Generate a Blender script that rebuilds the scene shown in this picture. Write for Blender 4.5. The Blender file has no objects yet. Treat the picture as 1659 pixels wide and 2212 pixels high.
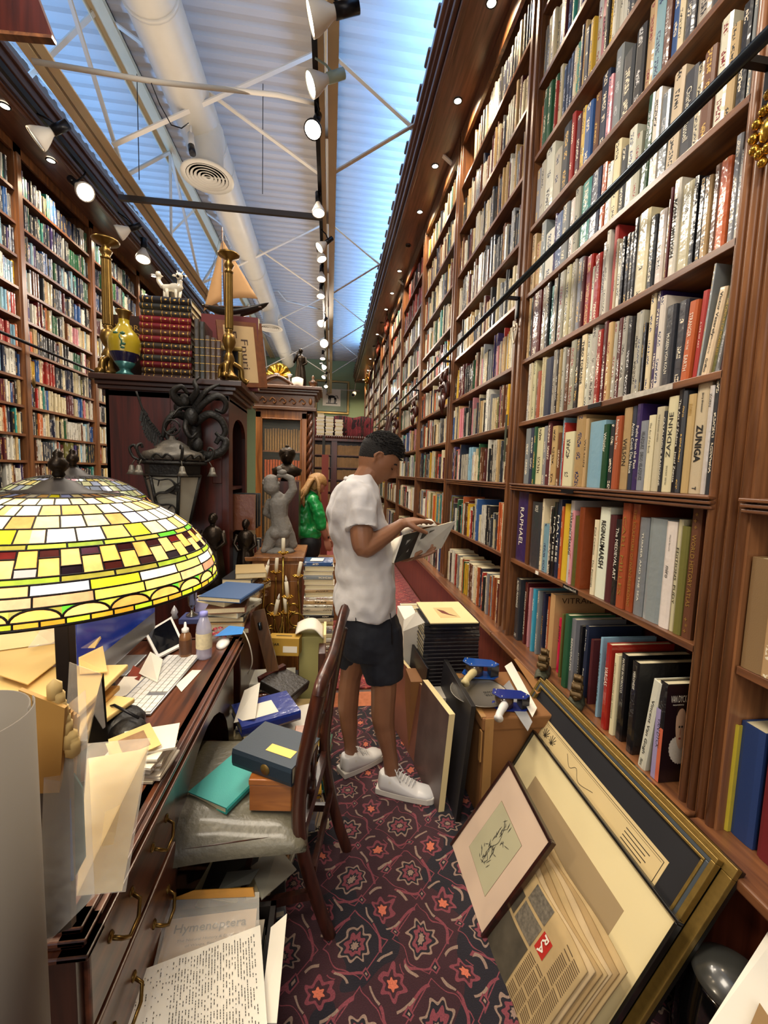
import bpy, bmesh, math, random
from mathutils import Vector, Matrix
import numpy as np
S = bpy.context.scene
COL = S.collection
PI = math.pi
# ---------------------------------------------------------------- camera
F, CX, CY, EYE = 900.0, 829.5, 1106.0, 1.55
_dy = Vector((713 - CX, -(1019 - CY), -F)).normalized()
_up = Vector((0.019, 1, 0)); _up = (_up - _dy * _up.dot(_dy)).normalized()
_dx = _dy.cross(_up)
BAS = Matrix((_dx, _dy, _up))
cam_d = bpy.data.cameras.new('camera'); cam = bpy.data.objects.new('camera', cam_d); COL.objects.link(cam)
cam_d.sensor_fit = 'VERTICAL'; cam_d.sensor_height = 36.0; cam_d.lens = F / 2212 * 36.0
cam_d.clip_start = 0.02; cam_d.clip_end = 100
cam.matrix_world = Matrix.Translation((0, 0, EYE)) @ BAS.to_4x4()
S.camera = cam
S.view_settings.view_transform = 'Standard'; S.view_settings.look = 'None'; S.view_settings.gamma = 1
S.view_settings.use_curve_mapping = False
S.view_settings.exposure = -0.1
# ---------------------------------------------------------------- world: ambient fill through the open end, standing for unseen shop front daylight
W = bpy.data.worlds.new('world'); S.world = W; W.use_nodes = True
_b = W.node_tree.nodes['Background']; _b.inputs[0].default_value = (0.85, 0.88, 1.0, 1); _b.inputs[1].default_value = 0.6

def lamp(kind, loc, energy, color, size=0.05, aim=None, spot=None, blend=0.5, name='light', rot=None):
    d = bpy.data.lights.new(name, kind); d.energy = energy; d.color = color
    if kind == 'AREA': d.shape = 'RECTANGLE'; d.size, d.size_y = size
    else: d.shadow_soft_size = size
    if kind == 'SPOT': d.spot_size = spot; d.spot_blend = blend
    o = bpy.data.objects.new(name, d); COL.objects.link(o); o.location = loc
    if rot is not None: o.rotation_euler = rot
    elif aim is not None:
        o.rotation_euler = (Vector(aim) - Vector(loc)).to_track_quat('-Z', 'Y').to_euler()
    return o
WARM = (1.0, 0.78, 0.52); WHITE = (1.0, 0.88, 0.72)
# daylight tubes in the coves on top of both cornices, washing the roof deck blue
lamp('AREA', (1.0, 6.0, 4.99), 260, (0.22, 0.5, 1.0), (0.25, 14), rot=(math.pi, math.radians(-38), 0), name='cove_light')
lamp('AREA', (-2.75, 6.0, 4.6), 125, (0.22, 0.5, 1.0), (0.25, 12), rot=(math.pi, math.radians(8), 0), name='cove_light')
# added fill: unseen warm white floods below the trusses, brightening the whole shop
for _x, _y in ((-0.6, -1.2), (-0.6, 1.2), (-0.8, 4.0), (-0.6, 7.0), (-0.6, 10.5), (0.0, 13.2)):
    lamp('AREA', (_x, _y, 4.15), 75, WHITE, (0.9, 0.9), aim=(_x, _y, 0), name='fill_flood')
lamp('AREA', (-0.6, -2.6, 2.6), 40, (1, .92, .8), (2.6, 1.6), aim=(-0.4, 2.5, 1.0), name='front_fill_light')  # added warm fill behind the camera, no window stands there

for _y in (0.5, 3.5, 6.5, 9.5, 12.5): lamp('AREA', (-1.0, _y, 4.28), 16, (1, .86, .72), (1.6, 2.8), rot=(math.pi, 0, 0), name='fill_uplight')  # added unseen up-facing fill that brightens the roof deck
# ---------------------------------------------------------------- helpers
def at(px, py, X=None, Y=None, Z=None):
    r = BAS @ Vector((px - CX, -(py - CY), -F))
    t = X / r.x if X is not None else Y / r.y if Y is not None else (Z - EYE) / r.z
    return Vector((r.x * t, r.y * t, r.z * t + EYE))
def lin(c): return c / 12.92 if c <= 0.04045 else ((c + 0.055) / 1.055) ** 2.4
def C(h):
    if isinstance(h, str): return tuple(lin(int(h[i:i + 2], 16) / 255) for i in (0, 2, 4)) + (1,)
    return tuple(h[:3]) + (1,)
MATS = {}
def mat(name, col, rough=0.5, metal=0.0, coat=0.0, var=0.15, vscale=8, bump=0.0, bscale=60, emis=None, estr=0, alpha=None, trans=0, ior=1.45, sheen=0):
    if name in MATS: return MATS[name]
    m = bpy.data.materials.new(name); m.use_nodes = True; N = m.node_tree.nodes; L = m.node_tree.links
    b = N['Principled BSDF']; I = b.inputs
    I['Roughness'].default_value = rough; I['Metallic'].default_value = metal; I['Coat Weight'].default_value = coat
    I['Coat Roughness'].default_value = 0.12; I['IOR'].default_value = ior; I['Transmission Weight'].default_value = trans
    if sheen: I['Sheen Weight'].default_value = sheen
    c = C(col)
    if var > 0:
        tc = N.new('ShaderNodeTexCoord'); nz = N.new('ShaderNodeTexNoise'); nz.inputs['Scale'].default_value = vscale; nz.inputs['Detail'].default_value = 5
        L.new(tc.outputs['Object'], nz.inputs['Vector'])
        mx = N.new('ShaderNodeMix'); mx.data_type = 'RGBA'
        mx.inputs[6].default_value = tuple(x * (1 - var) for x in c[:3]) + (1,); mx.inputs[7].default_value = tuple(min(1, x * (1 + var)) for x in c[:3]) + (1,)
        L.new(nz.outputs['Fac'], mx.inputs[0]); L.new(mx.outputs[2], I['Base Color'])
    else: I['Base Color'].default_value = c
    if bump:
        tc2 = N.new('ShaderNodeTexCoord'); n2 = N.new('ShaderNodeTexNoise'); n2.inputs['Scale'].default_value = bscale; n2.inputs['Detail'].default_value = 3
        L.new(tc2.outputs['Object'], n2.inputs['Vector'])
        bp = N.new('ShaderNodeBump'); bp.inputs['Strength'].default_value = bump; bp.inputs['Distance'].default_value = 0.01
        L.new(n2.outputs['Fac'], bp.inputs['Height']); L.new(bp.outputs['Normal'], I['Normal'])
    if emis: I['Emission Color'].default_value = C(emis); I['Emission Strength'].default_value = estr
    if alpha is not None: I['Alpha'].default_value = alpha
    MATS[name] = m; return m
def wood(name, c1, c2, axis='Z', scale=6, rough=0.35, coat=0.25):
    if name in MATS: return MATS[name]
    m = bpy.data.materials.new(name); m.use_nodes = True; N = m.node_tree.nodes; L = m.node_tree.links
    b = N['Principled BSDF']; b.inputs['Roughness'].default_value = rough; b.inputs['Coat Weight'].default_value = coat
    b.inputs['Coat Roughness'].default_value = 0.2
    tc = N.new('ShaderNodeTexCoord'); mp = N.new('ShaderNodeMapping')
    s = {'X': (0.6, 9, 9), 'Y': (9, 0.6, 9), 'Z': (9, 9, 0.6)}[axis]
    mp.inputs['Scale'].default_value = [v * scale / 6 for v in s]
    L.new(tc.outputs['Object'], mp.inputs['Vector'])
    nz = N.new('ShaderNodeTexNoise'); nz.inputs['Scale'].default_value = 4; nz.inputs['Detail'].default_value = 8; nz.inputs['Distortion'].default_value = 0.6
    L.new(mp.outputs[0], nz.inputs['Vector'])
    r = N.new('ShaderNodeValToRGB'); r.color_ramp.elements[0].position = 0.32; r.color_ramp.elements[1].position = 0.68
    r.color_ramp.elements[0].color = C(c1); r.color_ramp.elements[1].color = C(c2)
    L.new(nz.outputs['Fac'], r.inputs[0]); L.new(r.outputs[0], b.inputs['Base Color'])
    bp = N.new('ShaderNodeBump'); bp.inputs['Strength'].default_value = 0.08; L.new(nz.outputs['Fac'], bp.inputs['Height']); L.new(bp.outputs['Normal'], b.inputs['Normal'])
    MATS[name] = m; return m

class MB:
    """collects shapes; build() links them as one mesh object"""
    def __init__(s): s.v = []; s.f = []; s.m = []; s.sm = []; s.uv = {}
    def _add(s, vs, fs, m=0, smooth=False):
        o = len(s.v); s.v += [tuple(v) for v in vs]; s.f += [tuple(i + o for i in f) for f in fs]
        s.m += [m] * len(fs); s.sm += [smooth] * len(fs); return s
    def box(s, a, b, m=0):
        x0, y0, z0 = a; x1, y1, z1 = b
        vs = [(x0, y0, z0), (x1, y0, z0), (x1, y1, z0), (x0, y1, z0), (x0, y0, z1), (x1, y0, z1), (x1, y1, z1), (x0, y1, z1)]
        return s._add(vs, [(0, 3, 2, 1), (4, 5, 6, 7), (0, 1, 5, 4), (1, 2, 6, 5), (2, 3, 7, 6), (3, 0, 4, 7)], m)
    def obox(s, M, a, b, m=0):
        k = len(s.v); s.box(a, b, m)
        for i in range(k, len(s.v)): s.v[i] = tuple(M @ Vector(s.v[i]))
        return s
    def bar(s, p, q, w, h, m=0, up=(0, 0, 1)):
        p, q = Vector(p), Vector(q); d = (q - p).normalized(); u = Vector(up)
        if abs(d.dot(u)) > 0.98: u = Vector((1, 0, 0))
        x = d.cross(u).normalized() * (w / 2); y = x.cross(d).normalized() * (h / 2)
        vs = [p - x - y, p + x - y, p + x + y, p - x + y, q - x - y, q + x - y, q + x + y, q - x + y]
        return s._add(vs, [(0, 1, 2, 3), (7, 6, 5, 4), (0, 4, 5, 1), (1, 5, 6, 2), (2, 6, 7, 3), (3, 7, 4, 0)], m)
    def tube(s, pts, r, n=10, m=0, cap=True, flat=1.0):
        pts = [Vector(p) for p in pts]; k = len(pts)
        rs = r if isinstance(r, (list, tuple)) else [r] * k
        vs = []; ref = None
        for i, p in enumerate(pts):
            d = (pts[min(i + 1, k - 1)] - pts[max(i - 1, 0)]).normalized()
            if ref is None: ref = Vector((0, 0, 1)) if abs(d.z) < 0.9 else Vector((1, 0, 0))
            x = d.cross(ref); x = x.normalized() if x.length > 1e-6 else Vector((1, 0, 0)); y = x.cross(d).normalized(); ref = y
            for j in range(n):
                a = 2 * PI * j / n; vs.append(p + x * math.cos(a) * rs[i] + y * math.sin(a) * rs[i] * flat)
        fs = [(i * n + j, i * n + (j + 1) % n, (i + 1) * n + (j + 1) % n, (i + 1) * n + j) for i in range(k - 1) for j in range(n)]
        if cap: fs += [tuple(range(n))[::-1], tuple((k - 1) * n + j for j in range(n))]
        return s._add(vs, fs, m, True)
    def lathe(s, prof, c=(0, 0, 0), n=24, m=0, M=None, squash=1.0, cap=True):
        vs = []; c = Vector(c)
        for r, z in prof:
            for j in range(n):
                a = 2 * PI * j / n; v = Vector((r * math.cos(a), r * math.sin(a) * squash, z))
                vs.append((M @ v if M else v) + c)
        k = len(prof)
        fs = [(i * n + j, i * n + (j + 1) % n, (i + 1) * n + (j + 1) % n, (i + 1) * n + j) for i in range(k - 1) for j in range(n)]
        if cap: fs += [tuple(range(n))[::-1], tuple((k - 1) * n + j for j in range(n))]
        return s._add(vs, fs, m, True)
    def ball(s, c, r, m=0, n=12, sc=(1, 1, 1), M=None):
        k = n // 2 + 1; pr = [(max(1e-4, math.sin(PI * i / (k - 1))), -math.cos(PI * i / (k - 1))) for i in range(k)]
        vs = []
        for rr, z in pr:
            for j in range(n):
                a = 2 * PI * j / n; v = Vector((rr * math.cos(a) * sc[0] * r, rr * math.sin(a) * sc[1] * r, z * sc[2] * r))
                vs.append((M @ v if M else v) + Vector(c))
        fs = [(i * n + j, i * n + (j + 1) % n, (i + 1) * n + (j + 1) % n, (i + 1) * n + j) for i in range(k - 1) for j in range(n)]
        return s._add(vs, fs, m, True)
    def prism(s, poly, z0, z1, M=None, m=0):
        """2D polygon (ccw) extruded z0..z1, placed by M"""
        n = len(poly); vs = [Vector((x, y, z0)) for x, y in poly] + [Vector((x, y, z1)) for x, y in poly]
        if M: vs = [M @ v for v in vs]
        fs = [tuple(range(n))[::-1], tuple(range(n, 2 * n))] + [(i, (i + 1) % n, n + (i + 1) % n, n + i) for i in range(n)]
        return s._add(vs, fs, m)
    def sheet(s, fn, nu, nv, m=0, smooth=True):
        vs = [fn(i / nu, j / nv) for j in range(nv + 1) for i in range(nu + 1)]
        fs = [(j * (nu + 1) + i, j * (nu + 1) + i + 1, (j + 1) * (nu + 1) + i + 1, (j + 1) * (nu + 1) + i) for j in range(nv) for i in range(nu)]
        return s._add(vs, fs, m, smooth)
    def build(s, name, mats, parent=None, world=True, bevel=0, seg=2, solid=0, sub=0, wn=False):
        me = bpy.data.meshes.new(name)
        off = Vector(parent.location) if (parent is not None and world) else Vector((0, 0, 0))
        if parent is not None and world and parent.parent is not None: off += Vector(parent.parent.location)
        me.from_pydata([tuple(Vector(v) - off) for v in s.v], [], s.f)
        if not isinstance(mats, (list, tuple)): mats = [mats]
        for mm in mats: me.materials.append(mm)
        me.polygons.foreach_set('material_index', s.m); me.polygons.foreach_set('use_smooth', s.sm); me.update()
        o = bpy.data.objects.new(name, me); COL.objects.link(o)
        if parent is not None: o.parent = parent
        if solid: md = o.modifiers.new('solid', 'SOLIDIFY'); md.thickness = solid; md.offset = 0
        if sub: md = o.modifiers.new('sub', 'SUBSURF'); md.levels = sub; md.render_levels = sub
        if bevel: md = o.modifiers.new('bevel', 'BEVEL'); md.width = bevel; md.segments = seg; md.limit_method = 'ANGLE'; md.angle_limit = 0.6
        return o
def tag(o, label=None, cat=None, group=None, kind=None):
    if label: o['label'] = label
    if cat: o['category'] = cat
    if group: o['group'] = group
    if kind: o['kind'] = kind
    return o
def thing(name, label, cat, loc=(0, 0, 0), rz=0, group=None):
    o = bpy.data.objects.new(name, None); COL.objects.link(o); o.empty_display_size = 0.02
    o.location = loc; o.rotation_euler = (0, 0, rz); return tag(o, label, cat, group)
def struct(o): o['kind'] = 'structure'; return o
def kids(o): return [c for c in bpy.data.objects if c.parent == o]
def dup(root, loc=None, rz=None, label=None, group=None):
    r = root.copy(); COL.objects.link(r)
    if loc is not None: r.location = loc
    if rz is not None: r.rotation_euler = (0, 0, rz)
    if label: r['label'] = label
    if group: r['group'] = group
    for ch in kids(root):
        c = ch.copy(); COL.objects.link(c); c.parent = r
        for g in kids(ch):
            d = g.copy(); COL.objects.link(d); d.parent = c
    return r
def frame(o, x, y):
    """matrix with origin o, local x along x, y along y"""
    x = Vector(x).normalized(); y = Vector(y); y = (y - x * y.dot(x)).normalized(); z = x.cross(y)
    M = Matrix((x, y, z)).transposed().to_4x4(); M.translation = Vector(o); return M
def text(txt, M, length, height, m, parent=None, name='title', depth=0.0006, sx=None, bold=0.0):
    """lettering centred on M's origin, along local x, raised along local z"""
    cu = bpy.data.curves.new(name, 'FONT'); cu.body = txt; cu.align_x = 'CENTER'; cu.align_y = 'CENTER'; cu.size = 1.0; cu.resolution_u = 2
    cu.offset = bold; cu.extrude = 0
    t = bpy.data.objects.new('tmp', cu); COL.objects.link(t)
    dg = bpy.context.evaluated_depsgraph_get(); me = bpy.data.meshes.new_from_object(t.evaluated_get(dg))
    bpy.data.objects.remove(t); bpy.data.curves.remove(cu)
    n = len(me.vertices); co = np.empty(n * 3); me.vertices.foreach_get('co', co); co = co.reshape(-1, 3)
    if n:
        mn, mx = co.min(0), co.max(0); s1 = length / max(1e-6, mx[0] - mn[0]); s2 = height / max(1e-6, mx[1] - mn[1])
        co[:, 0] = (co[:, 0] - (mn[0] + mx[0]) / 2) * s1; co[:, 1] = (co[:, 1] - (mn[1] + mx[1]) / 2) * s2; co[:, 2] = depth
        R = np.array(M.to_3x3()); co = co @ R.T + np.array(M.translation)
        if parent is not None:
            p = parent; off = np.zeros(3)
            while p is not None: off += np.array(p.location); p = p.parent
            co -= off
        me.vertices.foreach_set('co', co.ravel()); me.update()
    me.materials.clear(); me.materials.append(m)
    o = bpy.data.objects.new(name, me); COL.objects.link(o)
    if parent is not None: o.parent = parent
    return o
# ================================================================ materials of the room
M_WAL = wood('walnut', '4e3020', '85552f', 'Z'); M_WALY = wood('walnut_shelf', '523223', '875734', 'Y')
M_DKW = wood('dark_mahogany', '2a0d08', '4a1a10', 'Z', coat=0.4); M_CRN = wood('cornice_wood', '43291f', '6e4a3a', 'Y')
M_PANEL = wood('lower_panel', '4a2014', '6a3422', 'Z')
M_WHITE = mat('painted_steel', 'cfc8bb', 0.5, var=0.05); M_CREAM = mat('cream_steel', 'c9b48e', 0.5, var=0.08)
M_BLACK = mat('black_metal', '15151a', 0.35, 0.4, var=0); M_CHROME = mat('steel_rail', '3a4046', 0.25, 0.9, var=0)
M_BRASS = mat('old_brass', '7d6232', 0.32, 0.9, var=0.35, vscale=20); M_GOLD = mat('polished_gold', 'c79a3a', 0.2, 0.95, var=0.1)
M_GLOW = mat('lamp_face', 'fff2d8', 0.4, var=0, emis='fff0d2', estr=14); M_GLOWC = mat('cool_lamp_face', 'f0fff8', 0.4, var=0, emis='e4fff4', estr=14)
M_PAPER = mat('paper', 'e6dfce', 0.7, var=0.05); M_CREAMP = mat('cream_board', 'e3cd95', 0.65, var=0.05)
M_INK = mat('black_ink', '141210', 0.6, var=0); M_INKW = mat('white_ink', 'f2ecd8', 0.5, var=0); M_INKG = mat('gold_ink', 'c8a050', 0.4, 0.6, var=0)
M_INKR = mat('red_ink', 'b02018', 0.5, var=0)
R = 1.135                                       # front plane of the right-hand bookcases

# ---------------------------------------------------------------- floor and rugs
def carpet_mat(name, base, navy, rose, cream, sc):
    m = bpy.data.materials.new(name); m.use_nodes = True; N = m.node_tree.nodes; L = m.node_tree.links
    b = N['Principled BSDF']; b.inputs['Roughness'].default_value = 0.95; b.inputs['Sheen Weight'].default_value = 0.15
    tc = N.new('ShaderNodeTexCoord')
    def val(op, a, c=None, d=None):
        n = N.new('ShaderNodeMath'); n.operation = op
        for i, v in enumerate((a, c, d)):
            if v is None: continue
            if isinstance(v, (int, float)): n.inputs[i].default_value = v
            else: L.new(v, n.inputs[i])
        return n.outputs[0]
    def mix(f, a, c):
        n = N.new('ShaderNodeMix'); n.data_type = 'RGBA'; L.new(f, n.inputs[0])
        for i, v in ((6, a), (7, c)):
            if isinstance(v, tuple): n.inputs[i].default_value = v
            else: L.new(v, n.inputs[i])
        return n.outputs[2]
    sp = N.new('ShaderNodeSeparateXYZ'); L.new(tc.outputs['Object'], sp.inputs[0])
    wn = N.new('ShaderNodeTexNoise'); wn.inputs['Scale'].default_value = 11; wn.inputs['Detail'].default_value = 1; L.new(tc.outputs['Object'], wn.inputs['Vector'])
    off = val('MULTIPLY', val('SUBTRACT', wn.outputs['Fac'], 0.5), 0.25)
    X0 = val('ADD', val('MULTIPLY', sp.outputs[0], sc), off); Y0 = val('ADD', val('MULTIPLY', sp.outputs[1], sc), off)
    def layer(ox, oy, k):
        """distance/angle from the centres of a lattice of cells"""
        fx = val('SUBTRACT', val('FRACT', val('ADD', val('MULTIPLY', X0, k), ox)), 0.5); fy = val('SUBTRACT', val('FRACT', val('ADD', val('MULTIPLY', Y0, k), oy)), 0.5)
        r = val('SQRT', val('ADD', val('MULTIPLY', fx, fx), val('MULTIPLY', fy, fy))); a = val('ARCTAN2', fy, fx); return r, a, fx, fy
    def band(v, lo, hi): return val('MULTIPLY', val('GREATER_THAN', v, lo), val('LESS_THAN', v, hi))
    r1, a1, fx, fy = layer(0, 0, 1.0); r2, a2, gx, gy = layer(.5, .5, 1.0); r3, a3, hx, hy = layer(.25, .25, 2.0)
    p1 = val('MULTIPLY', r1, val('ADD', 1.0, val('MULTIPLY', val('COSINE', val('MULTIPLY', a1, 8)), 0.16)))
    p2 = val('MULTIPLY', r2, val('ADD', 1.0, val('MULTIPLY', val('COSINE', val('MULTIPLY', a2, 6)), 0.2)))
    n1 = N.new('ShaderNodeTexNoise'); n1.inputs['Scale'].default_value = 2.3; L.new(tc.outputs['Object'], n1.inputs['Vector'])
    col = mix(val('GREATER_THAN', n1.outputs['Fac'], 0.52), C(base), C(navy))
    # curling vines: thin rings around each motif, broken by angle
    ring = val('MULTIPLY', band(r1, 0.36, 0.40), val('GREATER_THAN', val('SINE', val('ADD', val('MULTIPLY', a1, 3), 1)), -0.1)); col = mix(ring, col, C(rose))
    ring2 = val('MULTIPLY', band(r2, 0.30, 0.335), val('GREATER_THAN', val('SINE', val('MULTIPLY', a2, 4)), 0.0)); col = mix(ring2, col, C(cream))
    dia = val('ADD', val('ABSOLUTE', fx), val('ABSOLUTE', fy)); col = mix(band(dia, 0.455, 0.475), col, C(rose))
    col = mix(band(p1, 0.0, 0.21), col, C(cream)); col = mix(band(p1, 0.0, 0.175), col, C(navy)); col = mix(band(p1, 0.07, 0.13), col, C(rose)); col = mix(band(p1, 0, 0.045), col, C(cream))
    col = mix(band(p2, 0.0, 0.17), col, C(rose)); col = mix(band(p2, 0.0, 0.12), col, C(base)); col = mix(band(p2, 0, 0.07), col, C('c8623f'))
    p3 = val('ADD', val('ABSOLUTE', hx), val('ABSOLUTE', hy)); far = val('MULTIPLY', val('GREATER_THAN', r1, 0.25), val('GREATER_THAN', r2, 0.22))
    col = mix(val('MULTIPLY', band(p3, 0.0, 0.17), far), col, C(rose)); col = mix(val('MULTIPLY', band(p3, 0.0, 0.11), far), col, C(navy)); col = mix(val('MULTIPLY', band(p3, 0.0, 0.05), far), col, C(cream))
    fn = N.new('ShaderNodeTexNoise'); fn.inputs['Scale'].default_value = 260; L.new(tc.outputs['Object'], fn.inputs['Vector'])
    hs = N.new('ShaderNodeHueSaturation'); L.new(col, hs.inputs['Color']); L.new(val('ADD', 0.35, val('MULTIPLY', fn.outputs['Fac'], 1.1)), hs.inputs['Value']); hs.inputs['Saturation'].default_value = 0.95
    L.new(hs.outputs[0], b.inputs['Base Color'])
    bp = N.new('ShaderNodeBump'); bp.inputs['Strength'].default_value = 0.35; bp.inputs['Distance'].default_value = 0.004; L.new(fn.outputs['Fac'], bp.inputs['Height']); L.new(bp.outputs['Normal'], b.inputs['Normal'])
    return m
fl = MB().box((-6, -3, -0.1), (3, 15.4, 0)).build('floor', wood('floor_boards', '3a2418', '5a3a26', 'Y')); struct(fl)
rug = MB().box((-0.14, -0.4, 0.001), (1.12, 2.62, 0.012)).build('rug', carpet_mat('rug_near', '35101b', '150f1c', '7c323e', '8f7565', 4.5))
tag(rug, 'dark burgundy and navy patterned oriental rug in the aisle under the man', 'rug')
b_ = MB().box((-0.14, 2.62, 0.001), (1.12, 2.80, 0.0125)).build('rug_border', mat('rug_border', 'b06a48', 0.95, var=0.4, vscale=40), rug); b_.parent = rug
rug2 = MB().box((-0.12, 2.86, 0.001), (1.12, 9.5, 0.011)).build('rug', carpet_mat('rug_far', '7a0f1a', '650c18', '9c2a2c', 'b06a50', 7))
tag(rug2, 'bright red patterned runner rug behind the man, further down the aisle', 'rug')

# ---------------------------------------------------------------- walls, roof deck
M_SAGE = mat('sage_wall', '8fa078', 0.8, var=0.04)
struct(MB().box((-6, 15.25, 0), (3, 15.4, 5.6)).build('wall_back', M_SAGE))
struct(MB().box((1.50, -3, 0), (1.62, 15.3, 5.6)).build('wall_right', mat('wall_plaster', '6e5a4c', 0.85, var=0.05)))
struct(MB().box((-3.16, -3, 0), (-3.04, 15.3, 5.6)).build('wall_left', MATS['wall_plaster']))
mb = MB(); pts = []; y = -3.0
while y < 15.3: pts += [(y, 5.45), (y + .06, 5.45), (y + .078, 5.475), (y + .132, 5.475)]; y += .15
vs = []; fs = []
for i, (yy, zz) in enumerate(pts):
    vs += [(-3.1, yy, zz), (1.6, yy, zz)]
    if i: fs.append((2 * i - 2, 2 * i - 1, 2 * i + 1, 2 * i))
mb._add(vs, fs); mb.box((-3.1, -3, 5.5), (1.6, 15.3, 5.6))
struct(mb.build('ceiling', mat('deck_white', 'b9b6b4', 0.55, var=0.06, vscale=1.5)))
# truss joists along the shop
def truss(name, x, label, zt=5.42, zb=4.3, w=.17, ph=0.0):
    t = thing(name, label, 'truss', (x, 6, zb))
    m = MB(); m.box((x - w / 2, -2.8, zb), (x - .012, 15.2, zb + .012)); m.box((x + .012, -2.8, zb), (x + w / 2, 15.2, zb + .012))
    m.box((x - .02, -2.8, zb + .012), (x - .012, 15.2, zb + .085)); m.box((x + .012, -2.8, zb + .012), (x + .02, 15.2, zb + .085)); m.build('bottom_chord', M_CREAM, t)
    m = MB(); m.box((x - w / 2, -2.8, zt - .012), (x + w / 2, 15.2, zt)); m.box((x - w / 2, -2.8, zt - .06), (x - w / 2 + .01, 15.2, zt)); m.box((x + w / 2 - .01, -2.8, zt - .06), (x + w / 2, 15.2, zt)); m.build('top_chord', M_CREAM, t)
    y = -2.6 + ph
    while y < 14.5:
        MB().bar((x, y, zb + .03), (x, y + 1.2, zt - .03), .028, .028).build('web_diagonal', M_WHITE, t)
        MB().bar((x, y + 1.2, zt - .03), (x, y + 2.4, zb + .03), .028, .028).build('web_diagonal', M_WHITE, t)
        MB().bar((x, y + 1.2, zt - .03), (x, y + 1.2, zb + .03), .025, .025).build('web_post', M_WHITE, t)
        y += 2.4
    return t
truss('roof_truss', -2.02, 'cream steel roof truss above the left bookcases, left of the round duct')
truss('roof_truss', -0.08, 'cream steel roof truss above the aisle carrying the spotlight track', ph=0.4)
for i, y in enumerate((1.5, 4.25, 6.95, 9.65, 12.4)):
    o_ = ('over the viewer', 'nearest', 'second', 'third', 'farthest')[i]
    for (xa, xb, side) in ((-0.02, 1.5, 'between the aisle truss and the right wall'), (-1.96, -0.14, 'between the two roof trusses'), (-3.04, -2.08, 'between the left truss and the left wall')):
        if i == 0 and side[0:3] != 'bet': continue
        t = thing('cross_brace', '%s white steel X brace %s' % (o_, side), 'brace', (xa, y, 4.35))
        MB().bar((xa, y, 4.36), (xb, y, 5.40), .045, .012).build('brace_bar', M_WHITE, t)
        MB().bar((xa, y + .05, 5.40), (xb, y + .05, 4.36), .045, .012).build('brace_bar', M_WHITE, t)
# ---------------------------------------------------------------- duct
du = thing('air_duct', 'white round spiral air duct hanging under the roof deck', 'duct', (-1.345, 6, 4.9))
mb = MB(); N_ = 20
mb.tube([(-1.345, y, 4.92) for y in (-2.5, 1, 2, 3, 3.4, 4, 4.6, 5.2, 6, 7, 8, 9, 10, 11, 12, 13.6)], [.2] * 16, N_)
M_DUCT = mat('duct_paint', 'c2bdb0', 0.42, 0.1, var=0.08)
mb.build('duct_pipe', M_DUCT, du)
for y in (2.4, 3.5, 4.9, 5.25, 7.6, 9.8, 12): MB().tube([(-1.345, y - .015, 4.92), (-1.345, y + .015, 4.92)], .208, N_).build('duct_band', M_DUCT, du)
for k, (y, s) in enumerate(((4.66, 1.0), (9.1, 1.0))):
    d = thing('air_diffuser', ('near' if k == 0 else 'far') + ' round slotted air diffuser under the white duct', 'diffuser', (-1.27, y, 4.5))
    MB().lathe([(.15, .4), (.15, .05), (.17, .0), (.235, -.04), (.25, -.05), (.25, -.065), (.2, -.06)], (-1.27, y, 4.5), 28, cap=False).build('diffuser_cone', M_DUCT, d)
    MB().lathe([(.001, -.03), (.2, -.03)], (-1.27, y, 4.5), 28).build('diffuser_void', mat('dark_void', '0a0a0a', 0.9, var=0), d)
    m = MB()
    for r in (.03, .065, .1, .135, .17):
        m.lathe([(r, -.05), (r + .022, -.068), (r + .026, -.062), (r + .004, -.044), (r, -.05)], (-1.27, y, 4.5), 28, cap=False)
    m.box((-1.47, y - .004, 4.442), (-1.07, y + .004, 4.45)); m.build('diffuser_ring', M_DUCT, d)
# hanging dark cross rail, sprinkler pipe and thin conduit
t = thing('cross_rail', 'dark steel rail hung across the shop beside the near diffuser', 'rail', (-1.2, 4.6, 4.2))
MB().bar(at(257, 427, Y=4.75), at(696, 470, Y=4.75), .035, .05).build('rail_bar', mat('rail_grey', '55504c', 0.4, 0.5, var=0), t)
for x in (-1.95, -.75): MB().tube([(x, 4.75, 4.4), (x, 4.75, 5.45)], .004, 6).build('hanger_rod', M_BLACK, t)
tag(MB().tube([at(70, 132, Y=3.2), at(330, 176, Y=3.35), at(600, 205, Y=3.45), at(690, 225, Y=3.5)], .016, 8).build('sprinkler_pipe', M_WHITE), 'thin white pipe crossing in front of the round duct', 'pipe')
tag(MB().tube([at(590, 628, Z=5.45), at(600, 628, Z=5.445), at(618, 650, Z=5.445), at(692, 668, Z=5.445)], .016, 8).build('conduit', M_WHITE), 'bent white conduit below the ceiling left of the spotlights', 'pipe')
t = thing('security_camera', 'small white security camera with black lens hanging from the duct', 'camera', at(413, 310, Z=4.62))
p = at(412, 268, Z=4.735)
MB().tube([p, at(413, 300, Y=p.y)], .01, 8).build('stem', M_WHITE, t)
MB().tube([at(412, 290, Y=p.y + .02), at(416, 330, Y=p.y - .08)], .028, 12).build('body', M_WHITE, t)
MB().tube([at(413, 316, Y=p.y - .06), at(416, 332, Y=p.y - .09)], .03, 12).build('lens', M_BLACK, t)
tag(MB().tube([at(327, 180, Y=3.3), at(345, 225, Y=3.3), at(370, 270, Y=3.3), at(392, 277, Y=3.3), at(408, 266, Y=3.3)], .004, 6).build('cable', M_BLACK), 'thin black cable looping to the security camera on the duct', 'cable')

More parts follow.
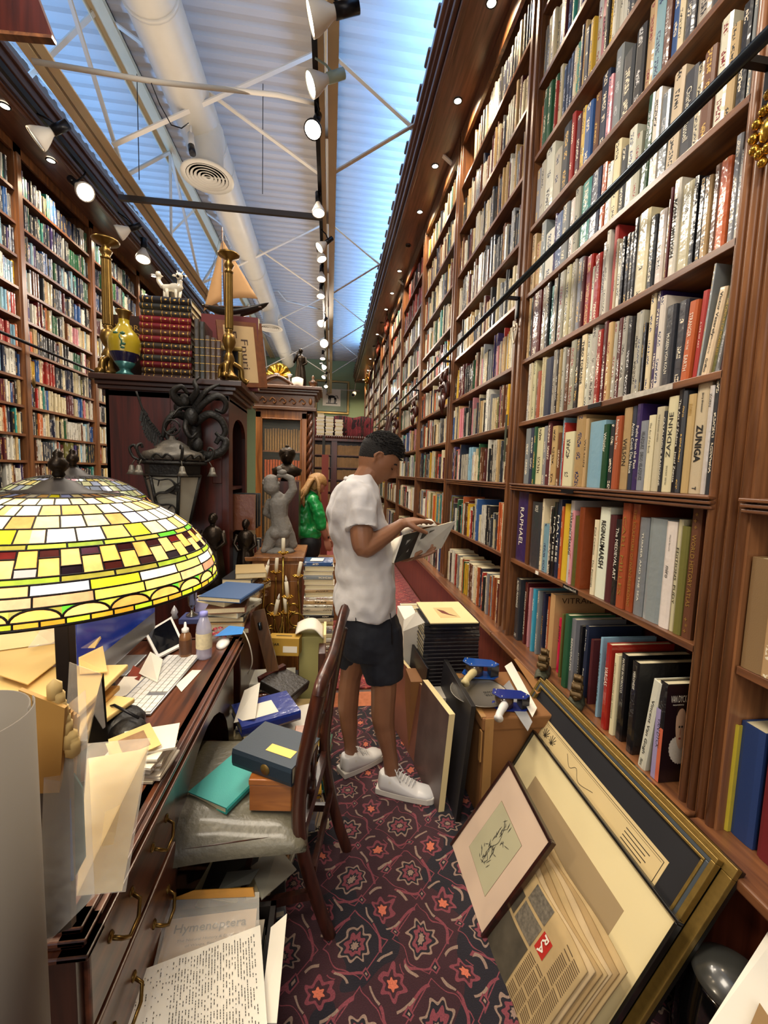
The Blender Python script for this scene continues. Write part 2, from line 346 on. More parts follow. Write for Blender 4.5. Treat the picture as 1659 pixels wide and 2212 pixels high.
t = thing('hanging_shelf', 'dark box with brown wooden edge hanging at the top left corner', 'shelf', at(20, 20, Y=2.0))
pl_ = [at(x, y, Y=2.0) for x, y in ((-70, 50), (0, 64), (112, 75), (60, -60), (-70, -60))]; sl_ = [at(x, y, Y=2.0) for x, y in ((-70, 66), (0, 72), (111, 82), (112, 75), (0, 64), (-70, 50))]
for nm_, q_, mm_ in (('dark_panel', pl_, M_DKW), ('wooden_edge', sl_, M_WALY)): MB().prism([(v.x, v.z) for v in q_], -2.03, -2.0, M=Matrix(((1, 0, 0, 0), (0, 0, -1, 0), (0, 1, 0, 0), (0, 0, 0, 1)))).build(nm_, mm_, t)
MB().tube([(-1.35, 2.015, pl_[2].z), (-1.35, 2.015, 4.9)], .006, 6).build('hanger_rod', M_BLACK, t)
# ---------------------------------------------------------------- right bookcases
ZR = [0.54, 1.045, 1.515, 1.885, 2.255, 2.635, 3.01, 3.395, 3.785, 4.17]   # top face of each shelf
STR = [1.055, 2.525, 3.99, 5.43, 6.99, 8.5, 10.0, 11.5, 13.0, 14.5]        # stile centres
NTH = ['nearest', 'second', 'third', 'fourth', 'fifth', 'sixth', 'seventh', 'eighth', 'ninth', 'tenth', 'eleventh', 'twelfth', 'thirteenth', 'fourteenth']
def fascia(m, x, y0, y1, z, s):
    """moulded shelf nosing"""
    for dz, dx in ((0, 0), (-.013, .012), (-.026, .004), (-.039, -.006)): m.box((x - .012 * s - dx * s if s > 0 else x, y0, z + dz - .012), (x if s > 0 else x + .012 + dx, y1, z + dz))
def bay_right(i, y0, y1, label):
    t = thing('bookcase', label, 'bookcase', (R + .17, (y0 + y1) / 2, 0), group=None)
    MB().box((1.475, y0, .0), (1.50, y1, 4.67)).build('back_panel', M_DKW, t)
    for z in ZR[1:]:
        if abs(z - 1.515) < .01:
            m = MB(); m.box((R + .01, y0, z - .045), (1.475, y1, z)); 
            for k in range(3): m.box((R - .028 + .006 * k, y0 - .02, z - .012 - .015 * k), (R + .012, y1 + .02, z - .001 - .015 * k))
            m.build('shelf', M_WALY, t, bevel=.003)
        else: MB().box((R + .004, y0, z - .024), (1.475, y1, z)).build('shelf', M_WALY, t, bevel=.002)
    MB().box((1.06, y0 - .059, ZR[0] - .035), (1.475, y1 + .059, ZR[0])).build('counter_ledge', M_WALY, t, bevel=.008, seg=3)
    MB().box((1.13, y0 - .059, .0), (1.15, y1 + .059, ZR[0] - .035)).build('lower_panel', M_PANEL, t)
    MB().box((R - .005, y0 - .02, 4.52), (R + .02, y1 + .02, 4.67)).build('frieze', M_WAL, t)
    return t
def stile(t, yc, w=.12, z0=ZR[0], z1=4.67):
    m = MB(); m.box((R, yc - w / 2, z0), (1.475, yc + w / 2, z1))
    for dy in (-.034, .034): m.box((R - .014, yc + dy - .014, z0 + .03), (R, yc + dy + .014, z1 - .02))
    m.build('stile', M_WAL, t, bevel=.002)
ends = STR
for i in range(len(STR) - 1):
    y0 = STR[i] + .06; y1 = STR[i + 1] - .06
    t = bay_right(i, y0, y1, '%s bay of the walnut bookcase on the right wall, from the fluted pilaster' % NTH[i])
    stile(t, STR[i + 1])
    if i > 5: continue
t = bay_right(0, -1.0, .985, 'walnut bookcase bay to the right of the fluted pilaster, cut by the picture edge')
# fluted pilaster
m = MB(); yc = 1.058; w = .135; m.box((R + .004, yc - w / 2, .50), (1.49, yc + w / 2, 4.67))
for k in range(4):
    y_ = yc - w / 2 + .02 + k * .0318; m.tube([(R + .004, y_, .5), (R + .004, y_, 4.67)], .0125, 10)
pl = m.build('fluted_pilaster', wood('pilaster_wood', '6c4429', 'a06c44', 'Z')); tag(pl, 'reddish fluted wooden pilaster at the near end of the right bookcases', 'pilaster')
# cornice with coffered soffit
co = thing('cornice', 'deep moulded wooden cornice with downlights above the right bookcases', 'cornice', (.95, 6, 4.67))
MB().box((.80, -1.5, 4.67), (1.5, 14.9, 4.70)).build('soffit', M_CRN, co)
m = MB()
for dx, z0, z1 in ((0.0, 4.64, 4.70), (-.03, 4.70, 4.75), (-.015, 4.75, 4.79), (-.05, 4.79, 4.84), (-.075, 4.84, 4.90), (-.06, 4.90, 4.94)): m.box((.80 + dx, -1.5, z0), (.84, 14.9, z1))
m.build('moulding', M_CRN, co, bevel=.006)
m = MB(); y = -1.2
while y < 14.8: m.box((.715, y, 4.935), (.80, y + .16, 4.965)); y += .32
m.build('crest', M_CRN, co, bevel=.01)
# recessed downlights
for k, (px, py) in enumerate(((1062, 5), (989, 217), (940, 358), (907, 457), (882, 530), (863, 585), (847, 633), (834, 668), (825, 697), (815, 722), (808, 748), (800, 775), (795, 800), (785, 820))):
    p = at(px, py, Z=4.668); off = k in (4, 8, 10)
    t = thing('downlight', '%s recessed downlight in the right cornice soffit' % NTH[k], 'downlight', p, group='recessed downlights of the right cornice')
    MB().lathe([(.038, .0), (.038, -.006), (.03, -.008), (.03, 0)], p, 16, cap=False).build('trim_ring', M_CHROME, t)
    MB().lathe([(.001, -.003), (.03, -.004)], p, 16).build('bulb_face', M_BRASS if off else M_GLOW, t)
    if not off:
        l = lamp('SPOT', (p.x, p.y, p.z - .02), 70, WARM, .03, aim=(p.x + .12, p.y, 2.0), spot=2.3, blend=.8)
# ladder rail with brackets and hooks
lr = thing('ladder_rail', 'long dark steel ladder rail along the right bookcases', 'rail', (R - .12, 6, 2.62))
MB().tube([(R - .12, -.6, 2.62), (R - .12, 13, 2.62)], .0165, 12).build('rail_pipe', M_CHROME, lr)
for k, y in enumerate([1.05] + STR[1:8]):
    MB().bar((R - .12, y, 2.635), (R + .0, y, 2.635), .02, .018).build('rail_bracket', M_BLACK, lr)
    MB().bar((R - .02, y, 2.64), (R - .02, y, 2.52), .02, .01).build('rail_bracket', M_BLACK, lr)
    if k == 0:
        p = at(1655, 280, X=R - .03); gold = thing('brass_ornament', 'ornate gold keyhole ornament hanging on the fluted pilaster', 'ornament', p)
        m = MB()
        for a in range(10):
            ang = a * 2 * PI / 10; m.ball((p.x, p.y + .032 * math.cos(ang), p.z + .055 * math.sin(ang)), .014, 0, 8)
        m.ball(p, .02, 0, 8, (.5, 1, 1.6)); m.ball((p.x, p.y, p.z - .08), .012, 0, 8); m.ball((p.x, p.y, p.z + .085), .014, 0, 8); m.build('openwork_plate', M_GOLD, gold)
    if k == 1:
        h = thing('heart_ornament', 'pale openwork heart ornament below the rail bracket on the second stile', 'ornament', (R - .03, y, 2.45))
        m = MB(); pts = []
        for a in range(17):
            u = 2 * PI * a / 16; pts.append((R - .03, y + .0022 * 16 * math.sin(u) ** 3, 2.435 + .0042 * (13 * math.cos(u) - 5 * math.cos(2 * u) - 2 * math.cos(3 * u))))
        m.tube(pts, .004, 6); m.tube([(R - .03, y, 2.38), (R - .03, y, 2.50)], .003, 6); m.tube([(R - .03, y - .02, 2.45), (R - .03, y + .02, 2.45)], .003, 6); m.build('heart_frame', mat('pale_metal', 'd8c8b0', .35, .6, var=0), h)
# carved dark masks on stiles
def carved_mask(p, label, s=1.0, m_=None):
    t = thing('carved_mask', label, 'carving', p)
    m = MB(); x, y, z = p
    m.ball((x, y, z), .06 * s, 0, 12, (.6, .8, 1.3)); m.ball((x - .05 * s, y, z - .005), .014 * s, 0, 8, (1, .8, 1.6)); 
    for sy in (-1, 1):
        m.ball((x - .035 * s, y + sy * .022 * s, z + .02 * s), .014 * s, 0, 8); m.tube([(x - .02, y + sy * .03 * s, z + .06 * s), (x - .03, y + sy * .07 * s, z + .10 * s), (x - .02, y + sy * .05 * s, z + .14 * s)], [.016 * s, .012 * s, .005 * s], 8)
        m.tube([(x - .02, y + sy * .04 * s, z - .04 * s), (x - .03, y + sy * .05 * s, z - .1 * s), (x - .02, y + sy * .02 * s, z - .15 * s)], [.016 * s, .014 * s, .006 * s], 8)
    m.tube([(x - .03, y, z - .05 * s), (x - .035, y, z - .12 * s), (x - .02, y, z - .19 * s)], [.03 * s, .022 * s, .004 * s], 8)
    m.build('carving', m_ or M_DKW, t)
carved_mask((R - .05, 3.99, 2.37), 'dark carved grotesque mask below the rail on the third stile', 1.25)
carved_mask((R - .05, 5.43, 2.37), 'dark carved mask below the rail on the fourth stile', 1.1)
carved_mask((R - .05, 6.99, 2.37), 'dark carved mask below the rail on the fifth stile', 1.1)
M_RED = mat('carved_red_wood', '6a3020', .4, var=.3)
carved_mask((R - .06, 8.5, 4.50), 'reddish carved head under the cornice on the sixth stile', 1.2, M_RED)
carved_mask((R - .06, 10.0, 4.50), 'reddish carved head under the cornice on the seventh stile', 1.2, M_RED)
carved_mask((R - .06, 13.0, 4.35), 'gilded carved figure under the cornice near the back wall', 1.5, M_GOLD)
# small shelf labels
def plate(name, label, p, ly, lz, m_, ):
    tag(MB().box((p[0] - .003, p[1] - ly / 2, p[2] - lz / 2), (p[0], p[1] + ly / 2, p[2] + lz / 2)).build(name, m_), label, 'label')
plate('shelf_label', 'shiny clear label strip on the shelf edge under the long black title', (R + .003, 1.42, 1.873), .24, .02, mat('clear_strip', 'd8d4c8', .15, .3, var=.4, vscale=60))
plate('shelf_label', 'black shelf tape on the shelf edge left of the shiny strip', (R + .003, 1.72, 1.873), .09, .018, M_BLACK)
plate('shelf_label', 'black shelf tape on the thick moulded shelf at eye level', (R - .029, 1.83, 1.493), .10, .018, M_BLACK)
plate('shelf_label', 'black shelf tape with white lettering on the second shelf up', (R + .003, 1.80, 1.033), .12, .02, M_BLACK)
text('Artists Folio K-M', frame((R - .0007, 1.80, 1.033), (0, -1, 0), (0, 0, 1)), .10, .011, M_INKW, bpy.data.objects['shelf_label.003'], 'lettering')
plate('shelf_label', 'small cream tag on the second shelf edge up', (R + .003, 2.12, 1.033), .03, .018, M_PAPER)
plate('stile_label', 'tall dark green title strip with gilt letters on the second stile', (R - .016, 2.60, 1.80), .028, .30, mat('green_strip', '3a4030', .4, var=.1))
# ---------------------------------------------------------------- left bookcases
XL = -2.68; ZL = [.57, .82, 1.07, 1.32, 1.567, 1.80, 2.05, 2.29, 2.54, 2.80, 3.05, 3.31, 3.58, 3.85]
STL = [1.90, 3.03, 4.17, 5.28, 6.42, 7.55, 8.7, 9.85, 11.0, 12.15]
for i in range(len(STL) - 1):
    y0, y1 = STL[i] + .045, STL[i + 1] - .045
    t = thing('bookcase', '%s bay of the walnut bookcase along the left wall' % NTH[i], 'bookcase', (XL - .15, (y0 + y1) / 2, 0))
    MB().box((-3.03, y0, 0), (-3.01, y1, 4.2)).build('back_panel', M_DKW, t)
    for z in ZL: MB().box((-3.01, y0, z - .022), (XL - .003, y1, z)).build('shelf', M_WALY, t)
    m = MB().box((-3.01, y1, 0), (XL, y1 + .09, 4.25)); m.box((XL, y1 + .02, .3), (XL + .012, y1 + .07, 4.15)); m.build('stile', M_WAL, t)
    m = MB().box((XL - .02, y0, 4.14), (XL, y1 + .09, 4.25)); m.build('frieze', M_WAL, t)
lc = thing('cornice', 'moulded dark cornice above the left bookcases', 'cornice', (-2.45, 6, 4.2))
m = MB(); m.box((-3.04, 1.5, 4.22), (-2.36, 12.2, 4.25))
for dx, z0, z1 in ((0, 4.19, 4.24), (.03, 4.24, 4.30), (.015, 4.30, 4.35), (.06, 4.35, 4.42), (.08, 4.42, 4.46)): m.box((-2.42, 1.5, z0), (-2.38 + dx, 12.2, z1))
m.build('moulding', M_CRN, lc, bevel=.006)
MB().box((-2.30, 1.5, 4.22), (-2.27, 12.2, 4.27)).build('light_track', M_BLACK, lc)
tag(MB().tube([(XL + .10, 2.2, 2.56), (XL + .10, 9, 2.56)], .013, 10).build('ladder_rail', M_BLACK), 'dark ladder rail along the left bookcases', 'rail')
t = MB().ball((XL + .05, 4.17, 2.27), .03, 0, 8, (.3, .8, 2)); tag(t.build('rail_ornament', M_BRASS), 'small brass ornament under the left ladder rail', 'ornament')
for k, (px, py) in enumerate(((10, 228), (110, 346), (332, 596))):
    p = at(px, py, Z=4.216)
    t = thing('downlight', '%s recessed downlight in the left cornice soffit' % NTH[k], 'downlight', p)
    MB().lathe([(.001, -.003), (.032, -.004)], p, 16).build('bulb_face', M_GLOW, t); MB().lathe([(.04, .0), (.04, -.006), (.03, -.008)], p, 16, cap=False).build('trim_ring', M_CHROME, t)
for y in (2.6, 3.6, 4.6, 5.6, 6.7, 7.8, 9.2, 10.6): lamp('SPOT', (-2.5, y, 4.16), 60, WARM, .03, aim=(-2.6, y, 2.0), spot=2.4, blend=.8)

# ---------------------------------------------------------------- spotlights
def spot(label, p, d, s=1.0, glow=None, cap=M_BLACK, shell=None, up=None, energy=0, group=None, mount=None):
    """PAR head: flared shell, lit face, black socket, yoke"""
    p = Vector(p); d = Vector(d).normalized(); q = d.to_track_quat('Z', 'Y').to_matrix().to_4x4()
    t = thing('spotlight', label, 'spotlight', p, group=group)
    MB().lathe([(.022 * s, -.13 * s), (.024 * s, -.10 * s), (.045 * s, -.06 * s), (.062 * s, -.02 * s), (.066 * s, 0), (.066 * s, .006 * s), (.058 * s, .004 * s)], p, 20, M=q.to_3x3(), cap=False).build('reflector', shell or M_WHITE, t)
    MB().lathe([(.001, .002 * s), (.06 * s, -.001)], p, 20, M=q.to_3x3()).build('lamp_glass', glow or M_GLOW, t)
    b = p - d * .13 * s; MB().tube([b + d * .02 * s, b - d * .09 * s], .028 * s, 14).build('socket', cap, t)
    mnt = Vector(mount) if mount else p + Vector((0, 0, .2))
    MB().tube([b - d * .03 * s, (b + mnt) / 2 + Vector((.02, 0, .02)), mnt], .007, 6).build('yoke', cap, t)
    if energy: lamp('SPOT', p + d * .02, energy, WHITE, .04, aim=p + d, spot=1.9, blend=.7)
    return t
tk = thing('light_track', 'black light track mounted under the cream truss above the aisle', 'light track', (-.14, 6, 4.2))
MB().box((-.165, -1, 4.21), (-.13, 14.5, 4.245)).build('track_bar', M_BLACK, tk)
for y in (0, 3, 6, 9, 12): MB().box((-.155, y, 4.245), (-.14, y + .02, 4.31)).build('track_hanger', M_BLACK, tk)
TY = lambda py: at(700, py, Z=4.1).y
specs = [(672, 38, (-.9, .05, -.3), 1.25, 'first', 1), (672, 182, (-.8, -.1, -.45), 1.1, 'second', 1), (676, 280, (-.15, -.5, -.85), 1.0, 'third', 1), (688, 460, (.05, -.2, -1), .95, 'fourth', 1),
         (690, 535, (-.6, -.2, -.6), .9, 'fifth', 0), (695, 560, (.3, -.2, -.9), .9, 'sixth', 1), (694, 603, (0, -.3, -1), .9, 'seventh', 0), (693, 640, (0, -.3, -1), .9, 'eighth', 1), (692, 700, (-.5, -.5, -.7), .9, 'ninth', 0),
         (700, 742, (.0, -.9, -.35), 1.3, 'tenth', 1), (697, 775, (0, -.3, -1), .9, 'eleventh', 0), (701, 795, (.5, -.4, -.7), .9, 'twelfth', 0), (699, 815, (-.4, -.4, -.7), .9, 'thirteenth', 1), (704, 835, (0, -.5, -.7), .9, 'fourteenth', 0)]
for k, (px, py, d, s, nm, e) in enumerate(specs):
    p = at(px, py, Z=4.02 if k > 1 else 4.05)
    spot('%s spotlight along the aisle track, %s' % (nm, 'with a glaring cool white face' if k == 1 else 'glowing white'), p, d, s, M_GLOWC if k == 1 else M_GLOW,
         cap=mat('pale_socket', '9fb0a0', .5, var=.05) if k == 1 else M_BLACK, shell=M_BLACK if k in (2,) else None, energy=45 if e else 0, mount=(-.147, p.y, 4.21))
for k, (px, py, d, s, nm, lit) in enumerate(((78, 300, (-.75, -.2, -.65), 1.2, 'nearest', 0), (184, 415, (.55, -.35, -.5), 1.2, 'second', 1), (256, 503, (-.8, -.2, -.5), 1.1, 'third', 0), (309, 560, (0.05, -.3, -1), 1.25, 'fourth', 1))):
    p = at(px, py, X=-2.24)
    spot('%s black spotlight hanging from the left cornice track' % nm, p, d, s, M_GLOW if lit else mat('dull_lens', 'd8dcd0', .3, var=.05, emis='ffffff', estr=.4), energy=40 if lit else 0, mount=(-2.285, p.y + .1, 4.22))
# ---------------------------------------------------------------- back of the shop
t = thing('framed_picture', 'gold framed print of a horse on the sage green back wall', 'picture', (.2, 15.2, 3.8))
def picture_frame(t, x0, x1, z0, z1, y, fw, fm, dep=.05):
    m = MB(); m.box((x0, y - dep, z0), (x1, y, z0 + fw)); m.box((x0, y - dep, z1 - fw), (x1, y, z1)); m.box((x0, y - dep, z0 + fw), (x0 + fw, y, z1 - fw)); m.box((x1 - fw, y - dep, z0 + fw), (x1, y, z1 - fw)); m.build('frame', fm, t, bevel=.01)
a, b = at(680, 892, Y=15.2), at(755, 824, Y=15.2)
picture_frame(t, a.x, b.x, a.z, b.z, 15.22, .09, mat('gilt_wood', 'a58548', .4, .5, var=.3))
MB().box((a.x + .06, 15.17, a.z + .06), (b.x - .06, 15.19, b.z - .06)).build('mat_board', mat('grey_green_mat', '8d9880', .7, var=.03), t)
c, d = at(697, 876, Y=15.18), at(736, 842, Y=15.18)
MB().box((c.x, 15.155, c.z), (d.x, 15.168, d.z)).build('print', M_PAPER, t)
m = MB(); X = lambda x, z: (c.x + x * (d.x - c.x), 15.15, c.z + z * (d.z - c.z))
m.ball(X(.5, .55), .06, 0, 10, (2.1, .1, .8)); m.tube([X(.33, .58), X(.22, .7), X(.17, .62)], [.05, .035, .02], 8, flat=.2)
for q in (.34, .42, .66, .72): m.tube([X(q, .5), X(q + .02, .33), X(q - .02, .16)], [.03, .015, .012], 6)
m.tube([X(.7, .6), X(.8, .62), X(.86, .45)], .012, 6); m.box((X(.18, 0)[0], 15.148, X(0, .12)[2]), (X(.82, 0)[0], 15.154, X(0, .16)[2])); m.build('horse_drawing', M_INK, t)
tag(MB().tube([(-.9, 15.2, 4.45), (1.0, 15.2, 4.45)], .035, 8).build('conduit', M_WHITE), 'white pipe across the green back wall above the picture', 'pipe')
t = thing('security_camera', 'white bullet security camera at the far end of the right cornice', 'camera', at(762, 850, Y=14.6))
MB().tube([(.83, 14.8, 4.68), at(765, 848, Y=14.75)], .012, 6).build('stem', M_WHITE, t); MB().tube([at(766, 849, Y=14.8), at(763, 853, Y=14.4)], .07, 10).build('body', M_WHITE, t); MB().tube([at(763.4, 852.5, Y=14.42), at(762.6, 853.4, Y=14.36)], .05, 10).build('lens', M_BLACK, t)
# ================================================================ books
rnd = random.Random(7)
CC = dict(c='ddcfa8', w='e0dccc', t='c2a470', k='17161a', g='868a8e', d='34373d', n='1b2540', b='2b5590', l='86b0c2', r='a3261d', m='541519', o='c4602a', y='d6ac28',
          v='1c5230', a='2c877c', p='38275f', i='d38b92', u='653a20', h='b4ae9c', s='676329', j='96461f')
WORD = dict(c='cream', w='white', t='tan', k='black', g='grey', d='charcoal', n='navy', b='blue', l='pale blue', r='red', m='maroon', o='orange', y='yellow', v='green', a='teal', p='purple', i='pink', u='brown', h='silvery', s='olive', j='rust')
POOL = 'ccccwwwwtthhhggddkkknnblrmmouuvajspiyhwckdc'
def book_mat(name, gloss):
    m = bpy.data.materials.new(name); m.use_nodes = True; N = m.node_tree.nodes; L = m.node_tree.links; b = N['Principled BSDF']
    ca = N.new('ShaderNodeVertexColor'); ca.layer_name = 'Col'; ia = N.new('ShaderNodeVertexColor'); ia.layer_name = 'Ink'
    uv = N.new('ShaderNodeUVMap'); sp = N.new('ShaderNodeSeparateXYZ'); L.new(uv.outputs[0], sp.inputs[0])
    def val(op, a, c=None):
        n = N.new('ShaderNodeMath'); n.operation = op
        for i, v in enumerate((a, c)):
            if v is None: continue
            if isinstance(v, (int, float)): n.inputs[i].default_value = v
            else: L.new(v, n.inputs[i])
        return n.outputs[0]
    u, v = sp.outputs[0], sp.outputs[1]
    cb = N.new('ShaderNodeCombineXYZ'); L.new(val('MULTIPLY', u, 5.0), cb.inputs[0]); L.new(val('MULTIPLY', v, 170.0), cb.inputs[1])
    n1 = N.new('ShaderNodeTexNoise'); n1.noise_dimensions = '2D'; n1.inputs['Scale'].default_value = 1.0; n1.inputs['Detail'].default_value = 0; L.new(cb.outputs[0], n1.inputs['Vector'])
    n2 = N.new('ShaderNodeTexNoise'); n2.noise_dimensions = '1D'; n2.inputs['Scale'].default_value = 11.0; n2.inputs['Detail'].default_value = 0; L.new(v, n2.inputs['W'])
    k = val('MULTIPLY', val('GREATER_THAN', n1.outputs['Fac'], 0.5), val('GREATER_THAN', n2.outputs['Fac'], 0.5))
    k = val('MULTIPLY', k, val('LESS_THAN', val('ABSOLUTE', val('SUBTRACT', u, 0.5)), 0.2))
    mx = N.new('ShaderNodeMix'); mx.data_type = 'RGBA'; L.new(k, mx.inputs[0]); L.new(ca.outputs[0], mx.inputs[6]); L.new(ia.outputs[0], mx.inputs[7])
    L.new(mx.outputs[2], b.inputs['Base Color'])
    tc = N.new('ShaderNodeTexCoord'); n3 = N.new('ShaderNodeTexNoise'); n3.inputs['Scale'].default_value = 35 if gloss else 300; L.new(tc.outputs['Object'], n3.inputs['Vector'])
    bp = N.new('ShaderNodeBump'); bp.inputs['Strength'].default_value = 0.5 if gloss else 0.15; bp.inputs['Distance'].default_value = 0.004; L.new(n3.outputs['Fac'], bp.inputs['Height'])
    if gloss: L.new(bp.outputs['Normal'], b.inputs['Coat Normal'])
    L.new(bp.outputs['Normal'], b.inputs['Normal'])
    b.inputs['Roughness'].default_value = 0.35 if gloss else 0.6; b.inputs['Coat Weight'].default_value = 1.0 if gloss else 0.15; b.inputs['Coat Roughness'].default_value = 0.08 if gloss else 0.3
    return m
BK_M, BK_G = book_mat('book_cloth', False), book_mat('book_jacket_film', True)
BK_P = mat('page_block', 'd8cba6', 0.8, var=0.12, vscale=200)
def ink_for(c):
    L_ = sum(C(c)[:3]) / 3
    if L_ > .3: return C(rnd.choice(['26201a', '26201a', '26201a', '8a2018', '20305a']))
    return C(rnd.choice(['e8dcc0', 'e8dcc0', 'd0a850', 'c8c8c8']))
def vary(c):
    r = C(c); k = rnd.uniform(.75, 1.12); return tuple(min(1, x * k * rnd.uniform(.95, 1.05)) for x in r[:3]) + (1,)
def attrs(me, col, ink, spine, t, h, seed):
    """face colours and spine text coordinates; spine = set of face indices"""
    n = len(me.loops); a = me.color_attributes.new('Col', 'FLOAT_COLOR', 'CORNER'); a.data.foreach_set('color', list(col) * n)
    a = me.color_attributes.new('Ink', 'FLOAT_COLOR', 'CORNER'); a.data.foreach_set('color', list(ink) * n)
    uv = me.uv_layers.new(name='UVMap')
    for p in me.polygons:
        for li in p.loop_indices:
            co = me.vertices[me.loops[li].vertex_index].co
            uv.data[li].uv = (co.y / t + .5, co.z + seed) if p.index in spine else (9, 0)
def make_book(label, loc, t, h, d=.22, col='c', gloss=None, rot=None, group='art books in the nearest right-hand bay', title=None, ink=None, up=False, tfrac=.6, tsize=.5, name='book', parent=None, tpos=.5, plain=False, bold=.0, cat='book', kids_=()):
    """book standing with its spine at local x=0 facing -x"""
    c = CC.get(col, col); o = MB(); b = min(.003, t * .25); rr = min(.004, t * .3)
    prof = [(d, -t / 2), (rr, -t / 2), (0, -.28 * t), (0, .28 * t), (rr, t / 2), (d, t / 2), (d, t / 2 - b), (rr + .003, t / 2 - b), (rr + .003, -t / 2 + b), (d, -t / 2 + b)]
    prof = [(x, -y) for x, y in prof]
    o.prism(prof[::-1] if False else prof, 0, h)
    gl = gloss if gloss is not None else (rnd.random() < .45)
    ob = o.build(name, BK_G if gl else BK_M)
    vc = vary(c); attrs(ob.data, vc, vc if (title or plain) else ink_for(c), {3, 4, 5}, t, h, rnd.random() * 40)
    pg = MB().box((rr + .003, -t / 2 + b, .003), (d - .004, t / 2 - b, h - .004)).build('page_block', BK_P, ob, world=False)
    if title:
        items = title if isinstance(title, list) else [(title, tpos, tfrac, tsize, ink, up)]
        for tx, tp, tf, ts, ik, u_ in items:
            m_ = {None: M_INK, 'w': M_INKW, 'g': M_INKG, 'r': M_INKR}.get(ik, ik)
            z = h * (1 - tp)
            M = frame((-.0009, 0, z), (0, 0, 1) if u_ else (0, 0, -1), (0, 1, 0) if u_ else (0, -1, 0))
            tt = text(tx, M, h * tf, t * ts, m_, bold=bold); tt.parent = ob
    ob.location = loc
    if rot is not None: ob.rotation_euler = rot
    tag(ob, label, cat, group); return ob
ROWN = ['ledge', 'shelf under eye level', 'thick moulded shelf', 'shelf above the moulded one', '5th shelf up', '6th shelf up', '7th shelf up', '8th shelf up', '9th shelf up', 'top shelf']
ORD = ['1st', '2nd', '3rd', '4th', '5th', '6th', '7th', '8th', '9th', '10th', '11th', '12th', '13th', '14th', '15th', '16th', '17th', '18th', '19th', '20th', '21st', '22nd', '23rd'] + ['%dth' % k for k in range(24, 31)] + ['31st', '32nd', '33rd'] + ['%dth' % k for k in range(34, 41)] + ['41st', '42nd', '43rd'] + ['%dth' % k for k in range(44, 60)]
def blabel(c, t, h, zi, n, extra=''):
    th = 'thin' if t < .014 else 'thick' if t > .035 else 'plain'
    return '%s %s book%s, %s from pilaster, %s' % (th, WORD.get(c, 'coloured'), extra, ORD[n], ROWN[zi])
def row(zi, ox, oy, s, line, spec):
    """spec: right-to-left list of (x of the right edge, x of the left edge, y of the top or 0, colour, extras); pixels of a crop; line: the shelf edge"""
    (xa, ya), (xb, yb) = line; out = []; z0 = ZR[zi]
    for n, e in enumerate(spec):
        xr, xl, yt, c = e[:4]; kw = e[4] if len(e) > 4 else {}
        f_ = lambda x: ya + (yb - ya) * (x - xa) / (xb - xa)
        yr, yl = at(ox + xr / s, oy + f_(xr) / s, X=R + .015).y, at(ox + xl / s, oy + f_(xl) / s, X=R + .015).y
        t = max(.006, yl - yr - .0012); xm = (xl + xr) / 2
        lean = kw.pop('lean', 0)
        h = at(ox + (xm + kw.pop('dx', 0)) / s, oy + yt / s, X=R + .015).z - z0 if yt else rnd.uniform(.24, min(.335, ZR[min(zi + 1, 9)] - z0 - .03) if zi < 9 else .27)
        h = max(.16, min(h, .46 if zi == 1 else .345)); dd = rnd.uniform(.2, .26)
        nm = kw.pop('say', ''); side = ' near half' if ox + xm / s > 1300 else ' far half'
        make_book(blabel(c, t, h, zi, n, nm) + (side if zi in (3, 4) and not nm else ''), (R + .012 + rnd.random() * .012, (yl + yr) / 2, z0 + .001), t, h, dd, c, rot=(lean, 0, 0) if lean else None, **kw)
T = lambda s_, **k: dict(title=s_, say=' titled ' + ' '.join(s_.split()[:2]) if k.pop('big', 1) else ' with small title', **k)
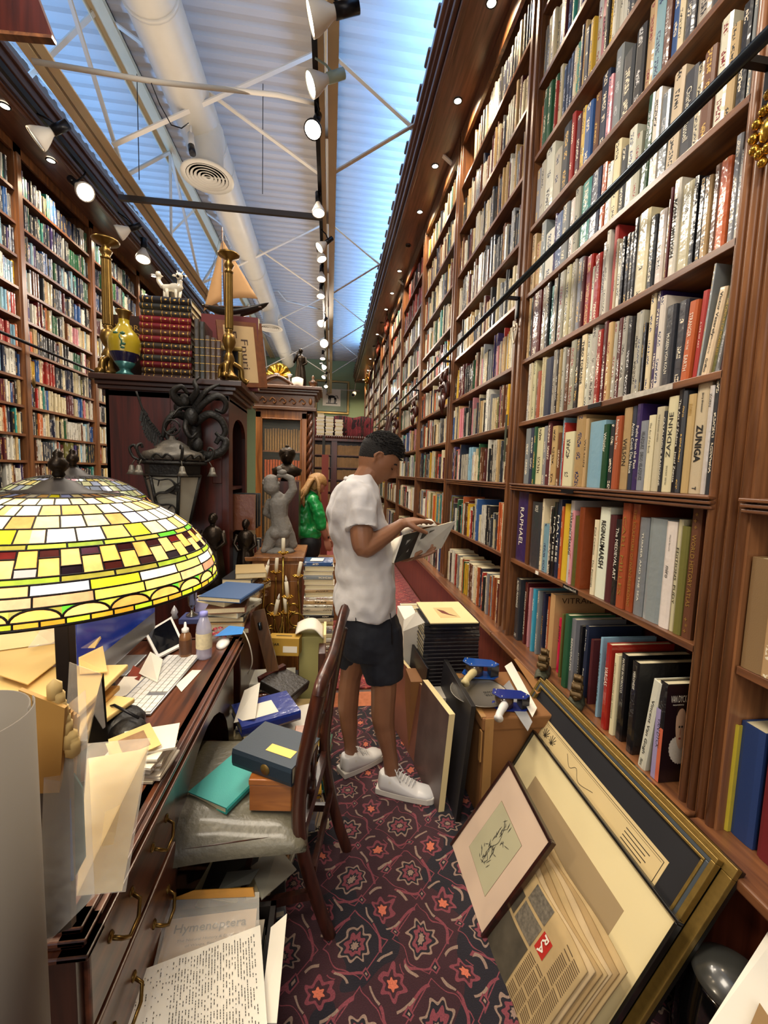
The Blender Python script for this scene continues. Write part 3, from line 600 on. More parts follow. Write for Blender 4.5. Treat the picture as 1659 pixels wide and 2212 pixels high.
# row on the eye-level shelf (ZADKINE, ZUNIGA)
row(2, 1080, 500, 2.865, ((90, 1568), (1305, 1592)), [
 (1304, 1268, 930, 'd', dict(gloss=True)), (1266, 1237, 970, 'w', dict(title=[('ZORN', .13, .12, .5, None, False)], say=' with a short title near its top')),
 (1236, 1153, 935, 'c', dict(title=[('ZUNIGA', .54, .34, .5, None, False), ('Jerry Brewster', .17, .18, .16, None, False), ('T', .95, .03, .3, None, False)], bold=.03, say=' with the bold title ZUNIGA', gloss=False)),
 (1152, 1106, 1020, 't', dict(title=[('ZORN', .15, .12, .4, 'g', False)], say=' with faded gilt title')), (1105, 1080, 1000, 'd'), (1079, 1049, 990, 'k', T('The Art of Zadora   Jozef Zapata', ink='w', tfrac=.8, big=0)),
 (1048, 988, 1033, 'c', dict(title=[('ZADKINE', .4, .47, .42, None, True), ('MUSEE  ZADKINE', .82, .2, .16, None, True)], say=' lettered ZADKINE reading upwards', gloss=False)),
 (987, 968, 1120, 'k', T('CATALOGUE RAISONNE', ink='w', tfrac=.85, big=0)), (967, 921, 1095, 'c', dict(title=[('THE ENGRAVED WORKS', .25, .32, .18, None, False)])), (920, 880, 1145, 'c', dict(title=[('The Art of the Book', .3, .4, .3, None, False)])),
 (879, 834, 1178, 'g', T('VELAZQUEZ   DIEGO VELAZQUEZ', tfrac=.7, big=0)), (833, 801, 1078, 'p', T('Paths from the Past', ink='w', tfrac=.5, big=0)), (800, 767, 1090, 'n', T('Annie Cook Die Neue', ink='l' and 'w', tfrac=.6, big=0)),
 (766, 719, 1100, 't', T('WILSON', tfrac=.33, tpos=.54, tsize=.5, gloss=True)), (718, 682, 1150, 'j', T('Reaching for You', ink='w', tfrac=.4, tpos=.25, big=0)), (680, 646, 1200, 'k'), (645, 612, 1200, 'v', T('Whistler', ink='w', tfrac=.3, tpos=.28)),
 (611, 520, 1180, 'l', dict(gloss=True, plain=True, say=' with a sunset picture jacket')), (509, 491, 1165, 't', T('WILSON', tfrac=.4)), (490, 434, 1145, 't'), (433, 377, 1245, 'c', dict(gloss=False)), (376, 367, 1190, 'r'), (366, 357, 1160, 'l'), (354, 334, 1250, 'u'),
 (333, 300, 1210, 't'), (299, 290, 1480, 'w'), (289, 264, 1180, 'm'), (263, 243, 1210, 'g'), (242, 205, 1220, 'c'), (204, 186, 1215, 'v'), (185, 165, 1220, 'n'), (164, 136, 1225, 'g'), ])
# row under it (WORLD HISTORY ATLAS ... )
row(1, 1060, 1040, 2.77, ((135, 480), (1235, 985)), [
 (1228, 1222, 560, 'v'), (1176, 1120, 150, 'u', dict(title=[('WORLD HISTORY ATLAS', .48, .55, .42, 'g', False), ('* + *', .1, .12, .4, 'g', False), ('+ * +', .9, .12, .4, 'g', False)], say=' titled WORLD HISTORY ATLAS')), (1118, 1075, 260, 's', dict(plain=True)), (1073, 1046, 220, 'c', T('EDITIONS  PUDY', tfrac=.5, big=0)), (1044, 986, 232, 'w', dict(title=[('miro', .47, .11, .34, None, False), ('Miquel Barcelo', .2, .15, .16, None, False)], say=' with the small title miro', gloss=True)),
 (984, 889, 215, 'g', dict(gloss=True, plain=True, say=' with a flower picture')), (886, 832, 210, 'g', T('TURNER AND THE SEA', ink='w', tfrac=.7, tsize=.2, big=0, gloss=True)), (829, 786, 130, 'j', T('THE SCULPTURE OF IVAN MESTROVIC', ink='g', tfrac=.9, tsize=.34)), (784, 741, 125, 'j', T('CARL MILLES', ink='g', tfrac=.75, tsize=.42)), (738, 706, 220, 'k', T('The MEDIEVAL ART', ink='w', tfrac=.6, tpos=.4, tsize=.5)), (704, 666, 195, 'm', dict(plain=True)),
 (664, 608, 150, 'w', dict(title=[('MARSH', .54, .25, .5, None, False), ('REGINALD', .28, .27, .44, None, False)], bold=.02, say=' titled REGINALD MARSH', gloss=False)), (606, 583, 225, 'c', T('Paul Cadmus   The Paintings', tfrac=.8, big=0)), (526, 496, 150, 'j', dict(gloss=True, plain=True)), (494, 471, 200, 's', dict(plain=True)), (470, 456, 170, 'i'), (455, 433, 110, 'w', T('MARINO MARINI', tfrac=.5, tpos=.4, tsize=.6)), (432, 401, 130, 'y', dict(plain=True)), (400, 390, 145, 'o'),
 (389, 368, 105, 'n', T('MALTESE', ink='w', big=0)), (367, 350, 120, 'k', T('MATISSE', ink='w', big=0)), (349, 334, 150, 'k'), (333, 323, 145, 'w'), (321, 292, 250, 'l', dict(gloss=True)), (290, 280, 100, 'c'), (278, 220, 120, 'd', dict(title=[('WOLF', .1, .1, .3, 'w', False)], gloss=True)), (216, 197, 70, 'u', dict(plain=True)), (194, 137, 60, 'p', T('RAPHAEL', ink='i' and 'w', tfrac=.55, tsize=.35, gloss=True)), ])
# shelf just above eye level (Victor Vasarely ...)
L3 = ((160, 1178), (1385, 858))
row(3, 1080, 500, 2.865, L3, [
 (1372, 1352, 0, 'm', dict(lean=.13, title='FRANK', say=' leaning with pinkish red spine', ink='w', tfrac=.5, tpos=.3)), (1350, 1322, 0, 'g', dict(lean=.13, gloss=True)), (1320, 1290, 0, 's', dict(lean=.14, gloss=True, title='THE CENTURY OF MODERN ART', ink='g', say=' leaning')), (1286, 1236, 0, 'c', dict(lean=.15, gloss=True, title=[('Victor Vasarely', .3, .5, .42, None, False), ('Marcel Joray', .65, .2, .2, None, False), ('Griffon', .88, .16, .3, None, False)], bold=.02, say=' with bold title Victor Vasarely')),
 (1225, 1212, 0, 'g', dict(lean=.08)), (1208, 1168, 400, 'r', dict(lean=.05, title=[('A LIFE OF ART', .5, .3, .2, 'w', False)])), (1164, 1112, 460, 'o', dict(lean=.05, title=[('STRANGER', .3, .3, .42, 'w', False), ('ON THE', .55, .12, .25, 'w', False), ('EARTH', .78, .2, .42, 'w', False)], say=' titled STRANGER ON THE EARTH', gloss=False)), (1108, 1048, 450, 'd'), (1042, 984, 480, 'd', dict(title=[('MUSEEN VON KOLN', .6, .5, .3, 'w', False)])), (980, 942, 430, 'w'), (940, 912, 400, 'p'), (905, 873, 415, 'c'), ])
L3b = ((280, 1075), (1659, 705))
row(3, 1080, 700, 5.184, L3b, [(1568, 1542, 20, 'k'), (1538, 1492, -110, 'h', dict(gloss=True)), (1488, 1427, -90, 'h', dict(gloss=True)), (1424, 1364, -40, 'k', dict(gloss=True)), (1360, 1302, -40, 'h', dict(gloss=True)), (1298, 1247, -30, 'm', dict(gloss=True)), (1243, 1202, 10, 'h', dict(gloss=True)), (1199, 1152, 20, 't', dict(gloss=True)), (1149, 1102, 10, 'm', dict(gloss=True)),
 (1099, 1038, 100, 'r', dict(gloss=True)), (1033, 962, 60, 'h', dict(gloss=True)), (959, 917, 150, 'w'), (913, 857, 155, 'c', dict(title=[('THEO TOBIASSE', .38, .6, .45, None, False)], bold=.02, gloss=True, say=' titled THEO TOBIASSE')), (850, 803, 200, 'k'), (798, 738, 215, 'h', dict(gloss=True)), (733, 684, 300, 'u'), (680, 652, 290, 'h', dict(gloss=True)), (648, 622, 310, 't'), (618, 592, 320, 'k'), (588, 552, 320, 'h', dict(gloss=True)),
 (548, 473, 400, 'n', dict(plain=True)), (468, 456, 395, 'c'), (453, 440, 400, 'c'), (436, 397, 545, 'j', dict(plain=True)), (393, 372, 545, 'u'), (358, 327, 435, 'c'), (323, 306, 460, 'c'), (304, 282, 470, 'w')])
L4 = ((140, 1625), (1604, 815))
row(4, 1050, 0, 2.724, ((245, 2130), (1470, 1365)), [(1466, 1442, 0, 'w'), (1440, 1396, 0, 'g', dict(gloss=True)), (1394, 1332, 0, 'o', dict(gloss=True)), (1330, 1291, 0, 'u', dict(gloss=True)), (1289, 1248, 0, 't', dict(gloss=True)), (1246, 1207, 0, 'k', dict(gloss=True)), (1205, 1182, 0, 'k', dict(gloss=True)), (1180, 1104, 0, 'c', dict(gloss=True, title=[('CLYFFORD STILL', .3, .3, .3, None, False)], say=' titled CLYFFORD STILL')), (1102, 1062, 0, 'w', dict(gloss=True, bold=.03, title='ROBERT SMITHSON', tfrac=.6, tpos=.5, say=' titled ROBERT SMITHSON')), (1058, 1046, 0, 'm'), (1044, 1022, 0, 'c'), (1020, 975, 0, 'w', dict(gloss=True)), (972, 937, 0, 'd')])
row(4, 1110, 480, 5.531, L4, [(1558, 1424, -60, 'c', dict(gloss=True)), (1418, 1373, 0, 'k', dict(gloss=True)), (1370, 1323, 0, 'k', dict(gloss=True)), (1320, 1268, 190, 'k', dict(gloss=True)), (1264, 1238, 230, 'k'), (1234, 1183, 300, 'w', dict(gloss=True)), (1180, 1156, 0, 'c'), (1150, 1107, 60, 'r', dict(plain=True)), (1082, 1042, 170, 'w'), (1038, 988, 300, 'h', dict(gloss=True)), (983, 907, 430, 'r', dict(gloss=True)), (903, 872, 570, 'w'), (866, 792, 450, 'r', dict(gloss=True)), (788, 762, 470, 'm'), (758, 697, 480, 'g', dict(gloss=True)), (693, 667, 460, 'h', dict(gloss=True)), (664, 627, 530, 'c', dict(gloss=True)), (624, 568, 530, 'c', dict(gloss=True)),
 (562, 497, 640, 'h', dict(gloss=True)), (493, 483, 640, 'k'), (479, 437, 720, 'h', dict(gloss=True)), (434, 392, 800, 'a', dict(plain=True)), (388, 347, 700, 'k', dict(title='GEORGE SEGAL', ink='w', tfrac=.45, tpos=.3, tsize=.55, bold=.02, say=' titled GEORGE SEGAL')), (343, 290, 800, 'h', dict(gloss=True)), (284, 194, 820, 'm', dict(gloss=True)), (190, 168, 900, 'd'), (164, 146, 930, 't')])
row(5, 1050, 0, 2.724, ((245, 1722), (1550, 482)), [(1545, 1512, 0, 'g'), (1510, 1452, 0, 'k'), (1450, 1397, 0, 't'), (1393, 1322, 0, 'w'), (1318, 1248, 0, 'u'), (1243, 1198, 0, 'c'), (1195, 1116, 0, 'd', dict(title='Charles M. Russell', ink='w', tfrac=.6, tsize=.4, say=' titled Charles M. Russell')), (1108, 1042, 0, 'c', dict(lean=.03)), (1036, 990, 0, 'g'), (984, 942, 0, 'w'), (938, 902, 0, 'v', dict(lean=.04)), (890, 852, 0, 'h'), (848, 802, 0, 'w'), (798, 762, 0, 'd'), (758, 718, 0, 'c'), (714, 682, 0, 'w'), (678, 652, 0, 'o'), (649, 592, 0, 'n'),
 (588, 534, 0, 'mint' if 0 else 'a', dict(gloss=True)), (530, 500, 0, 'h'), (498, 472, 0, 'w'), (470, 432, 0, 'g'), (430, 392, 0, 'b', dict(gloss=True)), (388, 381, 0, 'p'), (379, 332, 0, 'w'), (329, 302, 0, 'g'), (299, 276, 0, 't'), (274, 252, 0, 't')])
row(6, 1050, 0, 2.724, ((260, 1348), (1240, 330)), [(1370, 1292, 0, 'd'), (1288, 1202, 0, 'h'), (1198, 1142, 0, 'd'), (1138, 1102, 0, 'c'), (1098, 1052, 0, 'b'), (1048, 1012, 0, 'u'), (1008, 952, 0, 'l'), (948, 902, 0, 't'), (898, 842, 0, 'k'), (838, 772, 0, 'd'), (768, 722, 0, 'g'), (718, 692, 0, 'i'), (688, 642, 0, 'n'), (638, 607, 0, 'u'), (604, 562, 0, 'b'), (558, 537, 0, 'y'), (534, 502, 0, 'm'), (499, 477, 0, 'r'), (474, 432, 0, 'd'), (428, 387, 0, 'h'), (384, 332, 0, 'w'), (329, 302, 0, 'h'), (299, 276, 0, 'g')])
for zi in ():
    y = 1.16; n = 0
    while y < 2.44:
        t = rnd.choice([.018, .024, .03, .036, .045]); t = min(t, 2.455 - y)
        if zi == 9 and y < 1.6: y += t; continue
        c = rnd.choice(POOL) if not (zi == 7 and 1.8 < y < 2.0) else 'a'; h = rnd.uniform(.25, .33) if zi < 9 else rnd.uniform(.24, .3)
        make_book(blabel(c, t, h, zi, n), (R + .015 + rnd.random() * .01, y + t / 2, ZR[zi] + .001), t - .001, h, .22, c); y += t; n += 1
# ---- ledge row: large books standing forward on the ledge
def ledge(px, py, t, h, d, col, label, **k):
    p = at(px, py, Z=ZR[0]); lean = k.pop('lean', 0)
    return make_book(label, (p.x, p.y, ZR[0] + .001), t, h, d, col, rot=(lean, 0, k.pop('rz', 0)), group='large books on the ledge under the nearest bay', **k)
vd = ledge(1413, 1684, .033, .345, .12, 'k', 'dark exhibition book with ruffed portrait cover titled VAN DYCK, by the pilaster', gloss=True, title=[('VAN DYCK', .52, .3, .4, None, False)], plain=True, rz=.0)
p0 = vd.location
MB().box((p0.x - .0012, p0.y - .017, .542), (p0.x - .0004, p0.y + .015, .73)).build('spine_panel', mat('salmon_print', 'c8664a', .3, coat=.6), vd)
MB().box((p0.x - .0014, p0.y - .002, .542), (p0.x - .0002, p0.y + .0165, .79)).build('spine_panel', mat('lilac_print', '9a90b8', .3, coat=.6), vd)
# portrait on the front cover (faces -y)
yv = p0.y - .0168; X0 = p0.x
cvr = lambda x, z: (X0 + x * .078, yv, ZR[0] + z * .345)
m = MB(); m.sheet(lambda u, v: (cvr(.02 + .96 * u, .01 + .98 * v)[0], yv, cvr(0, .01 + .98 * v)[2]), 1, 1); m.build('cover_print', mat('dark_cover', '1d1016', .3, coat=.6, var=.5, vscale=12), vd)
SK = mat('portrait_skin', 'd8b292', .35, var=.06, coat=.6)
def disc(cx, cz, rx, rz_, m_, nm, dy=-.0006, n=28, rot=0, jag=0):
    mm = MB(); vs = [cvr(cx, cz)]; vs[0] = (vs[0][0], yv + dy, vs[0][2])
    for a in range(n):
        an = 2 * PI * a / n; k = 1 + (jag if a % 2 else 0); x = math.cos(an) * rx * k * .42; z = math.sin(an) * rz_ * k
        c0 = cvr(cx, cz); vs.append((c0[0] + x * math.cos(rot) - z * math.sin(rot), yv + dy, c0[2] + x * math.sin(rot) + z * math.cos(rot)))
    mm._add(vs, [(0, a + 1, (a + 1) % n + 1) for a in range(n)]); return mm.build(nm, m_, vd)
disc(.78, .33, .075, .048, mat('ruff_white', 'd2cabb', .5, var=.15, vscale=120), 'ruff', -.0006, 44, .3, .07); disc(.80, .57, .043, .078, SK, 'portrait_face', -.001, 28, .08)
disc(.79, .74, .046, .035, mat('hair_dark', '2a1812', .5, var=.2), 'portrait_hair', -.0012)
disc(.79, .66, .04, .035, SK, 'portrait_face', -.0014)
for ex in (.74, .86): disc(ex, .575, .008, .004, M_INK, 'portrait_eye', -.0018, 12)
disc(.80, .52, .005, .014, mat('skin_shadow_print', 'b98060', .4), 'portrait_nose', -.0018, 12); disc(.80, .455, .011, .004, mat('lip_print', 'a04038', .4), 'portrait_mouth', -.0018, 12)
text('VAN DYCK', frame((cvr(.58, 0)[0], yv - .002, cvr(0, .86)[2]), (1, 0, 0), (0, 0, 1)), .058, .024, M_INKW, vd); text('PRINCE OF PORTRAITURE', frame((cvr(.58, 0)[0], yv - .002, cvr(0, .80)[2]), (1, 0, 0), (0, 0, 1)), .04, .005, M_INKW, vd)
ledge(1383, 1658, .034, .34, .25, 'w', 'white art book titled Vincent Van Gogh leaning beside the ruffed portrait book', title=[('Vincent Van Gogh', .52, .62, .42, None, False), ('Skira', .93, .08, .3, None, False)], lean=.11, gloss=False, bold=.01)
ledge(1356, 1625, .034, .35, .3, 'k', 'black art book right behind the white Van Gogh volume', title=[('VERONESE', .2, .2, .3, 'w', False)], gloss=True)
ledge(1333, 1597, .036, .345, .28, 'k', 'tall black book lettered MATISSE IN MOROCCO', title=[('MATISSE IN MOROCCO', .25, .4, .3, 'w', False)], gloss=True)
ledge(1317, 1586, .022, .33, .27, 'c', 'cream book on artists and literature left of the tall black one', title=[('ARTISTS LITERATURE AND ROMANCE', .45, .7, .3, None, False)], gloss=False)
vg = ledge(1300, 1573, .03, .355, .28, 'r', 'bright red jacketed book with VARGAS lettering on the ledge', title=[('VARGAS', .38, .22, .6, 'w', False)], gloss=True, plain=True)
ledge(1286, 1548, .012, .35, .25, 'l', 'thin pale blue book pressed against the red one', title='MASTERWORKS', gloss=True)
ledge(1268, 1520, .016, .30, .25, 'm', 'thin plum book behind the near ship bookend', plain=True)
ledge(1256, 1505, .024, .34, .27, 'n', 'navy cloth book with gilt spine letters behind the near ship bookend', title=[('John La Farge', .2, .3, .3, 'w', False), ('Russell', .7, .2, .3, 'w', False)], gloss=False)
ledge(1244, 1495, .018, .325, .25, 'k', 'slim black jacketed book between the navy and grey ones', title=[('JUDITH', .55, .3, .4, 'w', False)], gloss=True)
ledge(1228, 1490, .034, .35, .26, 'g', 'grey jacketed book lettered in white script behind the near ship bookend', title=[('BENVENUTO', .5, .45, .4, 'w', False)], gloss=True)
ledge(1214, 1483, .035, .36, .24, 'v', 'tall dark green cloth book on the ledge between the two ship bookends', plain=True, gloss=False)
ledge(1206, 1462, .014, .33, .24, 's', 'thin grey-green book left of the tall green one', plain=True)
ledge(1202, 1452, .022, .29, .2, 'e0184e', 'hot pink book on the ledge between the two ship bookends', gloss=True, title=[('PRINT', .3, .3, .5, None, False)])
vt = ledge(1183, 1440, .045, .40, .33, 'c29a64', 'oversize tan folio lettered VITRAIL with a dark top edge', plain=True, gloss=False)
v0 = vt.location; text('VITRAIL', frame((v0.x + .13, v0.y - .0235, .91), (1, 0, 0), (0, 0, 1)), .18, .03, mat('brown_ink', '4a2e1a', .6, var=0), vt)
ledge(1177, 1425, .018, .36, .25, 'o', 'orange brown book with white title right of the blue patterned ones', title=[('ALBERTO GIACOMETTI', .5, .6, .5, 'w', False)], gloss=True)
ledge(1166, 1418, .028, .37, .25, 'n', 'dark blue book with red and gold letters at the far ship bookend', title=[('TAMAYO', .5, .3, .5, 'g', False)], gloss=True)
ledge(1155, 1412, .024, .37, .25, 'g', 'pale grey patterned book left of the dark blue one', gloss=True)
ledge(1145, 1406, .024, .37, .25, '3a9cc0', 'turquoise jacketed book on the ledge', title=[('TURNER', .25, .2, .5, 'w', False)], gloss=True)
ledge(1137, 1397, .018, .36, .24, 'i', 'pale pink book left of the turquoise one', gloss=False)
ledge(1129, 1390, .03, .38, .25, 'm', 'dark maroon book with white capitals on the ledge', title=[('PICASSO COMPLETE', .5, .7, .4, 'w', False)], gloss=True)
ledge(1112, 1380, .055, .385, .24, 'd', 'thick dark jacketed book with letters MO at its foot', title=[('ALFRED MUNNINGS', .25, .45, .4, 'w', False), ('MO', .93, .05, .5, 'w', False)], gloss=True)
ledge(1095, 1368, .05, .39, .24, 'l', 'thick pale blue and white book at the far end of the ledge row', gloss=True)
# ---- near bay right of the pilaster
nb = dict(group='books right of the fluted pilaster')
def nbook(px, py, Z, t, h, d, col, label, **k):
    p = at(px, py, Z=Z); make_book(label, (p.x, p.y, Z + .001), t, h, d, col, **{**nb, **k})
nbook(1556, 1786, .54, .036, .325, .24, 'cdb83a', 'yellow book lettered LITHOGRAPHY right of the fluted pilaster', title=[('LITHOGRAPHY', .3, .5, .5, None, False)], gloss=True)
nbook(1597, 1815, .54, .066, .34, .25, '1f3a6e', 'thick worn blue cloth book beside the yellow LITHOGRAPHY one', gloss=False, plain=True)
nbook(1652, 1865, .54, .05, .34, .25, '7a1a22', 'dark red cloth book at the right picture edge', gloss=False, plain=True)
nbook(1620, 1450, 1.045, .06, .31, .24, '8a6a48', 'plain kraft brown boxed book on the shelf right of the pilaster', gloss=False, plain=True)
nbook(1652, 1465, 1.045, .03, .31, .24, 'b08a60', 'tan book at the picture edge right of the kraft brown one', gloss=False)
# ================================================================ the thousands of smaller books: two uncountable masses
def mass(name, spec, label, sgn, seed):
    """spec: (x_front, z, y0, y1, hmin, hmax, tmin, tmax, palette)"""
    rg = random.Random(seed); V = []; Fc = []; MI = []; CL = []; IK = []; UV = []
    def quad(vs, mi, c, k, uvs):
        o = len(V); V.extend(vs); Fc.append((o, o + 1, o + 2, o + 3)); MI.append(mi); CL.extend(list(c) * 4); IK.extend(list(k) * 4); UV.extend(uvs)
    NO = [9, 0] * 4
    for (xf, z, y0, y1, h0, h1, t0, t1, pal) in spec:
        y = y0; run = 0
        while y < y1 - t0:
            if run == 0:
                run = rg.choice([1, 1, 1, 1, 2, 3, 6 if rg.random() < .25 else 1]); c = rg.choice(pal); hb = rg.uniform(h0, h1); tb = rg.uniform(t0, t1); kb = rg.uniform(.7, 1.1); g = rg.random() < .4; ik = ink_for(CC[c])
                if rg.random() < .015: y += rg.uniform(.02, .06); continue
            run -= 1
            t = min(tb, y1 - y); h = hb; dx = rg.uniform(0, .02); x = xf + sgn * dx; cc = tuple(min(1, q * kb) for q in C(CC[c])[:3]) + (1,)
            a, b = y + .0006, y + t - .0006; lean = rg.uniform(-.01, .01) if rg.random() < .2 else 0; zt = z + h; r = .003; e = x + sgn * r; bk = x + sgn * .19
            s0 = rg.random() * 50; al, bl = a + lean, b + lean
            P = lambda X_, Y_, Z_: (X_, Y_, Z_)
            mi = 1 if g else 0
            m1, m2 = a + t * .25, b - t * .25
            # spine (three facets), sides, top
            if sgn > 0: prs = [(e, b, e - r, m2), (x, m2, x, m1), (x, m1, e, a)]
            else: prs = [(e, a, x, m1), (x, m1, x, m2), (x, m2, e, b)]
            for xa, ya, xb, yb in prs:
                ua, ub = (ya - a) / (b - a), (yb - a) / (b - a)
                quad([(xa, ya, z), (xb, yb, z), (xb, yb + lean, zt), (xa, ya + lean, zt)], mi, cc, ik, [ua, s0, ub, s0, ub, s0 + h, ua, s0 + h])
            quad([(e, a, z), (bk, a, z), (bk, al, zt), (e, al, zt)][::sgn], mi, cc, cc, NO); quad([(bk, b, z), (e, b, z), (e, bl, zt), (bk, bl, zt)][::sgn], mi, cc, cc, NO)
            quad([(e, al, zt), (bk, al, zt), (bk, bl, zt), (e, bl, zt)][::sgn], 2 if zt < 1.9 else mi, cc, cc, NO)
            y += t
    me = bpy.data.meshes.new(name); me.from_pydata(V, [], Fc)
    for mm in (BK_M, BK_G, BK_P): me.materials.append(mm)
    me.polygons.foreach_set('material_index', MI)
    a = me.color_attributes.new('Col', 'FLOAT_COLOR', 'CORNER'); a.data.foreach_set('color', CL)
    a = me.color_attributes.new('Ink', 'FLOAT_COLOR', 'CORNER'); a.data.foreach_set('color', IK)
    uv = me.uv_layers.new(name='UVMap'); uv.data.foreach_set('uv', UV); me.update()
    o = bpy.data.objects.new(name, me); COL.objects.link(o); return tag(o, label, 'books', kind='stuff')
sp = []
for zi in (7, 8, 9): sp.append((R + .012, ZR[zi] + .001, 1.16 if zi < 9 else 1.6, 2.45, .24, .31 if zi < 9 else .27, .016, .042, POOL))
for zi in (2, 3, 4, 5): sp.append((R + .02, ZR[zi] + .001, .5, .96, .26, .32, .02, .045, 'jtcwu'))
for i in range(1, len(STR) - 1):
    y0, y1 = STR[i] + .066, STR[i + 1] - .066
    for zi, z in enumerate(ZR):
        pal = POOL if i > 1 or zi < 5 else 'kddnuwghccmwtt'
        if i == 3 and zi >= 8: pal = 'mmrrdu'
        if i > 3: pal = POOL + 'cwtcwtch'
        h1 = .31 if zi != 1 else .36; h0 = .2 if zi else .26
        sp.append((R + .012 if zi else R + .02, z + .001, y0, y1 - (.25 if zi == 9 and i % 2 else 0), h0, min(h1, .34 if zi < 9 else .27), .010, .034, pal))
mass('rows_of_books', sp, 'countless jacketed books filling every further bay of the right-hand bookcases', 1, 3)
sp = []
for i in range(len(STL) - 1):
    y0, y1 = STL[i] + .047, STL[i + 1] - .047
    for zi, z in enumerate([.3] + ZL):
        pal = POOL + 'cwtckmrd'
        if i == 1 and zi > 7: pal = 'rroonblwwky' 
        if zi >= 12: pal = 'nnbpglhwakddv'
        sp.append((XL - .012, z + .001, y0, y1, .165, .222, .012, .034, pal))
mass('rows_of_books', sp, 'countless cloth and jacketed books filling the bookcases along the left wall', -1, 5)
# ================================================================ desk side
M_DESK = wood('desk_mahogany', '32170d', '6b3a20', 'Y', coat=.5, rough=.28); M_DESKV = wood('desk_side', '1e0c07', '3f1e12', 'Z', coat=.5, rough=.3)
M_LEAT = mat('grey_leather', '6a6656', .38, coat=.25, var=.3, vscale=5, bump=.4, bscale=45)
M_DARKM = mat('lantern_metal', '2b2a28', .5, .6, var=.35, vscale=25, bump=.4, bscale=70)
M_BRONZE = mat('bronze', '2c241c', .35, .8, var=.4, vscale=15, bump=.3, bscale=40)
M_STONE = mat('grey_stone', '75716a', .75, var=.3, vscale=12, bump=.5, bscale=60)
M_PLAST = mat('clear_film', 'f4f0e4', .12, var=0, alpha=.22, coat=1, bump=1.0, bscale=14)
M_ENV = mat('manila', 'c79a52', .6, var=.12, vscale=9); M_ENV2 = mat('cream_envelope', 'd6b878', .6, var=.1, vscale=9)
M_ALU = mat('aluminium', 'b4b6b8', .3, .8, var=0); M_KEY = mat('white_keys', 'd9d8d2', .4, var=0)
M_CARD = mat('cardboard', '9a6a38', .75, var=.12, vscale=6, bump=.1); M_FLESH = mat('tan_skin', '9a5f3e', .5, var=.1, vscale=8)
def lay(label, cx, cy, z, t, h, d, col, ang=0, cat='book', **k):
    """closed book lying flat; ang = direction from spine to fore-edge"""
    D = Vector((math.cos(ang), math.sin(ang), 0)); Z = Vector((0, 0, 1)); Hh = D.cross(Z)
    loc = Vector((cx, cy, z)) - D * d / 2 - Hh * h / 2 + Z * t / 2
    q = Matrix((D, Z, Hh)).transposed().to_euler()
    o = make_book(label, loc, t, h, d, col, **k); o.rotation_euler = q; return o
def slab(name, label, cat, pts, thick, m, z=None, **k):
    """thin sheet with the given corner points (ccw from above), real thickness"""
    n = len(pts); P0 = [Vector(p) for p in pts]; nv = (P0[1] - P0[0]).cross(P0[2] - P0[0]).normalized()
    mb = MB(); mb._add(P0 + [p + nv * thick for p in P0], [tuple(range(n))[::-1], tuple(range(n, 2 * n))] + [(i, (i + 1) % n, n + (i + 1) % n, n + i) for i in range(n)])
    o = mb.build(name, m); 
    if label: tag(o, label, cat, k.get('group'))
    return o
# ---- desk
dk = thing('desk', 'dark mahogany pedestal desk with moulded top covered in papers, at the left', 'desk', (-.75, 1.33, 0))
m = MB(); m.box((-1.3, .72, .735), (-.415, 1.96, .762)); m.build('desk_top', M_DESK, dk, bevel=.004)
m = MB()
for k, (dz, o) in enumerate(((.762, .0), (.752, .012), (.738, .004), (.726, .016), (.714, -.004))):
    m.box((-.44, .70 - o, dz - .011), (-.405 + o, 1.975 + o, dz)); m.box((-1.3, .70 - o, dz - .011), (-.405 + o, .74, dz)); m.box((-1.3, 1.94, dz - .011), (-.405 + o, 1.975 + o, dz))
m.build('edge_moulding', M_DESK, dk, bevel=.003)
m = MB(); m.box((-1.28, .725, 0), (-.432, 1.19, .71)); m.box((-1.28, 1.86, 0), (-.432, 1.95, .71)); m.box((-1.28, 1.19, .60), (-.45, 1.86, .71)); m.box((-1.28, .9, 0), (-1.24, 1.9, .7)); m.build('carcass', M_DESKV, dk)
arc = [(1.19, .71), (1.19, .30)] + [(1.20 + .0 + .325 - .325 * math.cos(a * PI / 12), .30 + .30 * math.sin(a * PI / 12)) for a in range(13)] + [(1.86, .30), (1.86, .71)]
Mx = Matrix(((0, 0, 1, 0), (1, 0, 0, 0), (0, 1, 0, 0), (0, 0, 0, 1)))
MB().prism(arc[::-1], -.45, -.43, M=Mx).build('kneehole_arch', M_DESKV, dk)
for i, (z0, z1) in enumerate(((.50, .69), (.29, .48), (.06, .27))):
    d_ = MB().box((-.434, .745, z0), (-.420, 1.17, z1)).build('drawer', wood('drawer_front', '3a1c10', '6a3a24', 'Y', coat=.5), dk, bevel=.004)
    for yy in (.86, 1.06):
        zz = (z0 + z1) / 2; h = MB(); h.tube([(-.42, yy - .045, zz + .01), (-.40, yy - .04, zz), (-.395, yy - .02, zz - .022), (-.395, yy + .02, zz - .022), (-.40, yy + .04, zz), (-.42, yy + .045, zz + .01)], .0042, 8)
        for q in (-.045, .045): h.ball((-.419, yy + q, zz + .012), .011, 0, 8, (.5, 1, 1))
        h.build('handle', M_BRASS, d_)
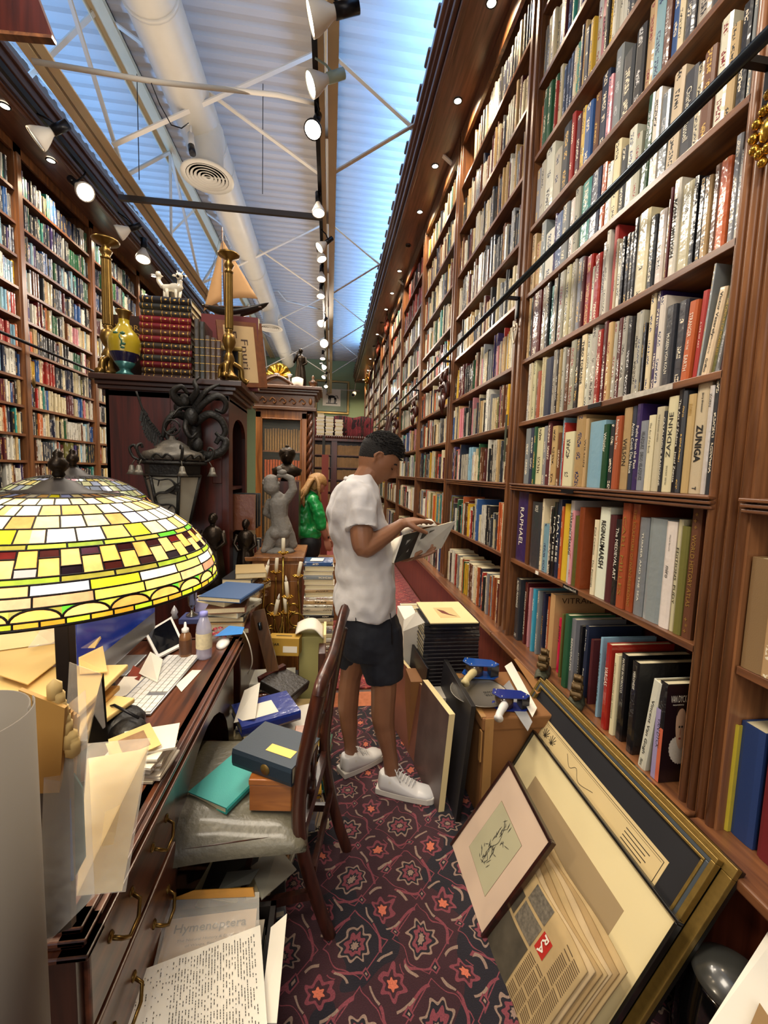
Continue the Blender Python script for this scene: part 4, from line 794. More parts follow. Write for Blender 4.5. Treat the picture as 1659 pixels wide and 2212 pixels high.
# ---- monitor, keyboard, tablet, bottles
mo = thing('computer_monitor', 'aluminium desktop computer with blue lit screen facing the chair', 'computer', (-.80, 1.68, .762))
m = MB(); m.box((-.800, 1.38, .80), (-.788, 1.99, 1.17)); m.build('case', M_ALU, mo, bevel=.004)
MB().box((-.7885, 1.39, .885), (-.786, 1.98, 1.16)).build('screen', mat('screen_blue', '081850', .12, var=.6, vscale=5, emis='16358a', estr=.5, coat=1), mo)
MB().box((-.90, 1.60, .763), (-.74, 1.78, .771)).build('foot', M_ALU, mo, bevel=.003); MB().bar((-.87, 1.69, .77), (-.80, 1.69, .95), .006, .12, up=(0, 1, 0)).build('stand', M_ALU, mo)
kb = thing('keyboard', 'slim white and silver keyboard on the desk edge', 'keyboard', (-.58, 1.55, .763), 0)
ka, kbv, kc = at(362, 1417, Z=.765), at(425, 1417, Z=.765), at(293, 1541, Z=.765)
fx = (kbv - ka).normalized(); fy = (kc - ka); fy = (fy - fx * fy.dot(fx)).normalized(); MK = frame(ka, fx, fy)
MB().obox(MK, (0, 0, -.008), (.135, .43, .0)).build('keyboard_base', M_ALU, kb, bevel=.003)
for i in range(6):
    y = .008; n = [17, 17, 17, 16, 15, 11][i]
    m = MB(); w_ = .414 / n
    for j in range(n):
        if j * w_ > .29 and j * w_ < .30: continue
        m.obox(MK, (.01 + (5 - i) * .0205, y + j * w_ + .001, -.0105), (.01 + (5 - i) * .0205 + .018, y + (j + 1) * w_ - .001, -.008))
    for v in range(len(m.v)): pass
    m.v = [(x, yy, zz + 0.0) for x, yy, zz in m.v]; m.build('key_row', M_KEY, kb)
# flip keyboard normal so that keys stand upward
for o in kids(kb):
    for v in o.data.vertices: v.co.z = -v.co.z if o.name.startswith('key_row') else v.co.z
for o in kids(kb):
    if o.name.startswith('key_row'):
        zs = [v.co.z for v in o.data.vertices]; mz = min(zs)
        for v in o.data.vertices: v.co.z = v.co.z - mz + .0085
    else:
        for v in o.data.vertices: v.co.z = abs(v.co.z - .002)
        for v in o.data.vertices: v.co.z = min(max(v.co.z, 0.0005), .009)
tb = thing('tablet', 'white framed tablet with dark screen lying behind the glue bottle', 'tablet', at(330, 1390, Z=.775))
t0, t1, t2, t3 = at(340, 1425, Z=.77), at(398, 1395, Z=.77), at(370, 1335, Z=.80), at(312, 1370, Z=.80)
pt = [t0, t1, t2, t3]; cen = sum(pt, Vector()) / 4
o = slab('tablet_case', None, None, pt, .008, mat('white_plastic', 'e6e4de', .3, var=0)); o.parent = tb; o.data.transform(Matrix.Translation(-tb.location))
o = slab('tablet_screen', None, None, [cen + (p - cen) * .84 + Vector((0, 0, .0085)) for p in pt], .001, mat('dark_glass', '0b0d14', .08, var=0, coat=1)); o.parent = tb; o.data.transform(Matrix.Translation(-tb.location))
def bottle(label, p, prof, capprof, m_, mcap, cat='bottle', lab=None, name='bottle'):
    t = thing(name, label, cat, p); MB().lathe(prof, p, 20).build('body', m_, t); MB().lathe(capprof, p, 16).build('cap', mcap, t)
    if lab: MB().lathe([(lab[0], lab[1]), (lab[0], lab[2])], p, 20, cap=False).build('paper_label', lab[3], t)
    return t
g = at(401, 1420, Z=.763); bottle('small brown glue bottle with a white nozzle cap', g, [(.001, 0), (.022, 0), (.024, .005), (.024, .085), (.02, .1), (.012, .108), (.012, .112)], [(.014, .11), (.014, .124), (.006, .13), (.004, .15), (.001, .152)], mat('brown_glue', '7a5330', .35, var=.05, coat=.4), mat('white_cap', 'e8e8e4', .4, var=0), lab=(.0245, .02, .08, mat('glue_label', '5a3a26', .4, var=.3, vscale=80)))
g = at(441, 1420, Z=.763); bottle('half empty clear lavender tinted water bottle with a lilac cap', g, [(.001, 0), (.028, 0), (.031, .008), (.031, .12), (.028, .14), (.017, .17), (.014, .175), (.014, .182)], [(.016, .178), (.016, .196), (.001, .197)], mat('bottle_plastic', 'c9cbe8', .08, var=0, alpha=.45, coat=1), mat('lilac_cap', '8f92d8', .4, var=0), lab=(.0318, .045, .11, mat('bottle_label', 'd6cba8', .5, var=.3, vscale=70)))
g = at(482, 1392, Z=.763); tag(MB().ball(g + Vector((0, 0, .004)), .055, 0, 16, (.5, 1, .3)).build('computer_mouse', MATS['white_plastic']), 'white oval computer mouse at the right desk edge', 'mouse')
g = at(478, 1372, Z=.78); t = thing('sweet_bag', 'crumpled clear bag of red and pink sweets', 'bag', g); m = MB()
for k in range(16): m.ball(g + Vector((rnd.uniform(-.03, .03), rnd.uniform(-.04, .05), rnd.uniform(-.012, .03))), .012, 0, 6)
m.build('sweets', mat('red_sweets', 'a8323c', .3, var=.6, vscale=60), t); MB().ball(g, .06, 0, 14, (.8, 1.1, .55)).build('plastic_bag', M_PLAST, t)
b_ = [at(463, 1375, Z=.80), at(523, 1370, Z=.80), at(528, 1355, Z=.82), at(495, 1352, Z=.83)]; slab('blue_card', 'bright blue folded card at the far desk corner', 'card', b_, .002, mat('bright_blue', '1f7fd0', .5, var=.03))
g = at(415, 1330, Z=.79); t = thing('silver_cup', 'tall silver trophy cup on a blue box behind the water bottle', 'cup', g)
MB().lathe([(.001, 0), (.03, 0), (.028, .008), (.008, .02), (.007, .04), (.02, .06), (.026, .14), (.03, .15), (.027, .148), (.02, .06), (.001, .05)], g, 20).build('cup_body', mat('silver', 'b8b4a8', .15, .95, var=0), t)
tag(MB().box((g.x - .05, g.y - .05, .763), (g.x + .06, g.y + .06, .789)).build('blue_box', mat('dusty_blue', '4a5282', .5, var=.1), bevel=.002), 'flat dusty blue box under the silver cup', 'box')
g = at(377, 1335, Z=.785); t = MB(); t.lathe([(.001, 0), (.02, 0), (.012, .02), (.018, .03), (.01, .05), (.004, .06), (.001, .065)], g, 14); tag(t.build('glass_figurine', mat('crystal', 'd8d8e0', .05, .3, var=0, coat=1)), 'small shiny crystal figurine left of the silver cup', 'figurine')
g = at(445, 1310, Z=.81); tag(MB().box((g.x - .05, g.y - .02, .763), (g.x + .05, g.y + .02, .85)).build('tissue_box', mat('pale_lilac_card', 'b8b4d8', .5, var=.05), bevel=.002), 'pale lilac box standing behind the water bottle', 'box')
# papers round the keyboard
def sheetp(label, pix, z, m_=None, name='paper_sheet', cat='paper', th=.0012, curl=0, group=None):
    pts = [at(x, y, Z=z + dz) for x, y, dz in pix]; return slab(name, label, cat, pts, th, m_ or M_PAPER, group=group)
sheetp('white crumpled sheet leaning between monitor and keyboard', [(300, 1455, 0), (340, 1475, 0), (352, 1425, .02), (325, 1408, .035)], .775)
sheetp('cream paper under the monitor chin', [(228, 1515, 0), (290, 1498, 0), (318, 1462, .0), (268, 1462, .01)], .768)
sheetp('white sheet sticking out from under the keyboard', [(392, 1495, 0), (435, 1448, 0), (415, 1448, 0), (380, 1480, 0)], .764)
o = sheetp('colour snapshot of a red haired figure beside the monitor', [(275, 1462, 0), (300, 1470, 0), (312, 1450, .0), (288, 1438, .0)], .772, mat('photo_print', '8a3a24', .3, var=.8, vscale=40), 'photograph', 'photo')
for k, (a, b) in enumerate((((300, 1510), (325, 1480)), ((296, 1500), (322, 1474)))): tag(MB().tube([at(*a, Z=.768), at(*b, Z=.768)], .004, 6).build('pencil', mat('pencil_yellow', 'd0a020', .4, var=0)), ('yellow pencil' if k else 'second yellow pencil nearer the keyboard') + ' left of the keyboard', 'pencil')
# stack of folded letters at the desk edge with an old photo on top
zc = .764
for k in range(11):
    cx, cy = -.47 + rnd.uniform(-.012, .012), 1.10 + rnd.uniform(-.012, .012); a = rnd.uniform(-.25, .25)
    MM = Matrix.Translation((cx, cy, zc)) @ Matrix.Rotation(a, 4, 'Z'); o = MB().obox(MM, (-.07, -.055, 0), (.065, .055, .0055)).build('envelope', M_PAPER)
    tag(o, 'white envelope in the desk edge pile, %s from the bottom' % ORD[k], 'envelope', 'white envelopes in a pile at the desk edge'); zc += .0062
MM = Matrix.Translation((-.49, 1.09, zc + .004)) @ Matrix.Rotation(.6, 4, 'Z') @ Matrix.Rotation(-.08, 4, 'Y'); t = thing('photo_card', 'tan mounted vintage photograph lying on the pile of envelopes', 'photo', (-.49, 1.09, zc))
MB().obox(MM, (-.055, -.06, 0), (.05, .06, .002)).build('mount', M_ENV2, t); MB().obox(MM, (-.03, -.042, .002), (.03, .035, .0028)).build('print', mat('sepia_print', '8a6a4a', .5, var=.6, vscale=50), t)
# things under the monitor: dark camera-like bundle, scissors
g = at(255, 1560, Z=.79); t = thing('camera_bag', 'black crumpled camera case behind the plastic sleeves', 'bag', g); MB().ball(g, .075, 0, 14, (1, .9, .55)).ball(g + Vector((.05, -.05, 0)), .05, 0, 12, (1, 1, .7)).build('case_body', mat('black_nylon', '0e0d0d', .5, var=.2, bump=.6, bscale=30), t); MB().tube([g + Vector((-.05, .03, .03)), g + Vector((0, -.02, .065)), g + Vector((.08, -.05, .04))], .004, 6).build('strap', M_BLACK, t)
g = at(310, 1585, Z=.77); tag(MB().tube([g + Vector((-.03, .05, .01)), g, g + Vector((.05, -.05, 0))], .006, 8).build('paint_brush', mat('orange_handle', 'a85a24', .4, var=.1)), 'orange handled brush beside the pile of envelopes', 'brush')
# ribbed glass bowl at the edge under the sleeves
g = at(280, 1700, Z=.80); g = Vector((-.475, .93, .763)); m = MB()
m.lathe([(.001, .0), (.03, 0), (.045, .02), (.06, .05), (.062, .052), (.056, .05), (.04, .02), (.001, .006)], g, 30); tag(m.build('glass_bowl', mat('ribbed_glass', '8a8670', .15, .3, var=.5, vscale=90, coat=1)), 'ribbed grey glass dish half hidden behind the plastic sleeves', 'dish')
# ---- folders in clear sleeves standing over the near desk corner
t = thing('print_sleeve', 'tall cream mounted board in a shiny clear sleeve hanging over the desk corner', 'print', (-.36, .7, .8))
A, B, Cc, D = at(188, 1640, Y=.78), at(318, 1618, Y=.78), at(262, 1925, Y=.64), at(165, 1935, Y=.62)
o = slab('board', None, None, [D, Cc, B, A], .006, M_CREAMP); o.parent = t; o.data.transform(Matrix.Translation(-t.location))
nv = (Cc - D).cross(A - D).normalized()
A2, B2, C2, D2 = at(186, 1612, Y=.78), at(322, 1600, Y=.78), at(268, 1932, Y=.63), at(160, 1942, Y=.61)
o = slab('clear_sleeve', None, None, [p + nv * .009 for p in (D2, C2, B2, A2)], .0008, M_PLAST); o.parent = t; o.data.transform(Matrix.Translation(-t.location))
o = slab('backing_paper', None, None, [p + nv * .0068 for p in (at(190, 1665, Y=.78), at(232, 1655, Y=.78), at(196, 1860, Y=.66), at(190, 1700, Y=.78))][::-1], .0006, M_ENV2); o.parent = t; o.data.transform(Matrix.Translation(-t.location))
t = thing('print_sleeve', 'narrow clear sleeve of grey and teal prints beside the paper roll', 'print', (-.33, .6, .8))
for nm, pp, th, m_, Yv in (('print_stack', ((95, 1600), (158, 1575), (165, 1990), (75, 2030)), .012, mat('grey_brown_print', '54483c', .5, var=.5, vscale=14), .60), ('teal_print', ((150, 1650), (180, 1700), (186, 1850), (160, 1900)), .004, mat('teal_print', '2f6a68', .4, var=.3, vscale=30), .63),
                           ('clear_sleeve', ((100, 1560), (185, 1490), (205, 1935), (80, 2060)), .0008, M_PLAST, .585), ('blue_spine', ((140, 1640), (150, 1640), (160, 1900), (148, 1900)), .003, mat('blue_edge', '1d4a8a', .4, var=.1), .592)):
    q = [at(x, y, Y=Yv - (y - 1500) * .00018) for x, y in pp]; o = slab(nm, None, None, [q[3], q[2], q[1], q[0]], th, m_); o.parent = t; o.data.transform(Matrix.Translation(-t.location))
# tall clear empty sleeves further back, envelopes bundle
t = thing('clear_sleeve', 'tall empty clear plastic sleeve standing against the lamp post', 'sleeve', (-.5, .85, .8))
q = [at(190, 1600, Y=.86), at(228, 1570, Y=.86), at(218, 1455, Y=.86), at(150, 1430, Y=.86), at(140, 1600, Y=.86)]; o = slab('film', None, None, q, .0008, M_PLAST); o.parent = t; o.data.transform(Matrix.Translation(-t.location))
tag(slab('dark_folder', None, None, [at(188, 1605, Y=.84), at(232, 1605, Y=.86), at(222, 1455, Y=.90), at(210, 1500, Y=.88)], .006, mat('black_folder', '12110f', .3, var=.1)), 'black pointed folder edge behind the clear sleeves', 'folder')
# manila envelope bundle with ragged edge behind the roll
t = thing('envelope_bundle', 'bundle of tan padded envelopes with a ragged edge behind the paper roll', 'envelope', (-.42, .62, .8))
m = MB()
for k in range(5):
    q = [at(x + k * 7, y + k * 5, Y=.55 + k * .012) for x, y in ((60, 1990), (112, 1960), (140, 1530), (40, 1490))]
    nv_ = Vector((0, 1, 0)); m._add(q + [p + nv_ * .006 for p in q], [(0, 1, 2, 3), (7, 6, 5, 4), (0, 4, 5, 1), (1, 5, 6, 2), (2, 6, 7, 3), (3, 7, 4, 0)])
m.build('envelopes', M_ENV, t)
m = MB()
for k in range(16): p = at(118 + k * 2.6, 1492 + k * 8 + rnd.uniform(-4, 4), Y=.56); m.ball(p, rnd.uniform(.006, .011), 0, 6, (1, 1, 1.6))
m.build('torn_padding', M_ENV2, t)
# paper roll in the corner
roll = thing('paper_roll', 'large pale grey rolled sheet of paper standing at the left picture edge', 'roll', (-.345, .43, .0))
def rollpt(u, v):
    a = u * 2 * PI * 1.08; r = .056 + .004 * u; return (-.355 + r * math.cos(a + .3), .43 + r * math.sin(a + .3), .76 - .0 + v * .54)
m = MB(); m.sheet(rollpt, 48, 1); m.build('paper', mat('grey_paper', '7c7468', .6, var=.05), roll, solid=.0015)
# large flat envelopes and films piled on the desk left of the lamp post
zc = .763
for k in range(9):
    MM = Matrix.Translation((-.86 + rnd.uniform(-.03, .03), 1.12 + rnd.uniform(-.03, .03), zc)) @ Matrix.Rotation(rnd.uniform(-.3, .3), 4, 'Z')
    tag(MB().obox(MM, (-.2, -.26, 0), (.2, .26, .016)).build('large_envelope', M_ENV if k % 2 else M_ENV2, bevel=.004), '%s large manila envelope from the bottom, left of the lamp post' % ORD[k], 'envelope', 'pile of large manila envelopes on the desk'); zc += .0165
for k, (pix, mm, nm) in enumerate((([(0, 1460, .0), (60, 1480, .0), (170, 1395, .0), (120, 1350, .0), (0, 1385, 0)], M_ENV2, 'sloping tan envelope on the pile under the lamp shade'), ([(0, 1405, .0), (110, 1390, .0), (140, 1372, .02), (60, 1352, .0), (0, 1360, .0)], M_CREAMP, 'cream folded wrapper on top of the envelope pile'),
                               ([(168, 1360, 0), (232, 1345, .02), (238, 1350, .0), (205, 1400, .0), (170, 1400, 0)], M_ENV2, 'yellowish envelope standing out right of the lamp post'), ([(170, 1420, 0), (222, 1395, 0), (232, 1450, -.02), (172, 1455, -.03)], M_ENV2, 'second yellowish envelope below it, against the monitor'))):
    sheetp(nm, pix, .93 + k * .006, mm, 'envelope', 'envelope', .003)
t = slab('clear_film', 'crumpled clear film lying on the tan envelopes', 'film', [at(60, 1400, Z=.955), at(150, 1385, Z=.955), at(150, 1352, Z=.97), at(95, 1350, Z=.97)], .001, M_PLAST)
# ---------------------------------------------------------------- stained glass lamps
def glass_mat():
    m = bpy.data.materials.new('stained_glass'); m.use_nodes = True; N = m.node_tree.nodes; L = m.node_tree.links
    out = N['Material Output']; N.remove(N['Principled BSDF'])
    ca = N.new('ShaderNodeVertexColor'); ca.layer_name = 'Col'; tc = N.new('ShaderNodeTexCoord'); nz = N.new('ShaderNodeTexNoise'); nz.inputs['Scale'].default_value = 45; nz.inputs['Detail'].default_value = 4; L.new(tc.outputs['Object'], nz.inputs['Vector'])
    hs = N.new('ShaderNodeHueSaturation'); L.new(ca.outputs[0], hs.inputs['Color'])
    mr = N.new('ShaderNodeMapRange'); mr.inputs[3].default_value = .5; mr.inputs[4].default_value = 1.5; L.new(nz.outputs['Fac'], mr.inputs[0]); L.new(mr.outputs[0], hs.inputs['Value'])
    tr = N.new('ShaderNodeBsdfTranslucent'); L.new(hs.outputs[0], tr.inputs[0]); gl = N.new('ShaderNodeBsdfGlossy'); gl.inputs['Roughness'].default_value = .12; df = N.new('ShaderNodeBsdfDiffuse'); L.new(hs.outputs[0], df.inputs[0])
    m1 = N.new('ShaderNodeMixShader'); m1.inputs[0].default_value = .25; L.new(tr.outputs[0], m1.inputs[1]); L.new(df.outputs[0], m1.inputs[2])
    m2 = N.new('ShaderNodeMixShader'); m2.inputs[0].default_value = .05; L.new(m1.outputs[0], m2.inputs[1]); L.new(gl.outputs[0], m2.inputs[2]); L.new(m2.outputs[0], out.inputs[0]); return m
M_SG = glass_mat(); M_LEAD = mat('lead_came', '1c1512', .5, .5, var=0)
def tiffany(label, c, Rr, zr, H_, energy, cool=False, seed=1, finz=0):
    rg = random.Random(seed); t = thing('table_lamp', label, 'lamp', c); cx, cy, cz = c
    zt = zr + H_
    def rad(v): return Rr * (.29 + .71 * math.sin(v * PI / 2 * .97) ** .98) if 0 else Rr * (.28 + .72 * (1 - (1 - v) ** 1.75))
    def P(u, v): a = u * 2 * PI; r = rad(v); return Vector((cx + r * math.cos(a), cy + r * math.sin(a), zt - H_ * (.12 * v + .88 * v ** 1.55)))
    Y1 = ['f0dc9c', 'f6ecc0', 'e8cc80', 'faf2d8', 'e8b868', 'f4e6b8', 'c89058', 'f0e428', 'a8b0e0', 'e4cc90', 'f4e8c4', 'd8a468']; Gn = ['98b040', '7c9430', 'a8a848', '8c8a3c', '50b030']; Or = ['f0a85c', 'e8a058', 'f0b070']; Dk = ['2a1214', '501412', '181018', '3a1816']
    Wd = ['e4cc78', 'c89c78', 'e0d8c0', 'd0bc58', 'a8b4c8', 'd8a470', 'ece030', 'a87460']
    if cool: Y1 = ['b8c0a0', '90a0c8', 'a8b890', 'c8a8c0', 'd0d0b0', '8898b8', 'b8b070', '98a8a0']; Wd = Y1
    rows = [(0, .08, 36, Y1), (.08, .18, 36, Y1), (.18, .29, 36, Y1), (.29, .40, 36, Y1), (.40, .51, 36, Y1), (.51, .55, 30, Gn), (.55, .72, 0, None), (.72, .76, 24, Gn), (.76, .825, 24, Wd), (.825, .89, 24, Wd), (.89, .96, -30, Gn), (.96, 1.0, 60, ['a8b020', '90a020', 'c09030', 'a0c030', 'b08828'])]
    V = []; Fs = []; CL = []; lead = MB()
    def pane(uv, col):
        o = len(V); V.extend([P(*q) for q in uv]); Fs.append(tuple(range(o, o + len(uv)))); k = rg.uniform(.8, 1.1); c4 = [min(1, x * k) for x in C(col)[:3]] + [1]; CL.extend(c4 * len(uv))
    def edge(p, q, r=.0016): lead.tube([p, q], r, 5, cap=False)
    def loop(v, r=.0018):
        for j in range(72): edge(P(j / 72, v), P((j + 1) / 72, v), r)
    for v0, v1, n, pal in rows:
        loop(v0)
        if n > 0:
            ph = rg.random() / n
            for j in range(n):
                u0, u1 = j / n + ph, (j + 1) / n + ph; um = (u0 + u1) / 2
                pane([(u0, v1), (um, v1), (u1, v1), (u1, v0), (um, v0), (u0, v0)], rg.choice(pal)); edge(P(u0, v0), P(u0, v1))
        elif n == 0:
            n = 60; vm = (v0 + v1) / 2
            for j in range(n):
                u0, u1 = j / n, (j + 1) / n; s = [v0 + .0 + (.055 if j % 2 else .115) * 1.0]
                vs_ = s[0]; top_dark = j % 2
                pane([(u0, vs_), (u1, vs_), (u1, v0), (u0, v0)], rg.choice(Dk) if top_dark else rg.choice(Or)); pane([(u0, v1), (u1, v1), (u1, vs_), (u0, vs_)], rg.choice(Or) if top_dark else rg.choice(Dk)); edge(P(u0, v0), P(u0, v1)); edge(P(u0, vs_), P(u1, vs_))
        else:
            n = -n
            for j in range(n):
                u0, w = j / n, 1 / n; arc = [(u0 + w * (.5 - .5 * math.cos(a * PI / 10)), v1 - (v1 - v0) * .95 * math.sin(a * PI / 10)) for a in range(11)]
                pane(arc[::-1], rg.choice(Or)); pane([(u0, v0), (u0, v1)] + arc[1:6] + [(u0 + w / 2, v0)], rg.choice(pal)); pane([(u0 + w, v1), (u0 + w, v0), (u0 + w / 2, v0)] + arc[5:10], rg.choice(pal))
                for a in range(10): edge(P(*arc[a]), P(*arc[a + 1]), .002)
    loop(1.0, .0028)
    me = bpy.data.meshes.new('glass_shade'); off = Vector(c); me.from_pydata([tuple(v - off) for v in V], [], Fs); me.materials.append(M_SG); a = me.color_attributes.new('Col', 'FLOAT_COLOR', 'CORNER'); a.data.foreach_set('color', CL); me.update()
    o = bpy.data.objects.new('glass_shade', me); COL.objects.link(o); o.parent = t
    lead.build('lead_lines', M_LEAD, t)
    r0 = rad(0); MB().lathe([(r0 + .03, zt - .014 - cz), (r0 + .032, zt - .006 - cz), (r0 * .6, zt + .006 - cz), (r0 * .35, zt + .022 - cz), (.008, zt + .03 - cz)], c, 28, cap=False).build('cap', M_LEAD, t)
    MB().lathe([(.006, 0), (.012, .008), (.010, .014), (.017, .022), (.018, .032), (.012, .042), (.008, .046), (.010, .052), (.002, .062)], (cx, cy, zt + .028 + finz), 14).build('finial', M_BRONZE, t)
    MB().box((cx - .014, cy - .014, cz + .03), (cx + .014, cy + .014, zt - .02)).build('post', mat('lamp_post', '1e1712', .4, .5, var=.1), t, bevel=.003)
    MB().lathe([(.001, 0), (.10, 0), (.10, .01), (.08, .02), (.03, .03), (.018, .05)], c, 24).build('lamp_base', M_BRONZE, t)
    for a in (0.3, 2.4, 4.5):
        q = Vector((cx + .07 * math.cos(a), cy + .07 * math.sin(a), zr + H_ * .45)); MB().ball(q, .026, 0, 12).build('bulb', mat('bulb_glass', 'fff0d0', .4, var=0, emis='ffdca0', estr=8 if not cool else 1), t)
        if energy: lamp('POINT', q - Vector((0, 0, .045)), energy, (1, .86, .66), .03)
tiffany('large stained glass lamp with yellow and amber dome shade in the left foreground', (-.56, .95, .763), .305, 1.30, .19, 5.5)
tiffany('second stained glass lamp with bluish leaded dome behind the yellow one', (-.84, 1.5, .763), .255, 1.345, .165, .5, cool=True, seed=4)
# ---------------------------------------------------------------- chair
M_CH = wood('chair_wood', '24100a', '4a2416', 'Z', coat=.25, rough=.35)
ch = thing('side_chair', 'dark mahogany side chair with grey leather seat pulled up to the desk', 'chair', (-.2, 1.42, 0))
def bez(ps, n=14):
    """smooth curve through control points (Catmull-Rom)"""
    ps = [Vector(p) for p in ps]; q = [2 * ps[0] - ps[1]] + ps + [2 * ps[-1] - ps[-2]]; out = []
    for i in range(1, len(q) - 2):
        for k in range(n):
            t = k / n; a, b, c, d = q[i - 1], q[i], q[i + 1], q[i + 2]
            out.append(.5 * ((2 * b) + (c - a) * t + (2 * a - 5 * b + 4 * c - d) * t * t + (3 * b - a - 3 * c + d) * t ** 3))
    out.append(ps[-1]); return out
nl = bez([(.03, 1.262, 0), (-.03, 1.235, .22), (-.072, 1.2, .44), (-.07, 1.2, .62), (-.04, 1.185, .80), (-.012, 1.17, .935)]); fl_ = bez([(.10, 1.574, 0), (.04, 1.575, .2), (.0, 1.575, .44), (.01, 1.585, .62), (.035, 1.595, .80), (.06, 1.60, .94)])
for p in (nl, fl_): MB().tube(p, .019, 8, flat=1.15).build('back_post', M_CH, ch)
cr = bez([(-.02, 1.155, .905), (-.012, 1.175, .935), (.01, 1.27, .945), (.025, 1.38, .94), (.04, 1.48, .955), (.058, 1.58, .985), (.072, 1.64, 1.0)])
MB().tube(cr, [.012] + [.019] * (len(cr) - 2) + [.012], 8, flat=1.5).build('crest_rail', M_CH, ch)
m = MB()                                             # pierced splat: interlaced ribbons
for s in (-1, 1):
    for k in (0.02, .05):
        m.tube(bez([(-.038, 1.385 + s * .035, .50), (-.035, 1.388 + s * (.05 + k), .60), (-.02, 1.39 - s * .01 * k * 20, .70), (0, 1.39 + s * (.06 + k), .80), (.02, 1.39 + s * (k + .02), .93)], 8), .009, 6)
m.tube(bez([(-.038, 1.385, .50), (-.03, 1.388, .62), (-.01, 1.39, .75), (.02, 1.39, .93)], 6), .010, 6)
for z, x in ((.60, -.035), (.72, -.018), (.84, .004)): m.ball((x, 1.388, z), .018, 0, 8, (.6, 1.4, .8))
m.tube([(-.045, 1.31, .495), (-.045, 1.46, .495)], .016, 8); m.build('splat', M_CH, ch)
for n_, a, b in (('seat_rail', (-.07, 1.2, .43), (-.0, 1.575, .43)), ('seat_rail', (-.07, 1.2, .43), (-.50, 1.17, .43)), ('seat_rail', (0, 1.575, .43), (-.5, 1.66, .43)), ('seat_rail', (-.5, 1.17, .43), (-.5, 1.66, .43))): MB().bar(a, b, .022, .05).build(n_, M_CH, ch)
for x, y in ((-.49, 1.18), (-.49, 1.65)): MB().box((x - .017, y - .017, 0), (x + .017, y + .017, .42)).build('front_leg', M_CH, ch)
for a, b in (((-.03, 1.235, .20), (-.49, 1.18, .20)), ((.04, 1.575, .20), (-.49, 1.65, .20)), ((-.25, 1.21, .20), (-.25, 1.61, .20)), ((-.03, 1.235, .28), (.03, 1.575, .28))): MB().bar(a, b, .018, .028).build('stretcher', M_CH, ch)
def seat(u, v):
    x = -.53 + .475 * u; hw = .27 - .035 * u; y = 1.405 - .0 + (v - .5) * 2 * hw; e = 1 - max(abs(2 * u - 1), abs(2 * v - 1)) ** 6
    return (x, y + .01 * math.sin(u * 4), .415 + .075 * e + .012 * math.sin(u * 5 + v * 3) * e)
m = MB(); m.sheet(seat, 26, 26); m.build('seat', M_LEAT, ch, solid=.02)
# things on the chair
zs = .497
lay('teal paperback lying on the grey leather seat', -.302, 1.37, zs, .022, .235, .16, '2f9a94', ang=2.62, gloss=False, plain=True)
wb = thing('wooden_box', 'honey brown wooden box on the chair seat under the dark blue book', 'box', (-.16, 1.30, zs)); Mb = Matrix.Translation((-.155, 1.305, zs)) @ Matrix.Rotation(-.12, 4, 'Z')
MB().obox(Mb, (-.065, -.075, 0), (.065, .075, .085)).build('box_body', wood('honey_wood', '7a4318', 'a8662c', 'X'), wb, bevel=.003); MB().obox(Mb, (-.067, -.077, .085), (.067, .077, .105)).build('lid', MATS['honey_wood'], wb, bevel=.003)
nb_ = lay('thick dark blue cloth book with gilt label resting on the wooden box', -.155, 1.315, zs + .107, .058, .225, .165, '1c2c3c', ang=1.05, gloss=False, plain=True)
MB().box((.04, .0292, .10), (.075, .030, .195)).build('gilt_label', M_INKG, nb_, world=False); MB().lathe([(.001, 0), (.017, 0), (.017, .0006)], (0, 0, 0), 20, M=Matrix.Rotation(-PI / 2, 3, 'Y')).build('spine_medallion', mat('dull_gold', '6a5426', .4, .4, var=.2), nb_, world=False).location = (-.0005, 0, .13)
tag(MB().box((-.12, 1.52, zs), (-.03, 1.64, zs + .02)).build('wooden_board', MATS['honey_wood'], bevel=.003), 'flat tan wooden board at the far corner of the chair seat', 'board')
# ---- bin of catalogues in front of the chair
bn = thing('paper_bin', 'dark open box of catalogues and papers on the floor in the left foreground', 'box', (-.28, .98, 0))
m = MB(); m.box((-.42, .60, 0), (-.405, 1.16, .27)); m.box((-.15, .60, 0), (-.135, 1.16, .27)); m.box((-.42, 1.145, 0), (-.135, 1.16, .27)); m.box((-.42, .6, 0), (-.135, 1.16, .012)); m.build('box_walls', mat('dark_box', '1a1512', .6, var=.2), bn)
for k in range(9): tag(MB().box((-.40 + .001 * k, .62, .014 + k * .026), (-.16 - .002 * (k % 3), 1.13, .014 + k * .026 + .024)).build('magazine', mat('mag_%d' % (k % 3), ('9a8a70', '5a5248', 'b8ac98')[k % 3], .5, var=.2, vscale=20)), '%s magazine from the bottom inside the dark foreground box' % ORD[k], 'magazine', 'magazines stacked inside the dark foreground box')
hy = thing('catalogue', 'beige catalogue titled Hymenoptera in a shiny clear bag', 'catalogue', (-.3, 1.05, .28))
H0, H1, H2, H3 = at(335, 2110, Z=.29), at(545, 2080, Z=.29), at(555, 1965, Z=.31), at(362, 1990, Z=.31)
o = slab('cover', None, None, [H0, H1, H2, H3], .006, mat('beige_cover', 'c9ab88', .5, var=.1)); o.parent = hy; o.data.transform(Matrix.Translation(-hy.location))
fxv = (H1 - H0).normalized(); mid = (H2 + H3) / 2 * .72 + (H0 + H1) / 2 * .28
fyv = (H3 - H0); text('Hymenoptera', frame(mid + Vector((0, 0, .009)), fxv, fyv), (H1 - H0).length * .8, .026, mat('brown_print', '3a2a20', .6, var=0), hy, bold=.012)
